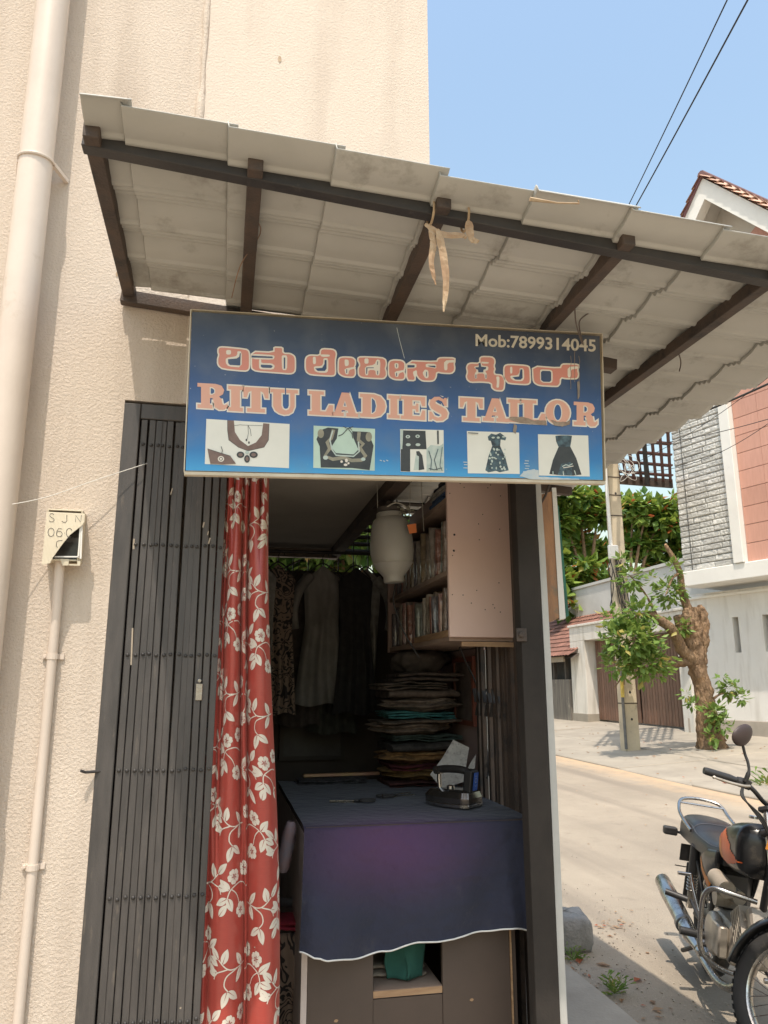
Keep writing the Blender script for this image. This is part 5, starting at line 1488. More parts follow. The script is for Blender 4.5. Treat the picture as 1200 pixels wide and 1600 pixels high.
# ================================================================== ACROSS THE ROAD
def leaf_cloud(b, blobs, n, size, seed, droop=.3, shell=.55, aspect=.55):
    rd = random.Random(seed)
    tot = sum(r[3] * r[4] * r[5] for r in blobs)
    for (cx, cy, cz, rx, ry, rz) in blobs:
        k = int(n * rx * ry * rz / tot) if len(blobs) > 1 else n
        for _ in range(max(8, k)):
            d = V((rd.gauss(0, 1), rd.gauss(0, 1), rd.gauss(0, 1))).normalized()
            r_ = shell + (1 - shell) * rd.random() ** .7
            r_ *= .85 + .45 * (mnoise.noise(V((d.x * 2.2 + cx, d.y * 2.2 + cy, d.z * 2.2 + cz))))
            p = V((cx + d.x * rx * r_, cy + d.y * ry * r_, cz + d.z * rz * r_))
            s = size * rd.uniform(.6, 1.25)
            ax = (d + V((rd.uniform(-.9, .9), rd.uniform(-.9, .9), rd.uniform(-.6, .9) - droop))).normalized()
            up = V((rd.uniform(-.6, .6), rd.uniform(-.6, .6), 1)); sd = ax.cross(up)
            if sd.length < .05: continue
            sd.normalize(); nn = sd.cross(ax)
            w = s * aspect / 2
            b.add([p, p + ax * s * .45 + sd * w - nn * s * .06, p + ax * s * .98, p + ax * s * .45 - sd * w - nn * s * .06, p + ax * s * .5 + nn * s * .03],
                  [(0, 1, 4), (1, 2, 4), (2, 3, 4), (3, 0, 4)])

M_bark = mat('rough_bark', (.36, .24, .145), (.19, .125, .08), 9, .95, 1.0, 34, dirt=(.36, .22, .12), dsc=5, dth=.55, bdist=.07, stretch=(1, 1, .3), spec=.1)
M_leafA = leafmat('young_leaves', (.10, .19, .035), (.20, .30, .07), (.34, .30, .08), .06)
M_leafB = leafmat('almond_leaves', (.04, .11, .014), (.24, .34, .06), (.38, .14, .035), .05)
M_leafC = leafmat('far_leaves', (.04, .10, .02), (.14, .22, .05), (.3, .2, .06), .04)

# ---- utility pole
pl = thing('utility_pole', (8.09, 14.46, .12), 'tall concrete utility pole with conduit on the far pavement', 'utility pole')
M_pole = mat('yellowed_pole_concrete', (.56, .47, .33), (.45, .38, .28), 2.5, .85, .5, 50, dirt=(.25, .21, .17), dsc=5, dth=.6)
b = MB()
def polew(z): return lerp(.165, .125, z / 8)
q = []
for z in (.05, 8.4):
    w = polew(z)
    q += [(8.09 - w, 14.46 - w * .7, z), (8.09 + w, 14.46 - w * .7, z), (8.09 + w, 14.46 + w * .7, z), (8.09 - w, 14.46 + w * .7, z)]
b.hexa(q)
b.build('shaft', M_pole, pl, bevel=.02)
for z in (.72, 1.25, 5.4):
    b = MB(); b.lathe([(.026, 0), (.024, .004)], (8.10, 14.46 - polew(z) * .7 - .002, z), (0, -1, 0), 10)
    b.build('bolt_hole', M_ink, pl)
b = MB()
for k, z in enumerate((4.9, 5.35, 5.75, 6.1, 1.02)):
    b = MB(); b.bb(8.09 - polew(z) - .008, 8.09 + polew(z) + .008, 14.46 - polew(z) * .7 - .008, 14.46 + .09, z, z + .022)
    b.build('band', M_rust, pl)
b = MB(); b.tube([(7.90, 14.34, 4.2), (7.885, 14.34, 6.2), (7.88, 14.34, 8.2)], .035, 10)
b.build('conduit', M_white, pl, smooth=50)
b = MB(); b.tube([(7.92, 14.32, .15), (7.91, 14.32, 2.4)], .03, 10)
b.build('cable_guard', mat('grey_guard', (.16, .15, .14), (.1, .1, .1), 9), pl, smooth=50)
b = MB(); b.lathe([(.036, 0), (.036, .42)], (7.92, 14.32, 1.15), (0, 0, 1), 12)
b.build('yellow_band', mat('yellow_band', (.60, .42, .05), (.45, .35, .1), 9), pl)
b = MB(); b.bb(7.80, 8.02, 14.24, 14.33, 3.95, 4.25)
jb = b.build('junction_box', M_white, pl, bevel=.02)
b = MB()
for k in range(9):
    x = random.uniform(7.8, 8.1); b.tube(smooth_path([(x, 14.3, 3.95), (x + random.uniform(-.12, .12), 14.25, 3.7), (x + random.uniform(-.1, .15), 14.27, 3.4), (x + random.uniform(-.1, .2), 14.3, 3.1 - random.random() * .5)], 5), .011, 5)
b.build('dangling_cables', M_ink, pl)
b = MB()
for k in range(6):
    a = random.uniform(0, 6); c0 = V((8.38, 14.3, 5.85))
    b.tube([c0 + V((.18 * math.cos(t) * (1 + .5 * math.sin(k * 2.1)), .1 * math.sin(t + k), .20 * math.sin(t + a) + .05 * k)) for t in [j * math.pi / 7 for j in range(14)]], .006, 5, closed=True)
b.build('cable_coil', M_white, pl)

# ---- pruned street tree
def gnarl(b, pts, rs, seed, n=14, amp=.16):
    pts = smooth_path(pts, 14); m_ = len(pts)
    o = len(b.v)
    R_ = []
    k = len(rs) - 1
    for i in range(m_):
        f = i / (m_ - 1) * k; j = min(k - 1, int(f)); R_.append(lerp(rs[j], rs[j + 1], f - j))
    b.tube(pts, R_, n)
    for i in range(o, len(b.v)):
        p = V(b.v[i]); idx = (i - o) // n
        if idx >= m_: continue
        c = pts[idx]; d = p - c
        d *= 1 + amp * .55 * nz(p.x * 5 + seed, p.y * 5, p.z * 3.2) + amp * .5 * nz(p.x * 13, p.y * 13 + seed, p.z * 8) + amp * .5 * nz(p.x * 34, p.y * 34 + seed, p.z * 9) + amp * .35 * nz(p.x * 70, p.y * 70 + seed, p.z * 26)
        b.v[i] = tuple(c + d)
tr = thing('pruned_tree', (9.34, 13.57, .19), 'heavily pruned street tree stump with leafy shoots on the far pavement', 'tree')
TYY = 13.57
Pt = lambda px, py, y=TYY: onY(px, py, y)
b = MB()
gnarl(b, [Pt(1113, 1176), Pt(1106, 1130), Pt(1097, 1070), Pt(1086, 1020), Pt(1082, 985), Pt(1083, 950)], [.30, .18, .155, .17, .19, .13], 1, 40, .40)
gnarl(b, [Pt(1085, 1035), Pt(1066, 1015, TYY - .1), Pt(1050, 985, TYY - .25), Pt(1030, 968, TYY - .3), Pt(1012, 958, TYY - .35)], [.14, .11, .10, .09, .05], 2, 12, .3)
gnarl(b, [Pt(1083, 1000), Pt(1066, 985, TYY - .05), Pt(1058, 962, TYY - .1)], [.12, .10, .08], 4, 10)
gnarl(b, [Pt(1078, 960), Pt(1066, 925), Pt(1062, 895), Pt(1052, 872), Pt(1040, 852)], [.10, .075, .065, .055, .035], 3, 10)
gnarl(b, [Pt(1080, 1030), Pt(1060, 1035), Pt(1045, 1040)], [.13, .10, .05], 7, 20, .4)
gnarl(b, [Pt(1092, 1040), Pt(1098, 1000), Pt(1097, 960), Pt(1093, 945)], [.10, .12, .11, .05], 8, 20, .5)
gnarl(b, [Pt(1076, 985, TYY - .15), Pt(1074, 962, TYY - .15), Pt(1072, 950, TYY - .15)], [.11, .11, .05], 9, 20, .5)
b.build('trunk', M_bark, tr, smooth=180)
b = MB()
b.lathe([(.036, 0), (.01, .02)], Pt(1040, 851), (-.6, 0, 1), 8)
b.build('cut_face', mat('cut_wood', (.48, .30, .16), (.38, .22, .11), 20, .85, .4, 40), tr, smooth=60)
def blob(px, py, rpx, rpy, y=TYY, dy=None):
    c = Pt(px, py, y); k = y / FOC * 1.06
    return (c.x, c.y, c.z, rpx * k, (dy or rpx * k), rpy * k)
b = MB()
leaf_cloud(b, [blob(985, 1000, 52, 40, TYY - .4), blob(1010, 1035, 45, 34, TYY - .3), blob(965, 1035, 28, 26, TYY - .3), blob(960, 965, 26, 20, TYY - .4), blob(1000, 960, 30, 26, TYY - .4)], 1500, .17, 3, shell=.25)
b.build('crown', M_leafA, tr)
for k, (bl_, n_) in enumerate((([blob(985, 905, 22, 26, TYY - .3), blob(975, 875, 14, 12, TYY - .3)], 150), ([blob(1045, 925, 30, 24), blob(1050, 890, 16, 22), blob(1020, 905, 14, 12)], 240), ([blob(1060, 980, 24, 14, TYY - .2)], 80),
                               ([blob(1140, 1075, 16, 14, TYY - .2), blob(1158, 1090, 14, 9, TYY - .2), blob(1128, 1062, 8, 10, TYY - .2)], 110), ([blob(1118, 1115, 16, 20, TYY - .3), blob(1130, 1135, 14, 14, TYY - .3), blob(1112, 1150, 12, 14, TYY - .35)], 150), ([blob(1072, 1085, 8, 7, TYY - .3), blob(1082, 1100, 10, 7, TYY - .3)], 40))):
    b = MB(); leaf_cloud(b, bl_, n_, .16, 20 + k, shell=.3)
    b.build('leafy_shoot', M_leafA, tr)
b = MB()
for (a, c) in (((1060, 1040), (985, 1000)), ((1012, 958), (975, 985)), ((1030, 968), (985, 900)), ((1062, 895), (1040, 930)), ((1105, 1100), (1150, 1085)), ((1110, 1150), (1135, 1120)), ((1000, 1040), (960, 1075)), ((980, 1030), (975, 1070)), ((1012, 958), (1000, 1030)), ((1060, 1040), (1020, 1050))):
    p0 = Pt(*a); p1 = Pt(*c, TYY - .3); mid = (p0 + p1) / 2 + V((0, 0, .1))
    b.tube(smooth_path([p0, mid, p1], 5), [.03] * 4 + [.02] * 4 + [.012] * 3, 6)
b.build('twigs', M_bark, tr, smooth=180)

# ---- gate portal and slatted gates
M_gw = stucco('white_gate_wall', (.76, .72, .65), (.69, .65, .58), (.46, .42, .35), .5, .7, .012)
gp = thing('white_gateway', (11.1, 19.6, .3), 'white plastered gateway framing the brown slatted gates', 'gateway')
GX = 11.05
b = MB(); b.bb(GX - .1, GX + .55, 21.95, 22.95, .25, 2.72); b.build('pillar', M_gw, gp, bevel=.01)
b = MB(); b.bb(GX - .1, GX + .55, 16.55, 22.95, 2.722, 3.17); b.build('lintel', M_gw, gp, bevel=.01)
b = MB(); b.bb(GX - .14, GX + .6, 16.5, 23.0, 3.172, 3.24); b.build('coping', M_gw, gp, bevel=.01)
b = MB(); b.bb(GX - .1, GX + .55, 16.55, 16.98, .25, 2.72); b.build('pillar', M_gw, gp, bevel=.01)
b = MB(); b.bb(GX - .12, GX + .57, 21.93, 22.97, .2, .52); b.build('plinth', M_pave, gp, bevel=.01)
M_slat = mat('brown_gate_slat', (.19, .10, .065), (.14, .075, .05), 6, .5, .2, 60, stretch=(3, 3, 1), vary=.18)
b = MB(); b.bb(-.012, .012, -.062, .062, 0, 1)
slat_me = b.mesh('gate_slat', M_slat)
for gi, (ya, yb, lab) in enumerate(((16.99, 19.46, 'brown slatted gate leaf behind the pruned tree trunk'), (19.48, 21.93, 'brown slatted gate leaf left of the utility pole'))):
    gt = thing('slatted_gate', (GX + .3, (ya + yb) / 2, .3), lab, 'gate', 'gate leaves of the white gateway')
    y = ya + .07
    while y < yb - .05:
        inst('gate_slat', slat_me, gt, (GX + .25, y, .36), (1, 1, 2.34)); y += .142
    b = MB(); b.bb(GX + .265, GX + .30, ya, yb, .36, .46); b.bb(GX + .265, GX + .30, ya, yb, 2.55, 2.66); b.bb(GX + .265, GX + .29, ya, yb, 1.4, 1.48)
    b.build('gate_frame', M_rust, gt)
    b = MB(); b.bb(GX + .31, GX + .33, ya, yb, .36, 2.68); b.build('backing_sheet', mat('gate_backing_%d' % gi, (.07, .045, .035), None, 5), gt)

# ---- tiled shed at the far left of the gateway
sh = thing('tiled_shed', (11.3, 24.5, .25), 'old grey shed with red tiled roof left of the white gateway', 'shed')
b = MB(); b.bb(10.9, 11.0, 23.02, 30, .2, 1.55)
b.build('plank_wall', mat('grey_planks', (.24, .21, .17), (.13, .115, .10), 3, .85, .4, 30, stretch=(3, 3, .3), dirt=(.35, .3, .24), dsc=3, dth=.6), sh)
b = MB(); b.bb(11.3, 11.4, 23.02, 30, 1.55, 2.6); b.build('dark_recess', M_ink, sh)
for y in (23.3, 24.2, 25.3, 26.5):
    b = MB(); b.bb(10.93, 11.03, y, y + .1, 1.55, 2.25); b.build('post', M_dark, sh)
b = MB(); b.bb(10.70, 10.76, 22.96, 30, 2.10, 2.27); b.build('eave_board', mat('eave_board', (.35, .28, .2), None, 5), sh)
M_tile = mat('clay_roof_tile', (.24, .115, .08), (.17, .08, .058), 5, .85, .4, 40, vary=.25, dirt=(.12, .08, .06), dsc=3, dth=.58)
b = MB()
def tl(u, v):
    return V(((u - .5) * 1.0, (v - .5) * 1.0, .10 * math.sin(u * math.pi) - .05 * v))
b.grid(lambda u, v: V((v - .5, u - .5, .14 * abs(math.sin(u * math.pi * 2)) + .16 * (1 - v))), 8, 2)
tile_me = b.mesh('roof_tile', M_tile, 60)
md = MB()
# slope rises away from the street: eave x=10.65 z=2.25 to ridge x=14.2 z=4.6
ang = math.atan2(2.35, 3.55); LN = math.hypot(2.35, 3.55); NR = 14
for r_ in range(NR):
    for k in range(16):
        t = (r_ + .5) / NR
        inst('roof_tile', tile_me, sh, (lerp(10.62, 14.2, t), 22.45 + k * .42 + .12, lerp(2.27, 4.6, t)), (LN / NR * 1.15, .42, .22), (0, -ang, 0))
b = MB(); b.add([(10.7, 22.3, 2.2), (14.25, 22.3, 4.53), (14.25, 30, 4.53), (10.7, 30, 2.2)], [(0, 1, 2, 3)])
b.build('roof_deck', M_dark, sh)

# ---- pale wall behind the gateway
b = MB(); b.bb(13.0, 13.3, 16.0, 27.5, .25, 4.88)
b.bb(12.95, 13.35, 16.0, 27.5, 4.882, 4.98)
tag(b.build('garden_wall', mat('pale_grey_wall', (.56, .55, .51), (.48, .47, .43), 1.2, .85, .2, 30, dirt=(.36, .35, .32), dsc=2, dth=.6)), 'pale grey high wall behind the white gateway under the big tree', 'wall')

# ---- stone-clad house
A0 = V((10.98, 16.8, 0)); az = R(-16)
NEAR = V((-math.sin(az), -math.cos(az), 0)); OUT = V((-math.cos(az), math.sin(az), 0))
RZ = math.atan2(NEAR.y, NEAR.x)
def HW(a, n, z): return A0 + NEAR * a + OUT * n + V((0, 0, z))
house = thing('stone_clad_house', HW(4, -2, .3), 'white house with grey split-stone cladding and salmon wall panels', 'house')
def hbox(a0, a1, n0, n1, z0, z1, nm, mt, bevel=.01, parent=None):
    b = MB(); b.hexa([HW(a0, n0, z0), HW(a0, n1, z0), HW(a1, n1, z0), HW(a1, n0, z0), HW(a0, n0, z1), HW(a0, n1, z1), HW(a1, n1, z1), HW(a1, n0, z1)])
    return b.build(nm, mt, parent or house, bevel=bevel)
M_hw = stucco('white_house_wall', (.80, .775, .725), (.75, .72, .67), (.54, .50, .44), .5, .55, .012)
M_hw2 = mat('white_house_trim', (.80, .78, .73), (.74, .72, .67), 1.6, .75, .1, 40, dirt=(.5, .47, .42), dsc=3, dth=.66)
# lower wall with two upright slots (built as pieces around the slots)
slots = [(1.46, 1.62), (2.22, 2.38), (2.98, 3.14), (3.74, 3.90)]
xsl = [.02] + [v for s_ in slots for v in s_] + [9.0]
for k in range(0, len(xsl), 2): hbox(xsl[k], xsl[k + 1], -.3, 0, .62, 3.52, 'lower_wall', M_hw, 0)
for s_ in slots:
    hbox(s_[0], s_[1], -.3, 0, .62, 2.1, 'lower_wall', M_hw, 0); hbox(s_[0], s_[1], -.3, 0, 2.9, 3.52, 'lower_wall', M_hw, 0)
    hbox(s_[0] - .01, s_[1] + .01, -.36, -.31, 2.05, 2.95, 'slot_back', M_hw, 0)
hbox(0, 9.0, -.3, .05, .2, .618, 'plinth', mat('grey_plinth', (.42, .36, .30), (.34, .3, .25), 3), .01)
hbox(.0, 9.0, -.02, .06, 3.40, 3.46, 'string_course', M_hw2, .005)
# ledge + upper floor
hbox(.66, 9.0, -2, .66, 3.64, 3.99, 'ledge', M_hw2, .015)
hbox(.70, 9.0, -2.5, .50, 3.995, 11.2, 'upper_wall', M_hw, 0)
hbox(2.17, 2.43, .5, .70, 3.995, 10.9, 'upright_band', M_hw2, .01)
# split stones
M_stone = mat('grey_split_stone', (.62, .61, .57), (.50, .49, .46), 5, .85, .8, 22, vary=.16, dirt=(.22, .21, .19), dsc=4, dth=.66, bdist=.03)
stone_mes = []
for k in range(5):
    b = MB(); rd = random.Random(k + 40)
    def fs_(u, v):
        x = u - .5; z_ = v - .5
        edge = min(u, 1 - u, 1) * 14; e2 = min(v, 1 - v) * 6
        return V((x, .5 + .5 * min(1, e2 + .1) ** .6 * (.85 + .3 * nz(u * 7 + k * 9, v * 2, k)) * min(1, .55 + edge), z_))
    b.grid(fs_, 14, 6)
    b.add([(-.5, 0, -.5), (.5, 0, -.5), (.5, 0, .5), (-.5, 0, .5), (-.5, .62, -.5), (.5, .62, -.5), (.5, .62, .5), (-.5, .62, .5)], [(0, 1, 5, 4), (1, 2, 6, 5), (2, 3, 7, 6), (3, 0, 4, 7)])
    stone_mes.append(b.mesh('cladding_stone', M_stone))
rd = random.Random(8)
RH = .137; z = 4.0; row = 0
while z < 8.9:
    a = .70
    while a < 2.165:
        w = min(rd.uniform(.28, .62), 2.165 - a)
        if 2.165 - (a + w) < .16: w = 2.165 - a
        o = inst('cladding_stone', stone_mes[rd.randrange(5)], house, HW(a + w / 2, .495, z + RH / 2), (w - .004, .085 * rd.uniform(.85, 1.12), RH - .010), (0, 0, RZ + math.pi))
        a += w
    z += RH; row += 1
# salmon panels with fine ribs
M_sal = mat('salmon_panel', (.58, .31, .235), (.53, .28, .21), 3, .6, .2, 30, vary=.06, stretch=(8, 8, 1))
b = MB()
b.add([(-.5, 0, -.5), (.5, 0, -.5), (.5, 0, .5), (-.5, 0, .5), (-.5, 1, -.5), (.5, 1, -.5), (.5, 1, .5), (-.5, 1, .5)], [(0, 1, 5, 4), (1, 2, 6, 5), (2, 3, 7, 6), (3, 0, 4, 7), (4, 5, 6, 7)])
sal_me = b.mesh('wall_panel', M_sal)
z = 4.0
for r_ in range(17):
    for c in range(5):
        inst('wall_panel', sal_me, house, HW(2.437 + .305 + c * .61, .502, z + .205), (.604, .05, .397), (0, 0, RZ + math.pi))
    z += .41
b = MB(); b.box(HW(2.437 + 1.55, .501, 7.5), (.01, .01, 7), None)
# gable
apex = (2.79, 13.14); sl_ = math.tan(R(50))
def roofz(a): return apex[1] - sl_ * abs(a - apex[0])
for s_, aend in ((-1, 0.2), (1, 5.4)):
    a_e = aend
    b = MB()
    top = [(apex[0], apex[1]), (a_e, roofz(a_e))]
    for nn in (.95, 1.2):
        pass
    q = [HW(apex[0], .95, apex[1] - .62), HW(apex[0], 1.2, apex[1] - .62), HW(a_e, 1.2, roofz(a_e) - .62), HW(a_e, .95, roofz(a_e) - .62),
         HW(apex[0], .95, apex[1] - .06), HW(apex[0], 1.2, apex[1] - .06), HW(a_e, 1.2, roofz(a_e) - .06), HW(a_e, .95, roofz(a_e) - .06)]
    b.hexa(q); b.build('barge_board', M_hw2, house)
    b = MB()
    q = [HW(apex[0], -4, apex[1] - .16), HW(apex[0], .949, apex[1] - .16), HW(a_e, .949, roofz(a_e) - .16), HW(a_e, -4, roofz(a_e) - .16),
         HW(apex[0], -4, apex[1] - .06), HW(apex[0], .949, apex[1] - .06), HW(a_e, .949, roofz(a_e) - .06), HW(a_e, -4, roofz(a_e) - .06)]
    b.hexa(q); rf = b.build('roof_slab', M_hw, house)
b = MB(); b.prism([(.2, 11.0), (5.4, 11.0), (5.4, roofz(5.4) - .17), (apex[0], apex[1] - .17), (.2, roofz(.2) - .17)], lambda x, y, t: HW(x, t, y), -.2, .3)
b.build('gable_wall', M_hw, house)
b = MB(); b.prism([(2.9, 11.0), (4.9, 11.0), (4.9, 11.1), (3.75, 11.62), (2.9, 11.1)], lambda x, y, t: HW(x, t, y), .50, .62)
b.build('salmon_gable_panel', M_sal, house)
b = MB(); b.grid(lambda u, v: V((u - .5, v - .5, .22 * math.sin(u * math.pi) + .30 * v)), 8, 1)
b.add([(-.5, .5, .30), (.5, .5, .30), (.5, .5, .05), (-.5, .5, .05)], [(0, 1, 2, 3)])
M_tile2 = mat('orange_roof_tile', (.56, .36, .26), (.47, .28, .20), 6, .8, .3, 40, vary=.2)
t2_me = b.mesh('roof_tile', M_tile2, 60)
# tile rows: local x along the ridge, local y up the slope
for s_, n_r in ((1, 11), (-1, 8)):
    for r_ in range(n_r):
        d = (r_ + .5) * .30
        a = apex[0] + s_ * d * math.cos(R(50)); zz = apex[1] - d * math.sin(R(50))
        for c in range(9 if s_ > 0 else 2):
            nn = 1.18 - c * .25
            ux = OUT; uy = (NEAR * (-s_) * math.cos(R(50)) + V((0, 0, math.sin(R(50))))).normalized(); uz = ux.cross(uy)
            if uz.z < 0: ux = -ux; uz = ux.cross(uy)
            # higher end must be covered: flip so the thick lip points down the slope
            m3 = Matrix((ux, -uy, (ux).cross(-uy))).transposed()
            if m3.col[2].z < 0: m3 = Matrix((-ux, -uy, (-ux).cross(-uy))).transposed()
            o = inst('roof_tile', t2_me, house, HW(a, nn, zz - .02), (.25, .36, .20), m3.to_euler())
b = MB(); b.tube([HW(apex[0], 1.25, apex[1] + .02), HW(apex[0], -3, apex[1] + .02)], .10, 8)
b.build('ridge_tile', mat('dark_ridge', (.2, .1, .09), None, 6), house, smooth=60)
b = MB()
for nn in (1.215,): b.bar(HW(apex[0] - .02, nn, apex[1] + .0), HW(.2, nn, roofz(.2)), .06, .10)
b.build('verge_strip', mat('purple_brown_verge', (.22, .11, .12), None, 6), house)

# ---- open timber trellis roof beside the house
tz = thing('timber_trellis', (9.9, 15.6, 5.9), 'dark red timber trellis roof left of the stone-clad house', 'trellis')
M_tim = mat('dark_red_timber', (.12, .05, .04), (.08, .035, .03), 6, .7, .2, 40, vary=.15)
# plane measured from the photograph: fascia at the bottom, rising towards the street
F0 = onZ(950, 744, 6.3); F1 = onZ(1050, 752, 6.3); G = onZ(1045, 648, 6.75) - F1
def TR(u, v, n=0): return F0.lerp(F1, u) + G * v + V((0, 0, n))
for k in range(6):
    b = MB(); v = .08 + k * .17
    b.bar(TR(-.1, v, .03), TR(1, v, .03), .05, .17, (0, 0, 1)) if False else b.bar(TR(-.1, v, .03), TR(1, v, .03), .13, .04, (0, 0, 1))
    b.build('batten', M_tim, tz)
for k in range(10):
    b = MB(); u = -.06 + k * .115
    b.bar(TR(u, 0, -.01), TR(u, 1.02, -.01), .07, .035)
    b.build('batten', M_tim, tz)
for u in (.12, .60):
    b = MB(); b.bar(TR(u, 0, -.09), TR(u + .05, 1.02, -.09), .10, .12); b.build('rafter', M_ink, tz)
b = MB(); b.bar(TR(-.12, -.01, -.05), TR(1.0, -.01, -.05), .06, .22); b.build('fascia', M_rust, tz)

# ---- trees
def clumps(blobs, seed, k=8, f=.38):
    rd = random.Random(seed); out = []
    for (cx, cy, cz, rx, ry, rz) in blobs:
        for _ in range(k):
            d = V((rd.gauss(0, 1), rd.gauss(0, 1), rd.gauss(0, 1))).normalized() * rd.uniform(.35, 1.02)
            q = f * rd.uniform(.6, 1.25)
            out.append((cx + d.x * rx, cy + d.y * ry, cz + d.z * rz, rx * q, ry * q, rz * q * .8))
    return out
def tree(nm, x, y, label, blobs, n, size, mt, seed, trunk_h, tr_r=.25, group=None, bare=0):
    t = thing(nm, (x, y, .3), label, 'tree', group)
    b = MB(); gnarl(b, [V((x, y, .2)), V((x + .1, y, trunk_h * .5)), V((x - .05, y + .1, trunk_h))], [tr_r, tr_r * .8, tr_r * .5], seed)
    for k, bl_ in enumerate(blobs[:7]):
        c = V(bl_[:3]); gnarl(b, [V((x, y, trunk_h * .55)), V((x, y, trunk_h * .9)).lerp(c, .4), c], [tr_r * .5, tr_r * .3, tr_r * .12], seed + k, 8)
    b.build('trunk', M_bark, t, smooth=180)
    b = MB(); leaf_cloud(b, clumps(blobs, seed), n, size, seed, shell=.25, aspect=.6)
    b.build('crown', mt, t)
    return t
def pb(px, py, rpx, rpy, y):
    c = onY(px, py, y); k = (c - _C).dot(_fw) / FOC
    return (c.x, c.y, c.z, rpx * k, rpx * k * .9, rpy * k)
Yb = 28
tree('almond_tree', 14.3, Yb, 'broad leafy almond tree behind the gateway, left of the utility pole',
     [pb(905, 790, 45, 28, Yb), pb(880, 815, 40, 30, Yb), pb(935, 800, 30, 28, Yb - .5), pb(900, 900, 45, 26, Yb - 1), pb(940, 905, 28, 28, Yb - .5), pb(885, 940, 30, 18, Yb - 1.5), pb(915, 850, 50, 30, Yb + 1), pb(870, 870, 30, 40, Yb + .5), pb(840, 800, 40, 45, Yb), pb(925, 950, 24, 14, Yb - 1.2)],
     4200, .52, M_leafB, 5, 5.5)
tree('broadleaf_tree', 19.5, 34, 'dense green tree between the utility pole and the stone-clad house',
     [pb(1010, 800, 40, 32, 33), pb(1040, 790, 30, 26, 33), pb(990, 785, 30, 24, 33.5), pb(1025, 840, 50, 34, 34), pb(1060, 830, 40, 40, 34), pb(1000, 860, 40, 30, 34), pb(1040, 880, 50, 24, 34), pb(985, 830, 30, 40, 34.5)],
     4400, .52, M_leafB, 9, 6)
tree('garden_tree', 3.3, 22, 'leafy tree glimpsed through the slats at the back of the shop',
     [pb(430, 850, 90, 70, 22), pb(380, 860, 90, 70, 22), pb(460, 880, 60, 50, 21.5), pb(540, 830, 90, 80, 22), pb(640, 850, 80, 80, 22), pb(520, 900, 120, 60, 23)], 5200, .55, M_leafC, 12, 5)
b = MB()
tr_far = [(3, 52), (9, 60), (15, 56), (-7, 58), (30, 60), (44, 50)]
for k, (x, y) in enumerate(tr_far):
    tree('distant_tree', x, y, ['distant tree straight behind the shop', 'distant tree at the far end of the road', 'distant tree beyond the tiled shed', 'distant tree left behind the building', 'distant tree far behind the house', 'distant tree farthest right behind the house'][k],
         [(x, y, 6, 4, 4, 3), (x + 2, y, 7, 3, 3, 2.4), (x - 2.4, y + 1, 5.6, 3, 3, 2.4)], 700, .8, M_leafC, 60 + k, 4, group='distant trees')

# ---- overhead wires
def wire(pts, r_, label, sag=0, nm='overhead_wire'):
    b = MB(); b.tube(pts, r_, 5)
    tag(b.build(nm, M_ink, smooth=180), label, 'wire', 'overhead wires')
def wpts(a, c, ya, yb, sag=.15, ext=.25):
    p = onY(*a, ya); q = onY(*c, yb); d = q - p
    return [p + d * t + V((0, 0, -sag * 4 * t * (1 - t) if 0 < t < 1 else 0)) for t in [-ext + (1 + 2 * ext) * k / 20 for k in range(21)]]
wire(wpts((975, 335), (1136, 0), 13, 7.0, .02, .6), .010, 'upper left of the two overhead wires crossing the blue sky')
wire(wpts((985, 337), (1168, 0), 13, 7.0, .02, .6), .013, 'lower right of the two overhead wires crossing the blue sky')
wire(wpts((968, 690), (1200, 600), 14.3, 11, .06, .12), .022, 'thick black cable slanting across the stone and salmon walls')
wire(wpts((968, 700), (1200, 655), 14.3, 10.5, .08, .12), .007, 'thin wire below the thick cable across the salmon wall')
wire(wpts((975, 735), (1200, 662), 14.3, 11, .3, .12), .006, 'lowest thin wire drooping from the pole across the stone wall')
wire(wpts((1000, 720), (1200, 590), 14.3, 11, .1, .12), .006, 'thin wire just above the thick cable at the house')
b = MB(); b.tube([HW(1.0, .62, 8.8), HW(1.02, .63, 4.0)], .008, 5)
tag(b.build('wall_cable', M_ink), 'thin dark cable hanging down the stone cladding', 'cable')

# ================================================================== MOTORCYCLE
M_gloss = mat('black_gloss_paint', (.010, .010, .011), (.016, .016, .018), 5, .30, .05, 90, coat=.25, dirt=(.07, .058, .046), dsc=9, dth=.56, rvar=.1)
M_plast = mat('black_plastic', (.022, .021, .021), (.035, .033, .032), 8, .45, .1, 80, dirt=(.10, .085, .07), dsc=9, dth=.62)
M_seat = mat('black_vinyl_seat', (.018, .018, .02), (.03, .03, .033), 6, .36, .25, 220, dirt=(.09, .08, .075), dsc=6, dth=.62)
M_rub = mat('tyre_rubber', (.028, .027, .026), (.045, .042, .04), 6, .8, .3, 120, dirt=(.16, .135, .105), dsc=7, dth=.55)
M_alu = mat('dusty_aluminium', (.50, .44, .36), (.38, .33, .27), 9, .45, .2, 90, .55, dirt=(.24, .19, .14), dsc=12, dth=.56)
M_mirr = mat('mirror_shell', (.045, .028, .026), (.06, .04, .036), 6, .5)
M_org = mat('orange_decal', (.78, .24, .02), (.80, .28, .03), 9, .4, dirt=(.4, .16, .05), dsc=14, dth=.62)
M_red = mat('red_orange_decal', (.62, .09, .02), (.70, .16, .03), 4, .4, dirt=(.3, .09, .04), dsc=14, dth=.62)
bike = thing('motorcycle', (2.46, 3.77, .004), 'black commuter motorcycle with orange decals parked on the road', 'motorcycle', local=True, rot=(R(-8), 0, math.atan2(math.cos(R(200)), math.sin(R(200)))))
bike.scale = (.87, .87, .87)
HD = V((.93, 0, .90)); AX = V((-.42, 0, .91)).normalized()
STEER = Matrix.Rotation(R(40), 4, AX)
def st(p): return HD + (STEER @ (V(p) - HD))
def steer(b): b.v = [tuple(st(p)) for p in b.v]; return b
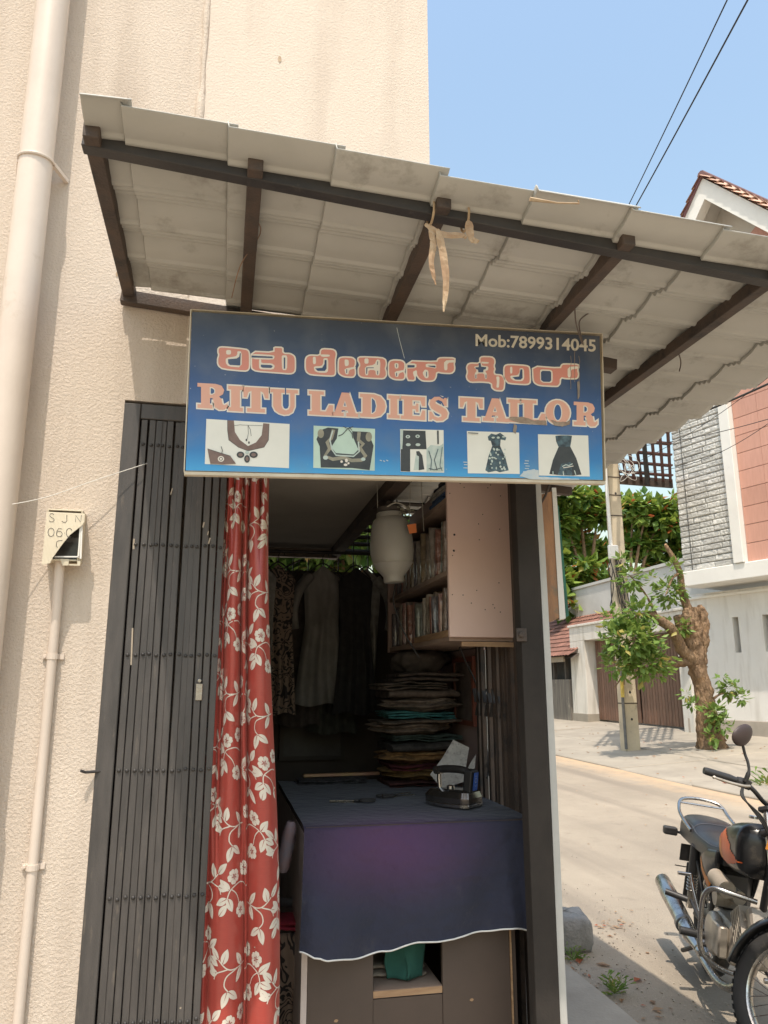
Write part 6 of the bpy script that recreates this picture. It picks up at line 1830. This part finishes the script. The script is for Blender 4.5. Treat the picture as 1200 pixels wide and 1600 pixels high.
FA = V((1.24, 0, .30))

def tor(b, c, Rr, r_, n=48, m_=10, sq=1.0):
    vs = []
    for i in range(n):
        a = 2 * math.pi * i / n
        for k in range(m_):
            t = 2 * math.pi * k / m_
            rr = Rr + r_ * math.cos(t)
            vs.append(V((c[0] + rr * math.cos(a), c[1] + r_ * sq * math.sin(t), c[2] + rr * math.sin(a))))
    b.add(vs, [(i * m_ + k, i * m_ + (k + 1) % m_, ((i + 1) % n) * m_ + (k + 1) % m_, ((i + 1) % n) * m_ + k) for i in range(n) for k in range(m_)])
def wheel(c, front):
    fx = steer if front else (lambda b: b)
    b = MB(); tor(b, c, .262, .040 if front else .043, 56, 12, 1.0)
    for i in range(56):                      # tread blocks
        a = 2 * math.pi * i / 56
        for y in (-.018, .018):
            rr = .2962
            p = V((c[0] + rr * math.cos(a + y * 2), c[1] + y, c[2] + rr * math.sin(a + y * 2)))
            b.box(p, (.020, .022, .003), Matrix.Rotation(-a + math.pi / 2, 3, 'Y'))
    ty = fx(b).build('tyre', M_rub, bike, smooth=50)
    b = MB(); tor(b, (c[0], c[1], c[2]), .229, .013, 56, 8, 1.7)
    rim = fx(b).build('rim', M_chrome, bike, smooth=60)
    b = MB()
    for i in range(36):
        a = 2 * math.pi * i / 36; s_ = 1 if i % 2 else -1; a2 = a + (.55 if (i // 2) % 2 else -.55)
        b.tube([(c[0] + .045 * math.cos(a2), c[1] + s_ * .032, c[2] + .045 * math.sin(a2)), (c[0] + .222 * math.cos(a), c[1] + s_ * .004, c[2] + .222 * math.sin(a))], .0019, 5, caps=False)
    fx(b).build('spokes', M_chrome, rim)
    b = MB(); b.lathe([(.02, -.06), (.055, -.045), (.068, -.04), (.068, .035), (.05, .045), (.02, .06)], c, (0, 1, 0), 24)
    b.lathe([(.012, -.09), (.012, .09)], c, (0, 1, 0), 10)
    fx(b).build('hub', M_alu, bike, smooth=40)
wheel((0, 0, .305), False); wheel((1.24, 0, .305), True)
# fenders
def fender(c, Rr, a0, a1, hw, nm, mt, front, drop=.0):
    b = MB()
    def fn(u, v):
        a = R(lerp(a0, a1, u)); t = (v - .5) * 2
        rr = Rr - .045 * abs(t) ** 2.2
        return V((c[0] + rr * math.cos(a), c[1] + t * hw, c[2] + rr * math.sin(a)))
    b.grid(fn, 30, 10)
    if front: steer(b)
    return b.build(nm, mt, bike, smooth=180, solid=.003)
fender((1.24, 0, .305), .350, 8, 178, .062, 'front_fender', M_gloss, True)
fender((0, 0, .305), .365, 55, 178, .075, 'rear_fender', M_plast, False)
b = MB(); b.box((-.40, 0, .40), (.02, .14, .24), Matrix.Rotation(.30, 3, 'Y')); b.build('mud_flap', M_plast, bike, bevel=.006)
b = MB(); b.box((-.428, 0, .56), (.006, .20, .11), Matrix.Rotation(.25, 3, 'Y')); npl = b.build('number_plate', M_plast, bike, bevel=.003)
b = MB()
for y in (-.07, -.045): b.box((-.42, y - .035, .475), (.006, .05, .006), None)
b.build('plate_bracket', M_chrome, bike)
# fork, axle nuts
for s_ in (-1, 1):
    b = MB(); p0 = FA + V((-.01, s_ * .085, .005)); p1 = HD + AX * .13 + V((.035, s_ * .085, 0))
    mid = p0.lerp(p1, .48)
    b.tube([p0 + V((0, 0, -.03)), mid], .022, 14); steer(b).build('fork_slider', M_alu, bike, smooth=50)
    b = MB(); b.tube([mid, p1], .0155, 12); steer(b).build('fork_tube', M_chrome, bike, smooth=50)
    b = MB(); b.lathe([(.026, 0), (.026, .06), (.02, .07)], mid, AX, 12); steer(b).build('fork_boot', M_plast, bike, smooth=50)
b = MB(); b.box(HD + AX * .02 + V((.035, 0, 0)), (.06, .22, .03), Matrix.Rotation(-.43, 3, 'Y')); b.box(HD + AX * .13 + V((.035, 0, 0)), (.06, .22, .025), Matrix.Rotation(-.43, 3, 'Y'))
steer(b).build('fork_crown', M_plast, bike, bevel=.006)
b = MB(); b.lathe([(.085, .0), (.088, .02), (.075, -.06), (.04, -.09), (.01, -.10)], (1.09, 0, .90), (1, 0, .05), 24); steer(b).build('headlamp_shell', M_gloss, bike, smooth=60)
b = MB(); b.lathe([(.086, .021), (.06, .034), (.01, .04)], (1.09, 0, .90), (1, 0, .05), 24); steer(b).build('headlamp_lens', mat('lens_glass', (.6, .6, .58), None, 9, .08, spec=.8), bike, smooth=60)
b = MB()
def visor(u, v): t = (u - .5) * 2; return V((lerp(1.16, 1.02, v) - .05 * t * t, t * .13 * (1 - .3 * v), lerp(.84, 1.06, v) + .02 * (1 - t * t)))
b.grid(visor, 12, 8); steer(b).build('headlamp_cowl', M_gloss, bike, smooth=180, solid=.004)
# handlebar, grips, lever, mirrors
for s_ in (-1, 1):
    b = MB(); pth = smooth_path([(.885, 0, 1.045), (.885, s_ * .08, 1.05), (.865, s_ * .17, 1.085), (.82, s_ * .22, 1.09), (.755, s_ * .325, 1.075)], 6)
    b.tube(pth, .011, 10); steer(b).build('handlebar', M_plast, bike, smooth=60)
    b = MB(); b.tube([(.818, s_ * .222, 1.09), (.80, s_ * .25, 1.087), (.745, s_ * .345, 1.072), (.738, s_ * .358, 1.07)], [.015, .0185, .0185, .016], 12); steer(b).build('grip', M_plast, bike, smooth=50)
    b = MB(); b.lathe([(.022, -.02), (.024, 0), (.022, .028)], (.826, s_ * .205, 1.09), V((.065, -s_ * .115, .015)), 12); b.box((.84, s_ * .19, 1.092), (.05, .04, .045)); steer(b).build('switch_housing', M_plast, bike, bevel=.004)
    b = MB(); b.tube(smooth_path([(.87, s_ * .19, 1.088), (.868, s_ * .23, 1.075), (.835, s_ * .29, 1.062), (.80, s_ * .35, 1.055)], 5), [.007] * 14 + [.006] * 2, 8); b.lathe([(.003, -.007), (.009, 0), (.003, .007)], (.798, s_ * .353, 1.055), (0, 1, 0), 10); steer(b).build('lever', M_alu, bike, smooth=60)
    b = MB(); b.tube(smooth_path([(.855, s_ * .21, 1.10), (.862, s_ * .215, 1.15), (.85, s_ * .225, 1.19), (.835, s_ * .24, 1.22), (.825, s_ * .265, 1.26)], 5), [.011] * 5 + [.007] * 16, 8); steer(b).build('mirror_stem', M_plast, bike, smooth=60)
    b = MB()
    def mfn(u, v, s_=s_):
        a = u * 2 * math.pi; rr = math.sin(v * math.pi / 2)
        ly = .072 * math.cos(a) * rr * (1 + .15 * math.sin(a)); lz = .052 * math.sin(a) * rr; lx = .024 * math.cos(v * math.pi / 2)
        rot = Matrix.Rotation(R(-38 * s_), 3, 'X')
        q = rot @ V((lx, ly, lz)); return V((.826, s_ * .290, 1.298)) + q
    b.grid(mfn, 22, 7); steer(b).build('mirror_shell', M_mirr, bike, smooth=180)
    b = MB()
    rot = Matrix.Rotation(R(-38 * s_), 3, 'X')
    b.face([V((.8255, s_ * .290, 1.298)) + rot @ V((0, .070 * math.cos(a) * (1 + .15 * math.sin(a)), .050 * math.sin(a))) for a in [k * math.pi / 11 for k in range(22)]])
    steer(b).build('mirror_glass', mat('mirror_glass_%d' % (s_ + 1), (.8, .8, .8), None, 5, .03, metal=1), bike)
b = MB()
for k in range(3): b.tube(smooth_path([(.86, -.22, 1.075), (.90, -.24 - .01 * k, 1.02), (.96, -.16, .95 + .01 * k), (.98, -.07, .88)], 6), .0045, 6)
steer(b).build('control_cables', M_ink, bike, smooth=180)
b = MB(); b.lathe([(.05, 0), (.052, .03), (.04, .05)], (.93, 0, 1.03), (-.4, 0, 1), 18); steer(b).build('speedometer', M_plast, bike, smooth=50)
# tank
def tankpt(u, v, o=0):
    a = v * 2 * math.pi; t = u
    x = lerp(.40, .90, t)
    hw = (.095 + .055 * math.sin(min(1, t * 1.15) * math.pi * .62)) * (1 if t < .93 else 1 - .25 * (t - .93) / .07) * (1 - .9 * max(0, .04 - t) / .04) * (1 - .8 * max(0, t - .97) / .03)
    hz = (.075 + .055 * math.sin(t * math.pi * .62)) * (1 - .9 * max(0, .04 - t) / .04) * (1 - .6 * max(0, t - .97) / .03)
    cz = .775 + .06 * t
    ca, sa = math.cos(a), math.sin(a)
    ex = math.copysign(abs(ca) ** .55, ca); ez = math.copysign(abs(sa) ** .75, sa)
    return V((x, (hw + o) * ex, cz + (hz + o) * ez))
b = MB(); b.grid(lambda u, v: tankpt(u, v), 24, 36); b.build('fuel_tank', M_gloss, bike, smooth=180)
b = MB(); b.lathe([(.03, 0), (.03, .012), (.026, .016)], (.66, 0, .955), (-.1, 0, 1), 18); b.build('filler_cap', M_chrome, bike, smooth=40)
def decal(poly, fn, nm, mt):
    """poly in surface coordinates (u along, v around), laid just above the surface"""
    b = MB(); us = [p[0] for p in poly]; vs_ = [p[1] for p in poly]
    n_ = 26
    for i in range(n_):
        for j in range(n_):
            u0 = lerp(min(us), max(us), i / n_); u1 = lerp(min(us), max(us), (i + 1) / n_); v0 = lerp(min(vs_), max(vs_), j / n_); v1 = lerp(min(vs_), max(vs_), (j + 1) / n_)
            if inpoly((u0 + u1) / 2, (v0 + v1) / 2, poly): b.face([fn(u0, v0), fn(u1, v0), fn(u1, v1), fn(u0, v1)])
    return b.build(nm, mt, bike, smooth=180)
# right side of the tank is v around .5
decal([(.06, .47), (.16, .41), (.30, .44), (.42, .385), (.60, .45), (.97, .565), (.60, .60), (.28, .58), (.10, .54)], lambda u, v: tankpt(u, v, .002), 'tank_decal', M_red)
decal([(.12, .53), (.08, .45), (.34, .48), (.46, .57), (.28, .585)], lambda u, v: tankpt(u, v, .0028), 'tank_decal', M_org)
# side panel
def sidept(u, v, o=0, s_=-1):
    x = lerp(.10, .44, u); top = lerp(.70, .735, u); bot = lerp(.60, .50, math.sin(u * math.pi * .75)) + .12 * max(0, u - .7) / .3
    z = lerp(bot, top, v); y = .105 + .035 * math.sin(v * math.pi * .8) * math.sin(u * math.pi * .8 + .3)
    return V((x, s_ * (y + o), z))
for s_ in (-1, 1):
    b = MB(); b.grid(lambda u, v: sidept(u, v, 0, s_), 16, 12); b.build('side_panel', M_gloss, bike, smooth=180, solid=.004)
decal([(.25, .25), (.30, .42), (.38, .40), (.36, .72), (.60, .40), (.92, .22), (.80, .12), (.5, .10)], lambda u, v: sidept(u, v, .004), 'side_decal', M_org)
# seat
def seatpt(u, v):
    x = lerp(-.34, .46, u)
    hw = lerp(.140, .115, u) + .02 * math.sin(u * math.pi) - .03 * max(0, u - .8) / .2 - .06 * max(0, .06 - u) / .06
    zt = .815 - .035 * ss(.38, .56, u) + .012 * math.sin(u * 5) + .02 * max(0, u - .85) / .15
    zb = .670 + .02 * (1 - u)
    a = v * math.pi
    ca = math.cos(a); sa = math.sin(a)
    return V((x, hw * math.copysign(abs(ca) ** .6, ca), zb + (zt - zb) * abs(sa) ** .45))
b = MB(); b.grid(seatpt, 30, 20)
for uu in (0, 1): b.face([seatpt(uu, k / 20) for k in range(21)])
b.build('seat', M_seat, bike, smooth=50)
b = MB(); b.tube([seatpt(u / 30, .16) + V((0, 0, .001)) for u in range(1, 30)], .0022, 5); b.tube([seatpt(u / 30, .84) + V((0, 0, .001)) for u in range(1, 30)], .0022, 5)
b.tube([seatpt(.45, k / 20) + V((.0, 0, .001)) for k in range(1, 20)], .0022, 5); b.build('seat_piping', mat('grey_piping', (.10, .10, .11), None, 9, .4), bike)
# grab rail, tail
b = MB(); b.tube(smooth_path([(.02, -.150, .76), (-.12, -.158, .79), (-.30, -.150, .83), (-.40, -.115, .885), (-.43, 0, .90), (-.40, .115, .885), (-.30, .150, .83), (-.12, .158, .79), (.02, .150, .76)], 6), .0105, 10)
b.build('grab_rail', M_chrome, bike, smooth=60)
b = MB(); b.tube([(-.36, -.13, .87), (-.36, .13, .87)], .006, 8); b.build('rail_crossbar', M_chrome, bike)
b = MB(); b.box((-.37, 0, .735), (.11, .16, .085), Matrix.Rotation(-.15, 3, 'Y')); b.build('tail_cowl', M_gloss, bike, bevel=.02, seg=3)
b = MB(); b.box((-.435, 0, .715), (.04, .11, .06), Matrix.Rotation(-.15, 3, 'Y')); b.build('tail_light', mat('red_lens', (.35, .01, .01), None, 9, .15), bike, bevel=.012, seg=3)
for s_ in (-1, 1):
    b = MB(); b.tube([(-.38, s_ * .06, .68), (-.395, s_ * .13, .68)], .008, 8); b.build('indicator_stalk', M_plast, bike)
    b = MB(); b.box((-.40, s_ * .175, .682), (.06, .085, .05)); b.build('rear_indicator', M_plast, bike, bevel=.012, seg=3)
    b = MB(); b.box((1.10, s_ * .21, .86), (.05, .085, .045)); b.tube([(1.07, s_ * .08, .86), (1.09, s_ * .18, .86)], .008, 8); steer(b).build('front_indicator', mat('amber_lens_%d' % (s_ + 1), (.6, .25, .04), None, 9, .2), bike, bevel=.01, seg=2)
    # shock absorber
    lo = V((-.03, s_ * .125, .33)); hi = V((.07, s_ * .13, .69)); d = hi - lo
    b = MB(); b.tube([lo, lo + d * .35], .021, 12); b.build('shock_body', M_alu, bike, smooth=50)
    b = MB(); b.tube([lo + d * .52, hi], .030, 14); b.build('shock_cover', M_plast, bike, smooth=50)
    b = MB(); ax_ = d.normalized(); e1 = ax_.orthogonal().normalized(); e2 = ax_.cross(e1)
    b.tube([lo + d * (.25 + .30 * k / 60) + (e1 * math.cos(k * .628) + e2 * math.sin(k * .628)) * .027 for k in range(61)], .0045, 6); b.build('shock_spring', M_chrome, bike, smooth=180)
# frame tubes
b = MB()
b.tube([HD, (.55, 0, .74), (.12, 0, .70)], .02, 10); b.tube([HD + V((0, 0, -.06)), (.80, 0, .50), (.74, 0, .32)], .018, 10)
for s_ in (-1, 1):
    b.tube(smooth_path([(.40, s_ * .10, .72), (.05, s_ * .13, .71), (-.28, s_ * .12, .75)], 5), .013, 8); b.tube([(.38, s_ * .09, .70), (.27, s_ * .09, .32)], .014, 8); b.tube([(.27, s_ * .10, .32), (0, s_ * .095, .305)], .017, 8)
    b.tube([(.24, s_ * .105, .40), (.03, s_ * .125, .66)], .009, 8)
    b.tube([(.30, s_ * .12, .30), (.06, s_ * .14, .385)], .011, 8)
b.build('frame', M_plast, bike, smooth=60)
# engine
b = MB(); b.box((.50, 0, .34), (.34, .20, .20)); b.build('crankcase', M_alu, bike, bevel=.03, seg=3)
b = MB(); b.lathe([(.105, 0), (.105, .03), (.095, .045), (.06, .052)], (.47, -.10, .335), (0, -1, 0), 28); b.box((.59, -.125, .34), (.13, .05, .15)); b.build('clutch_cover', M_alu, bike, smooth=40, bevel=.01)
b = MB(); b.box((.70, 0, .44), (.13, .12, .12), Matrix.Rotation(-.5, 3, 'Y')); 
for k in range(6): b.box((.665 + k * .024, 0, .415 + k * .013), (.007, .18, .16), Matrix.Rotation(-.5, 3, 'Y'))
b.build('cylinder_fins', M_alu, bike)
b = MB(); b.box((.83, 0, .50), (.07, .13, .13), Matrix.Rotation(-.5, 3, 'Y')); b.build('cylinder_head', M_alu, bike, bevel=.01)
b = MB(); b.tube([(.50, -.02, .52), (.50, -.135, .52)], .045, 16); b.tube([(.60, -.04, .55), (.42, -.07, .56)], .035, 14); b.build('carburettor', M_alu, bike, smooth=40)
b = MB(); b.tube([(.70, -.13, .60), (.52, -.14, .62)], .042, 16); b.build('air_canister', mat('beige_canister', (.40, .33, .25), (.3, .25, .19), 9, .6), bike, smooth=40)
b = MB(); b.box((.33, 0, .54), (.16, .15, .20)); b.build('air_box', M_plast, bike, bevel=.02)
# exhaust
b = MB(); b.tube(smooth_path([(.84, -.05, .44), (.90, -.08, .36), (.86, -.11, .22), (.70, -.14, .165), (.45, -.155, .185), (.30, -.16, .215)], 7), .021, 14); b.build('exhaust_pipe', M_chrome, bike, smooth=60)
b = MB(); b.tube([(.34, -.16, .21), (.28, -.163, .218), (.20, -.168, .235), (-.25, -.195, .335), (-.40, -.203, .37), (-.415, -.204, .373)], [.022, .028, .044, .050, .047, .036], 22); b.build('muffler', M_chrome, bike, smooth=45)
b = MB(); b.lathe([(.020, 0), (.018, .01)], (-.416, -.204, .3735), (-.97, -.05, .23), 12); b.build('muffler_outlet', M_ink, bike)
b = MB(); b.tube([(.10, -.178, .256), (.07, -.180, .263)], .0505, 22); b.build('muffler_clamp', mat('blued_steel', (.20, .24, .30), (.3, .28, .26), 9, .3, metal=.9), bike, smooth=45)
# foot pegs, pedals, stands
b = MB(); b.tube([(.40, -.15, .295), (.40, -.275, .30)], .021, 12); b.build('rider_footpeg', M_plast, bike, smooth=50)
b = MB(); b.tube([(.06, -.16, .385), (.02, -.275, .40)], .018, 12); b.build('pillion_footpeg', M_plast, bike, smooth=50)
b = MB(); b.tube(smooth_path([(.36, -.17, .28), (.46, -.19, .25), (.60, -.20, .25), (.66, -.21, .27)], 5), .008, 8); b.box((.67, -.225, .275), (.05, .05, .012)); b.build('brake_pedal', M_chrome, bike, smooth=50)
b = MB(); b.tube(smooth_path([(.33, -.155, .36), (.28, -.19, .50), (.26, -.20, .56)], 4), .010, 8); b.tube([(.26, -.20, .56), (.27, -.27, .56)], .010, 8); b.build('kick_lever', M_chrome, bike, smooth=50)
b = MB(); b.tube([(.34, .12, .24), (.30, .30, .02)], .010, 8); b.box((.30, .31, .012), (.05, .03, .008)); b.build('side_stand', M_plast, bike)
b = MB(); b.tube(smooth_path([(.28, -.13, .22), (.12, -.16, .14), (.05, -.17, .11)], 4), .012, 8); b.tube(smooth_path([(.28, .13, .22), (.12, .16, .14), (.05, .17, .11)], 4), .012, 8); b.tube([(.28, -.13, .22), (.28, .13, .22)], .012, 8); b.build('centre_stand', M_plast, bike)
# leg guard
b = MB(); b.tube(smooth_path([(.86, -.04, .60), (.84, -.16, .615), (.81, -.23, .615), (.79, -.265, .57), (.775, -.27, .46), (.77, -.265, .34), (.775, -.23, .285), (.78, -.15, .25), (.78, -.03, .24)], 7), .0125, 12)
b.tube(smooth_path([(.86, .04, .60), (.84, .16, .615), (.81, .29, .615), (.79, .335, .57), (.775, .34, .46), (.77, .335, .34), (.775, .29, .285), (.78, .15, .25), (.78, .03, .24)], 7), .0125, 12)
b.build('leg_guard', M_chrome, bike, smooth=60)

# ================================================================== SMALL THINGS ON THE GROUND
b = MB()
def rock(u, v):
    a = u * 2 * math.pi; ph = (v - .5) * math.pi
    e = lambda x, k: math.copysign(abs(x) ** k, x)
    r_ = 1 + .14 * nz(math.cos(a) * 2, math.sin(a) * 2, v * 3) + .05 * nz(math.cos(a) * 7, math.sin(a) * 7, v * 9)
    return V((1.93 + .13 * r_ * e(math.cos(a), .6) * e(math.cos(ph), .4), 4.30 + .15 * r_ * e(math.sin(a), .6) * e(math.cos(ph), .4), .085 + .095 * r_ * e(math.sin(ph), .55)))
b.grid(rock, 32, 16)
tag(b.build('stone_block', mat('grey_stone', (.33, .31, .28), (.23, .22, .2), 12, .9, .9, 60, bdist=.01), smooth=180), 'grey rounded stone block on the road edge beside the shop', 'stone')
def weed(px, py, n_, s, seed, label):
    p = onZ(px, py, .01); rd = random.Random(seed)
    t = thing('weed', p, label, 'plant')
    b = MB()
    for k in range(n_):
        a = rd.uniform(0, 6.28); l = s * rd.uniform(.5, 1.1); el = rd.uniform(.35, 1.2)
        d = V((math.cos(a) * math.cos(el), math.sin(a) * math.cos(el), math.sin(el)))
        sd = V((-math.sin(a), math.cos(a), 0)); w = l * .16
        q = p + d * l * .4; e_ = p + d * l + V((0, 0, -l * .2))
        for j in range(3):
            qq = p.lerp(e_, .45 + .25 * j); dd = (sd * (1 if j % 2 else -1) * .8 + d * .6).normalized()
            b.add([qq, qq + dd * l * .20 + V((0, 0, .006)), qq + dd * l * .42, qq + dd * l * .20 + d * l * .14], [(0, 1, 2), (0, 2, 3)])
        b.add([p, q + sd * w * .3, e_, q - sd * w * .3], [(0, 1, 2), (0, 2, 3)])
    b.build('leaves', M_leafA, t)
weed(895, 1500, 16, .075, 2, 'small green weed growing at the plinth edge by the corner strip')
weed(960, 1553, 22, .10, 3, 'larger green weed growing at the plinth edge nearer the motorcycle')
weed(1199, 1232, 30, .3, 4, 'green weed tuft at the far road edge by the right border')
b = MB(); rd = random.Random(77)
def litter(x, y, s, up=.0):
    a = rd.uniform(0, 6.28); c, sn = math.cos(a), math.sin(a); z = .010 + up
    P_ = [(-.5, 0, .0), (-.1, .28, rd.uniform(.1, .4)), (.5, .05, rd.uniform(0, .4)), (0, -.28, rd.uniform(.0, .35))]
    b.add([V((x + (u * c - v * sn) * s, y + (u * sn + v * c) * s, z + w * s * .5)) for u, v, w in P_] + [V((x, y, z))], [(0, 1, 4), (1, 2, 4), (2, 3, 4), (3, 0, 4)])
for _ in range(260):
    y = rd.uniform(2.7, 5.2); litter(1.66 + abs(rd.gauss(0, .16)), y, rd.uniform(.012, .04))
for _ in range(34):
    p = onZ(rd.gauss(955, 20), rd.gauss(1447, 9), 0); litter(p.x, p.y, rd.uniform(.012, .04))
for _ in range(140):
    litter(rd.uniform(1.8, 6.5), rd.uniform(2.8, 12), rd.uniform(.015, .045))
for _ in range(120):
    x = rd.uniform(6.7, 10.6); litter(x, rd.uniform(8, 21), rd.uniform(.03, .09), pave_z(x))
for (px, py, s) in ((905, 1502, .07), (943, 1508, .085), (996, 1532, .07), (1020, 1566, .05), (1028, 1578, .06)):
    p = onZ(px, py, .01); litter(p.x, p.y, s)
o = b.build('leaf_litter', leafmat('fallen_leaves', (.30, .17, .08), (.42, .30, .18), (.38, .12, .05), .15))
tag(o, 'dry fallen leaves scattered over road edge and pavement', 'leaf litter', kind='stuff')
b = MB(); rd = random.Random(78)
for _ in range(900):
    x = 1.66 + abs(rd.gauss(0, .5)); y = rd.uniform(2.6, 6.5); s = rd.uniform(.002, .008)
    b.box((x, y, .008 + s * .3), (s, s * rd.uniform(.6, 1.3), s * .7), Matrix.Rotation(rd.uniform(0, 3), 3, 'Z'))
o = b.build('road_grit', M_concrete); tag(o, 'loose grit along the road edge', 'grit', kind='stuff')
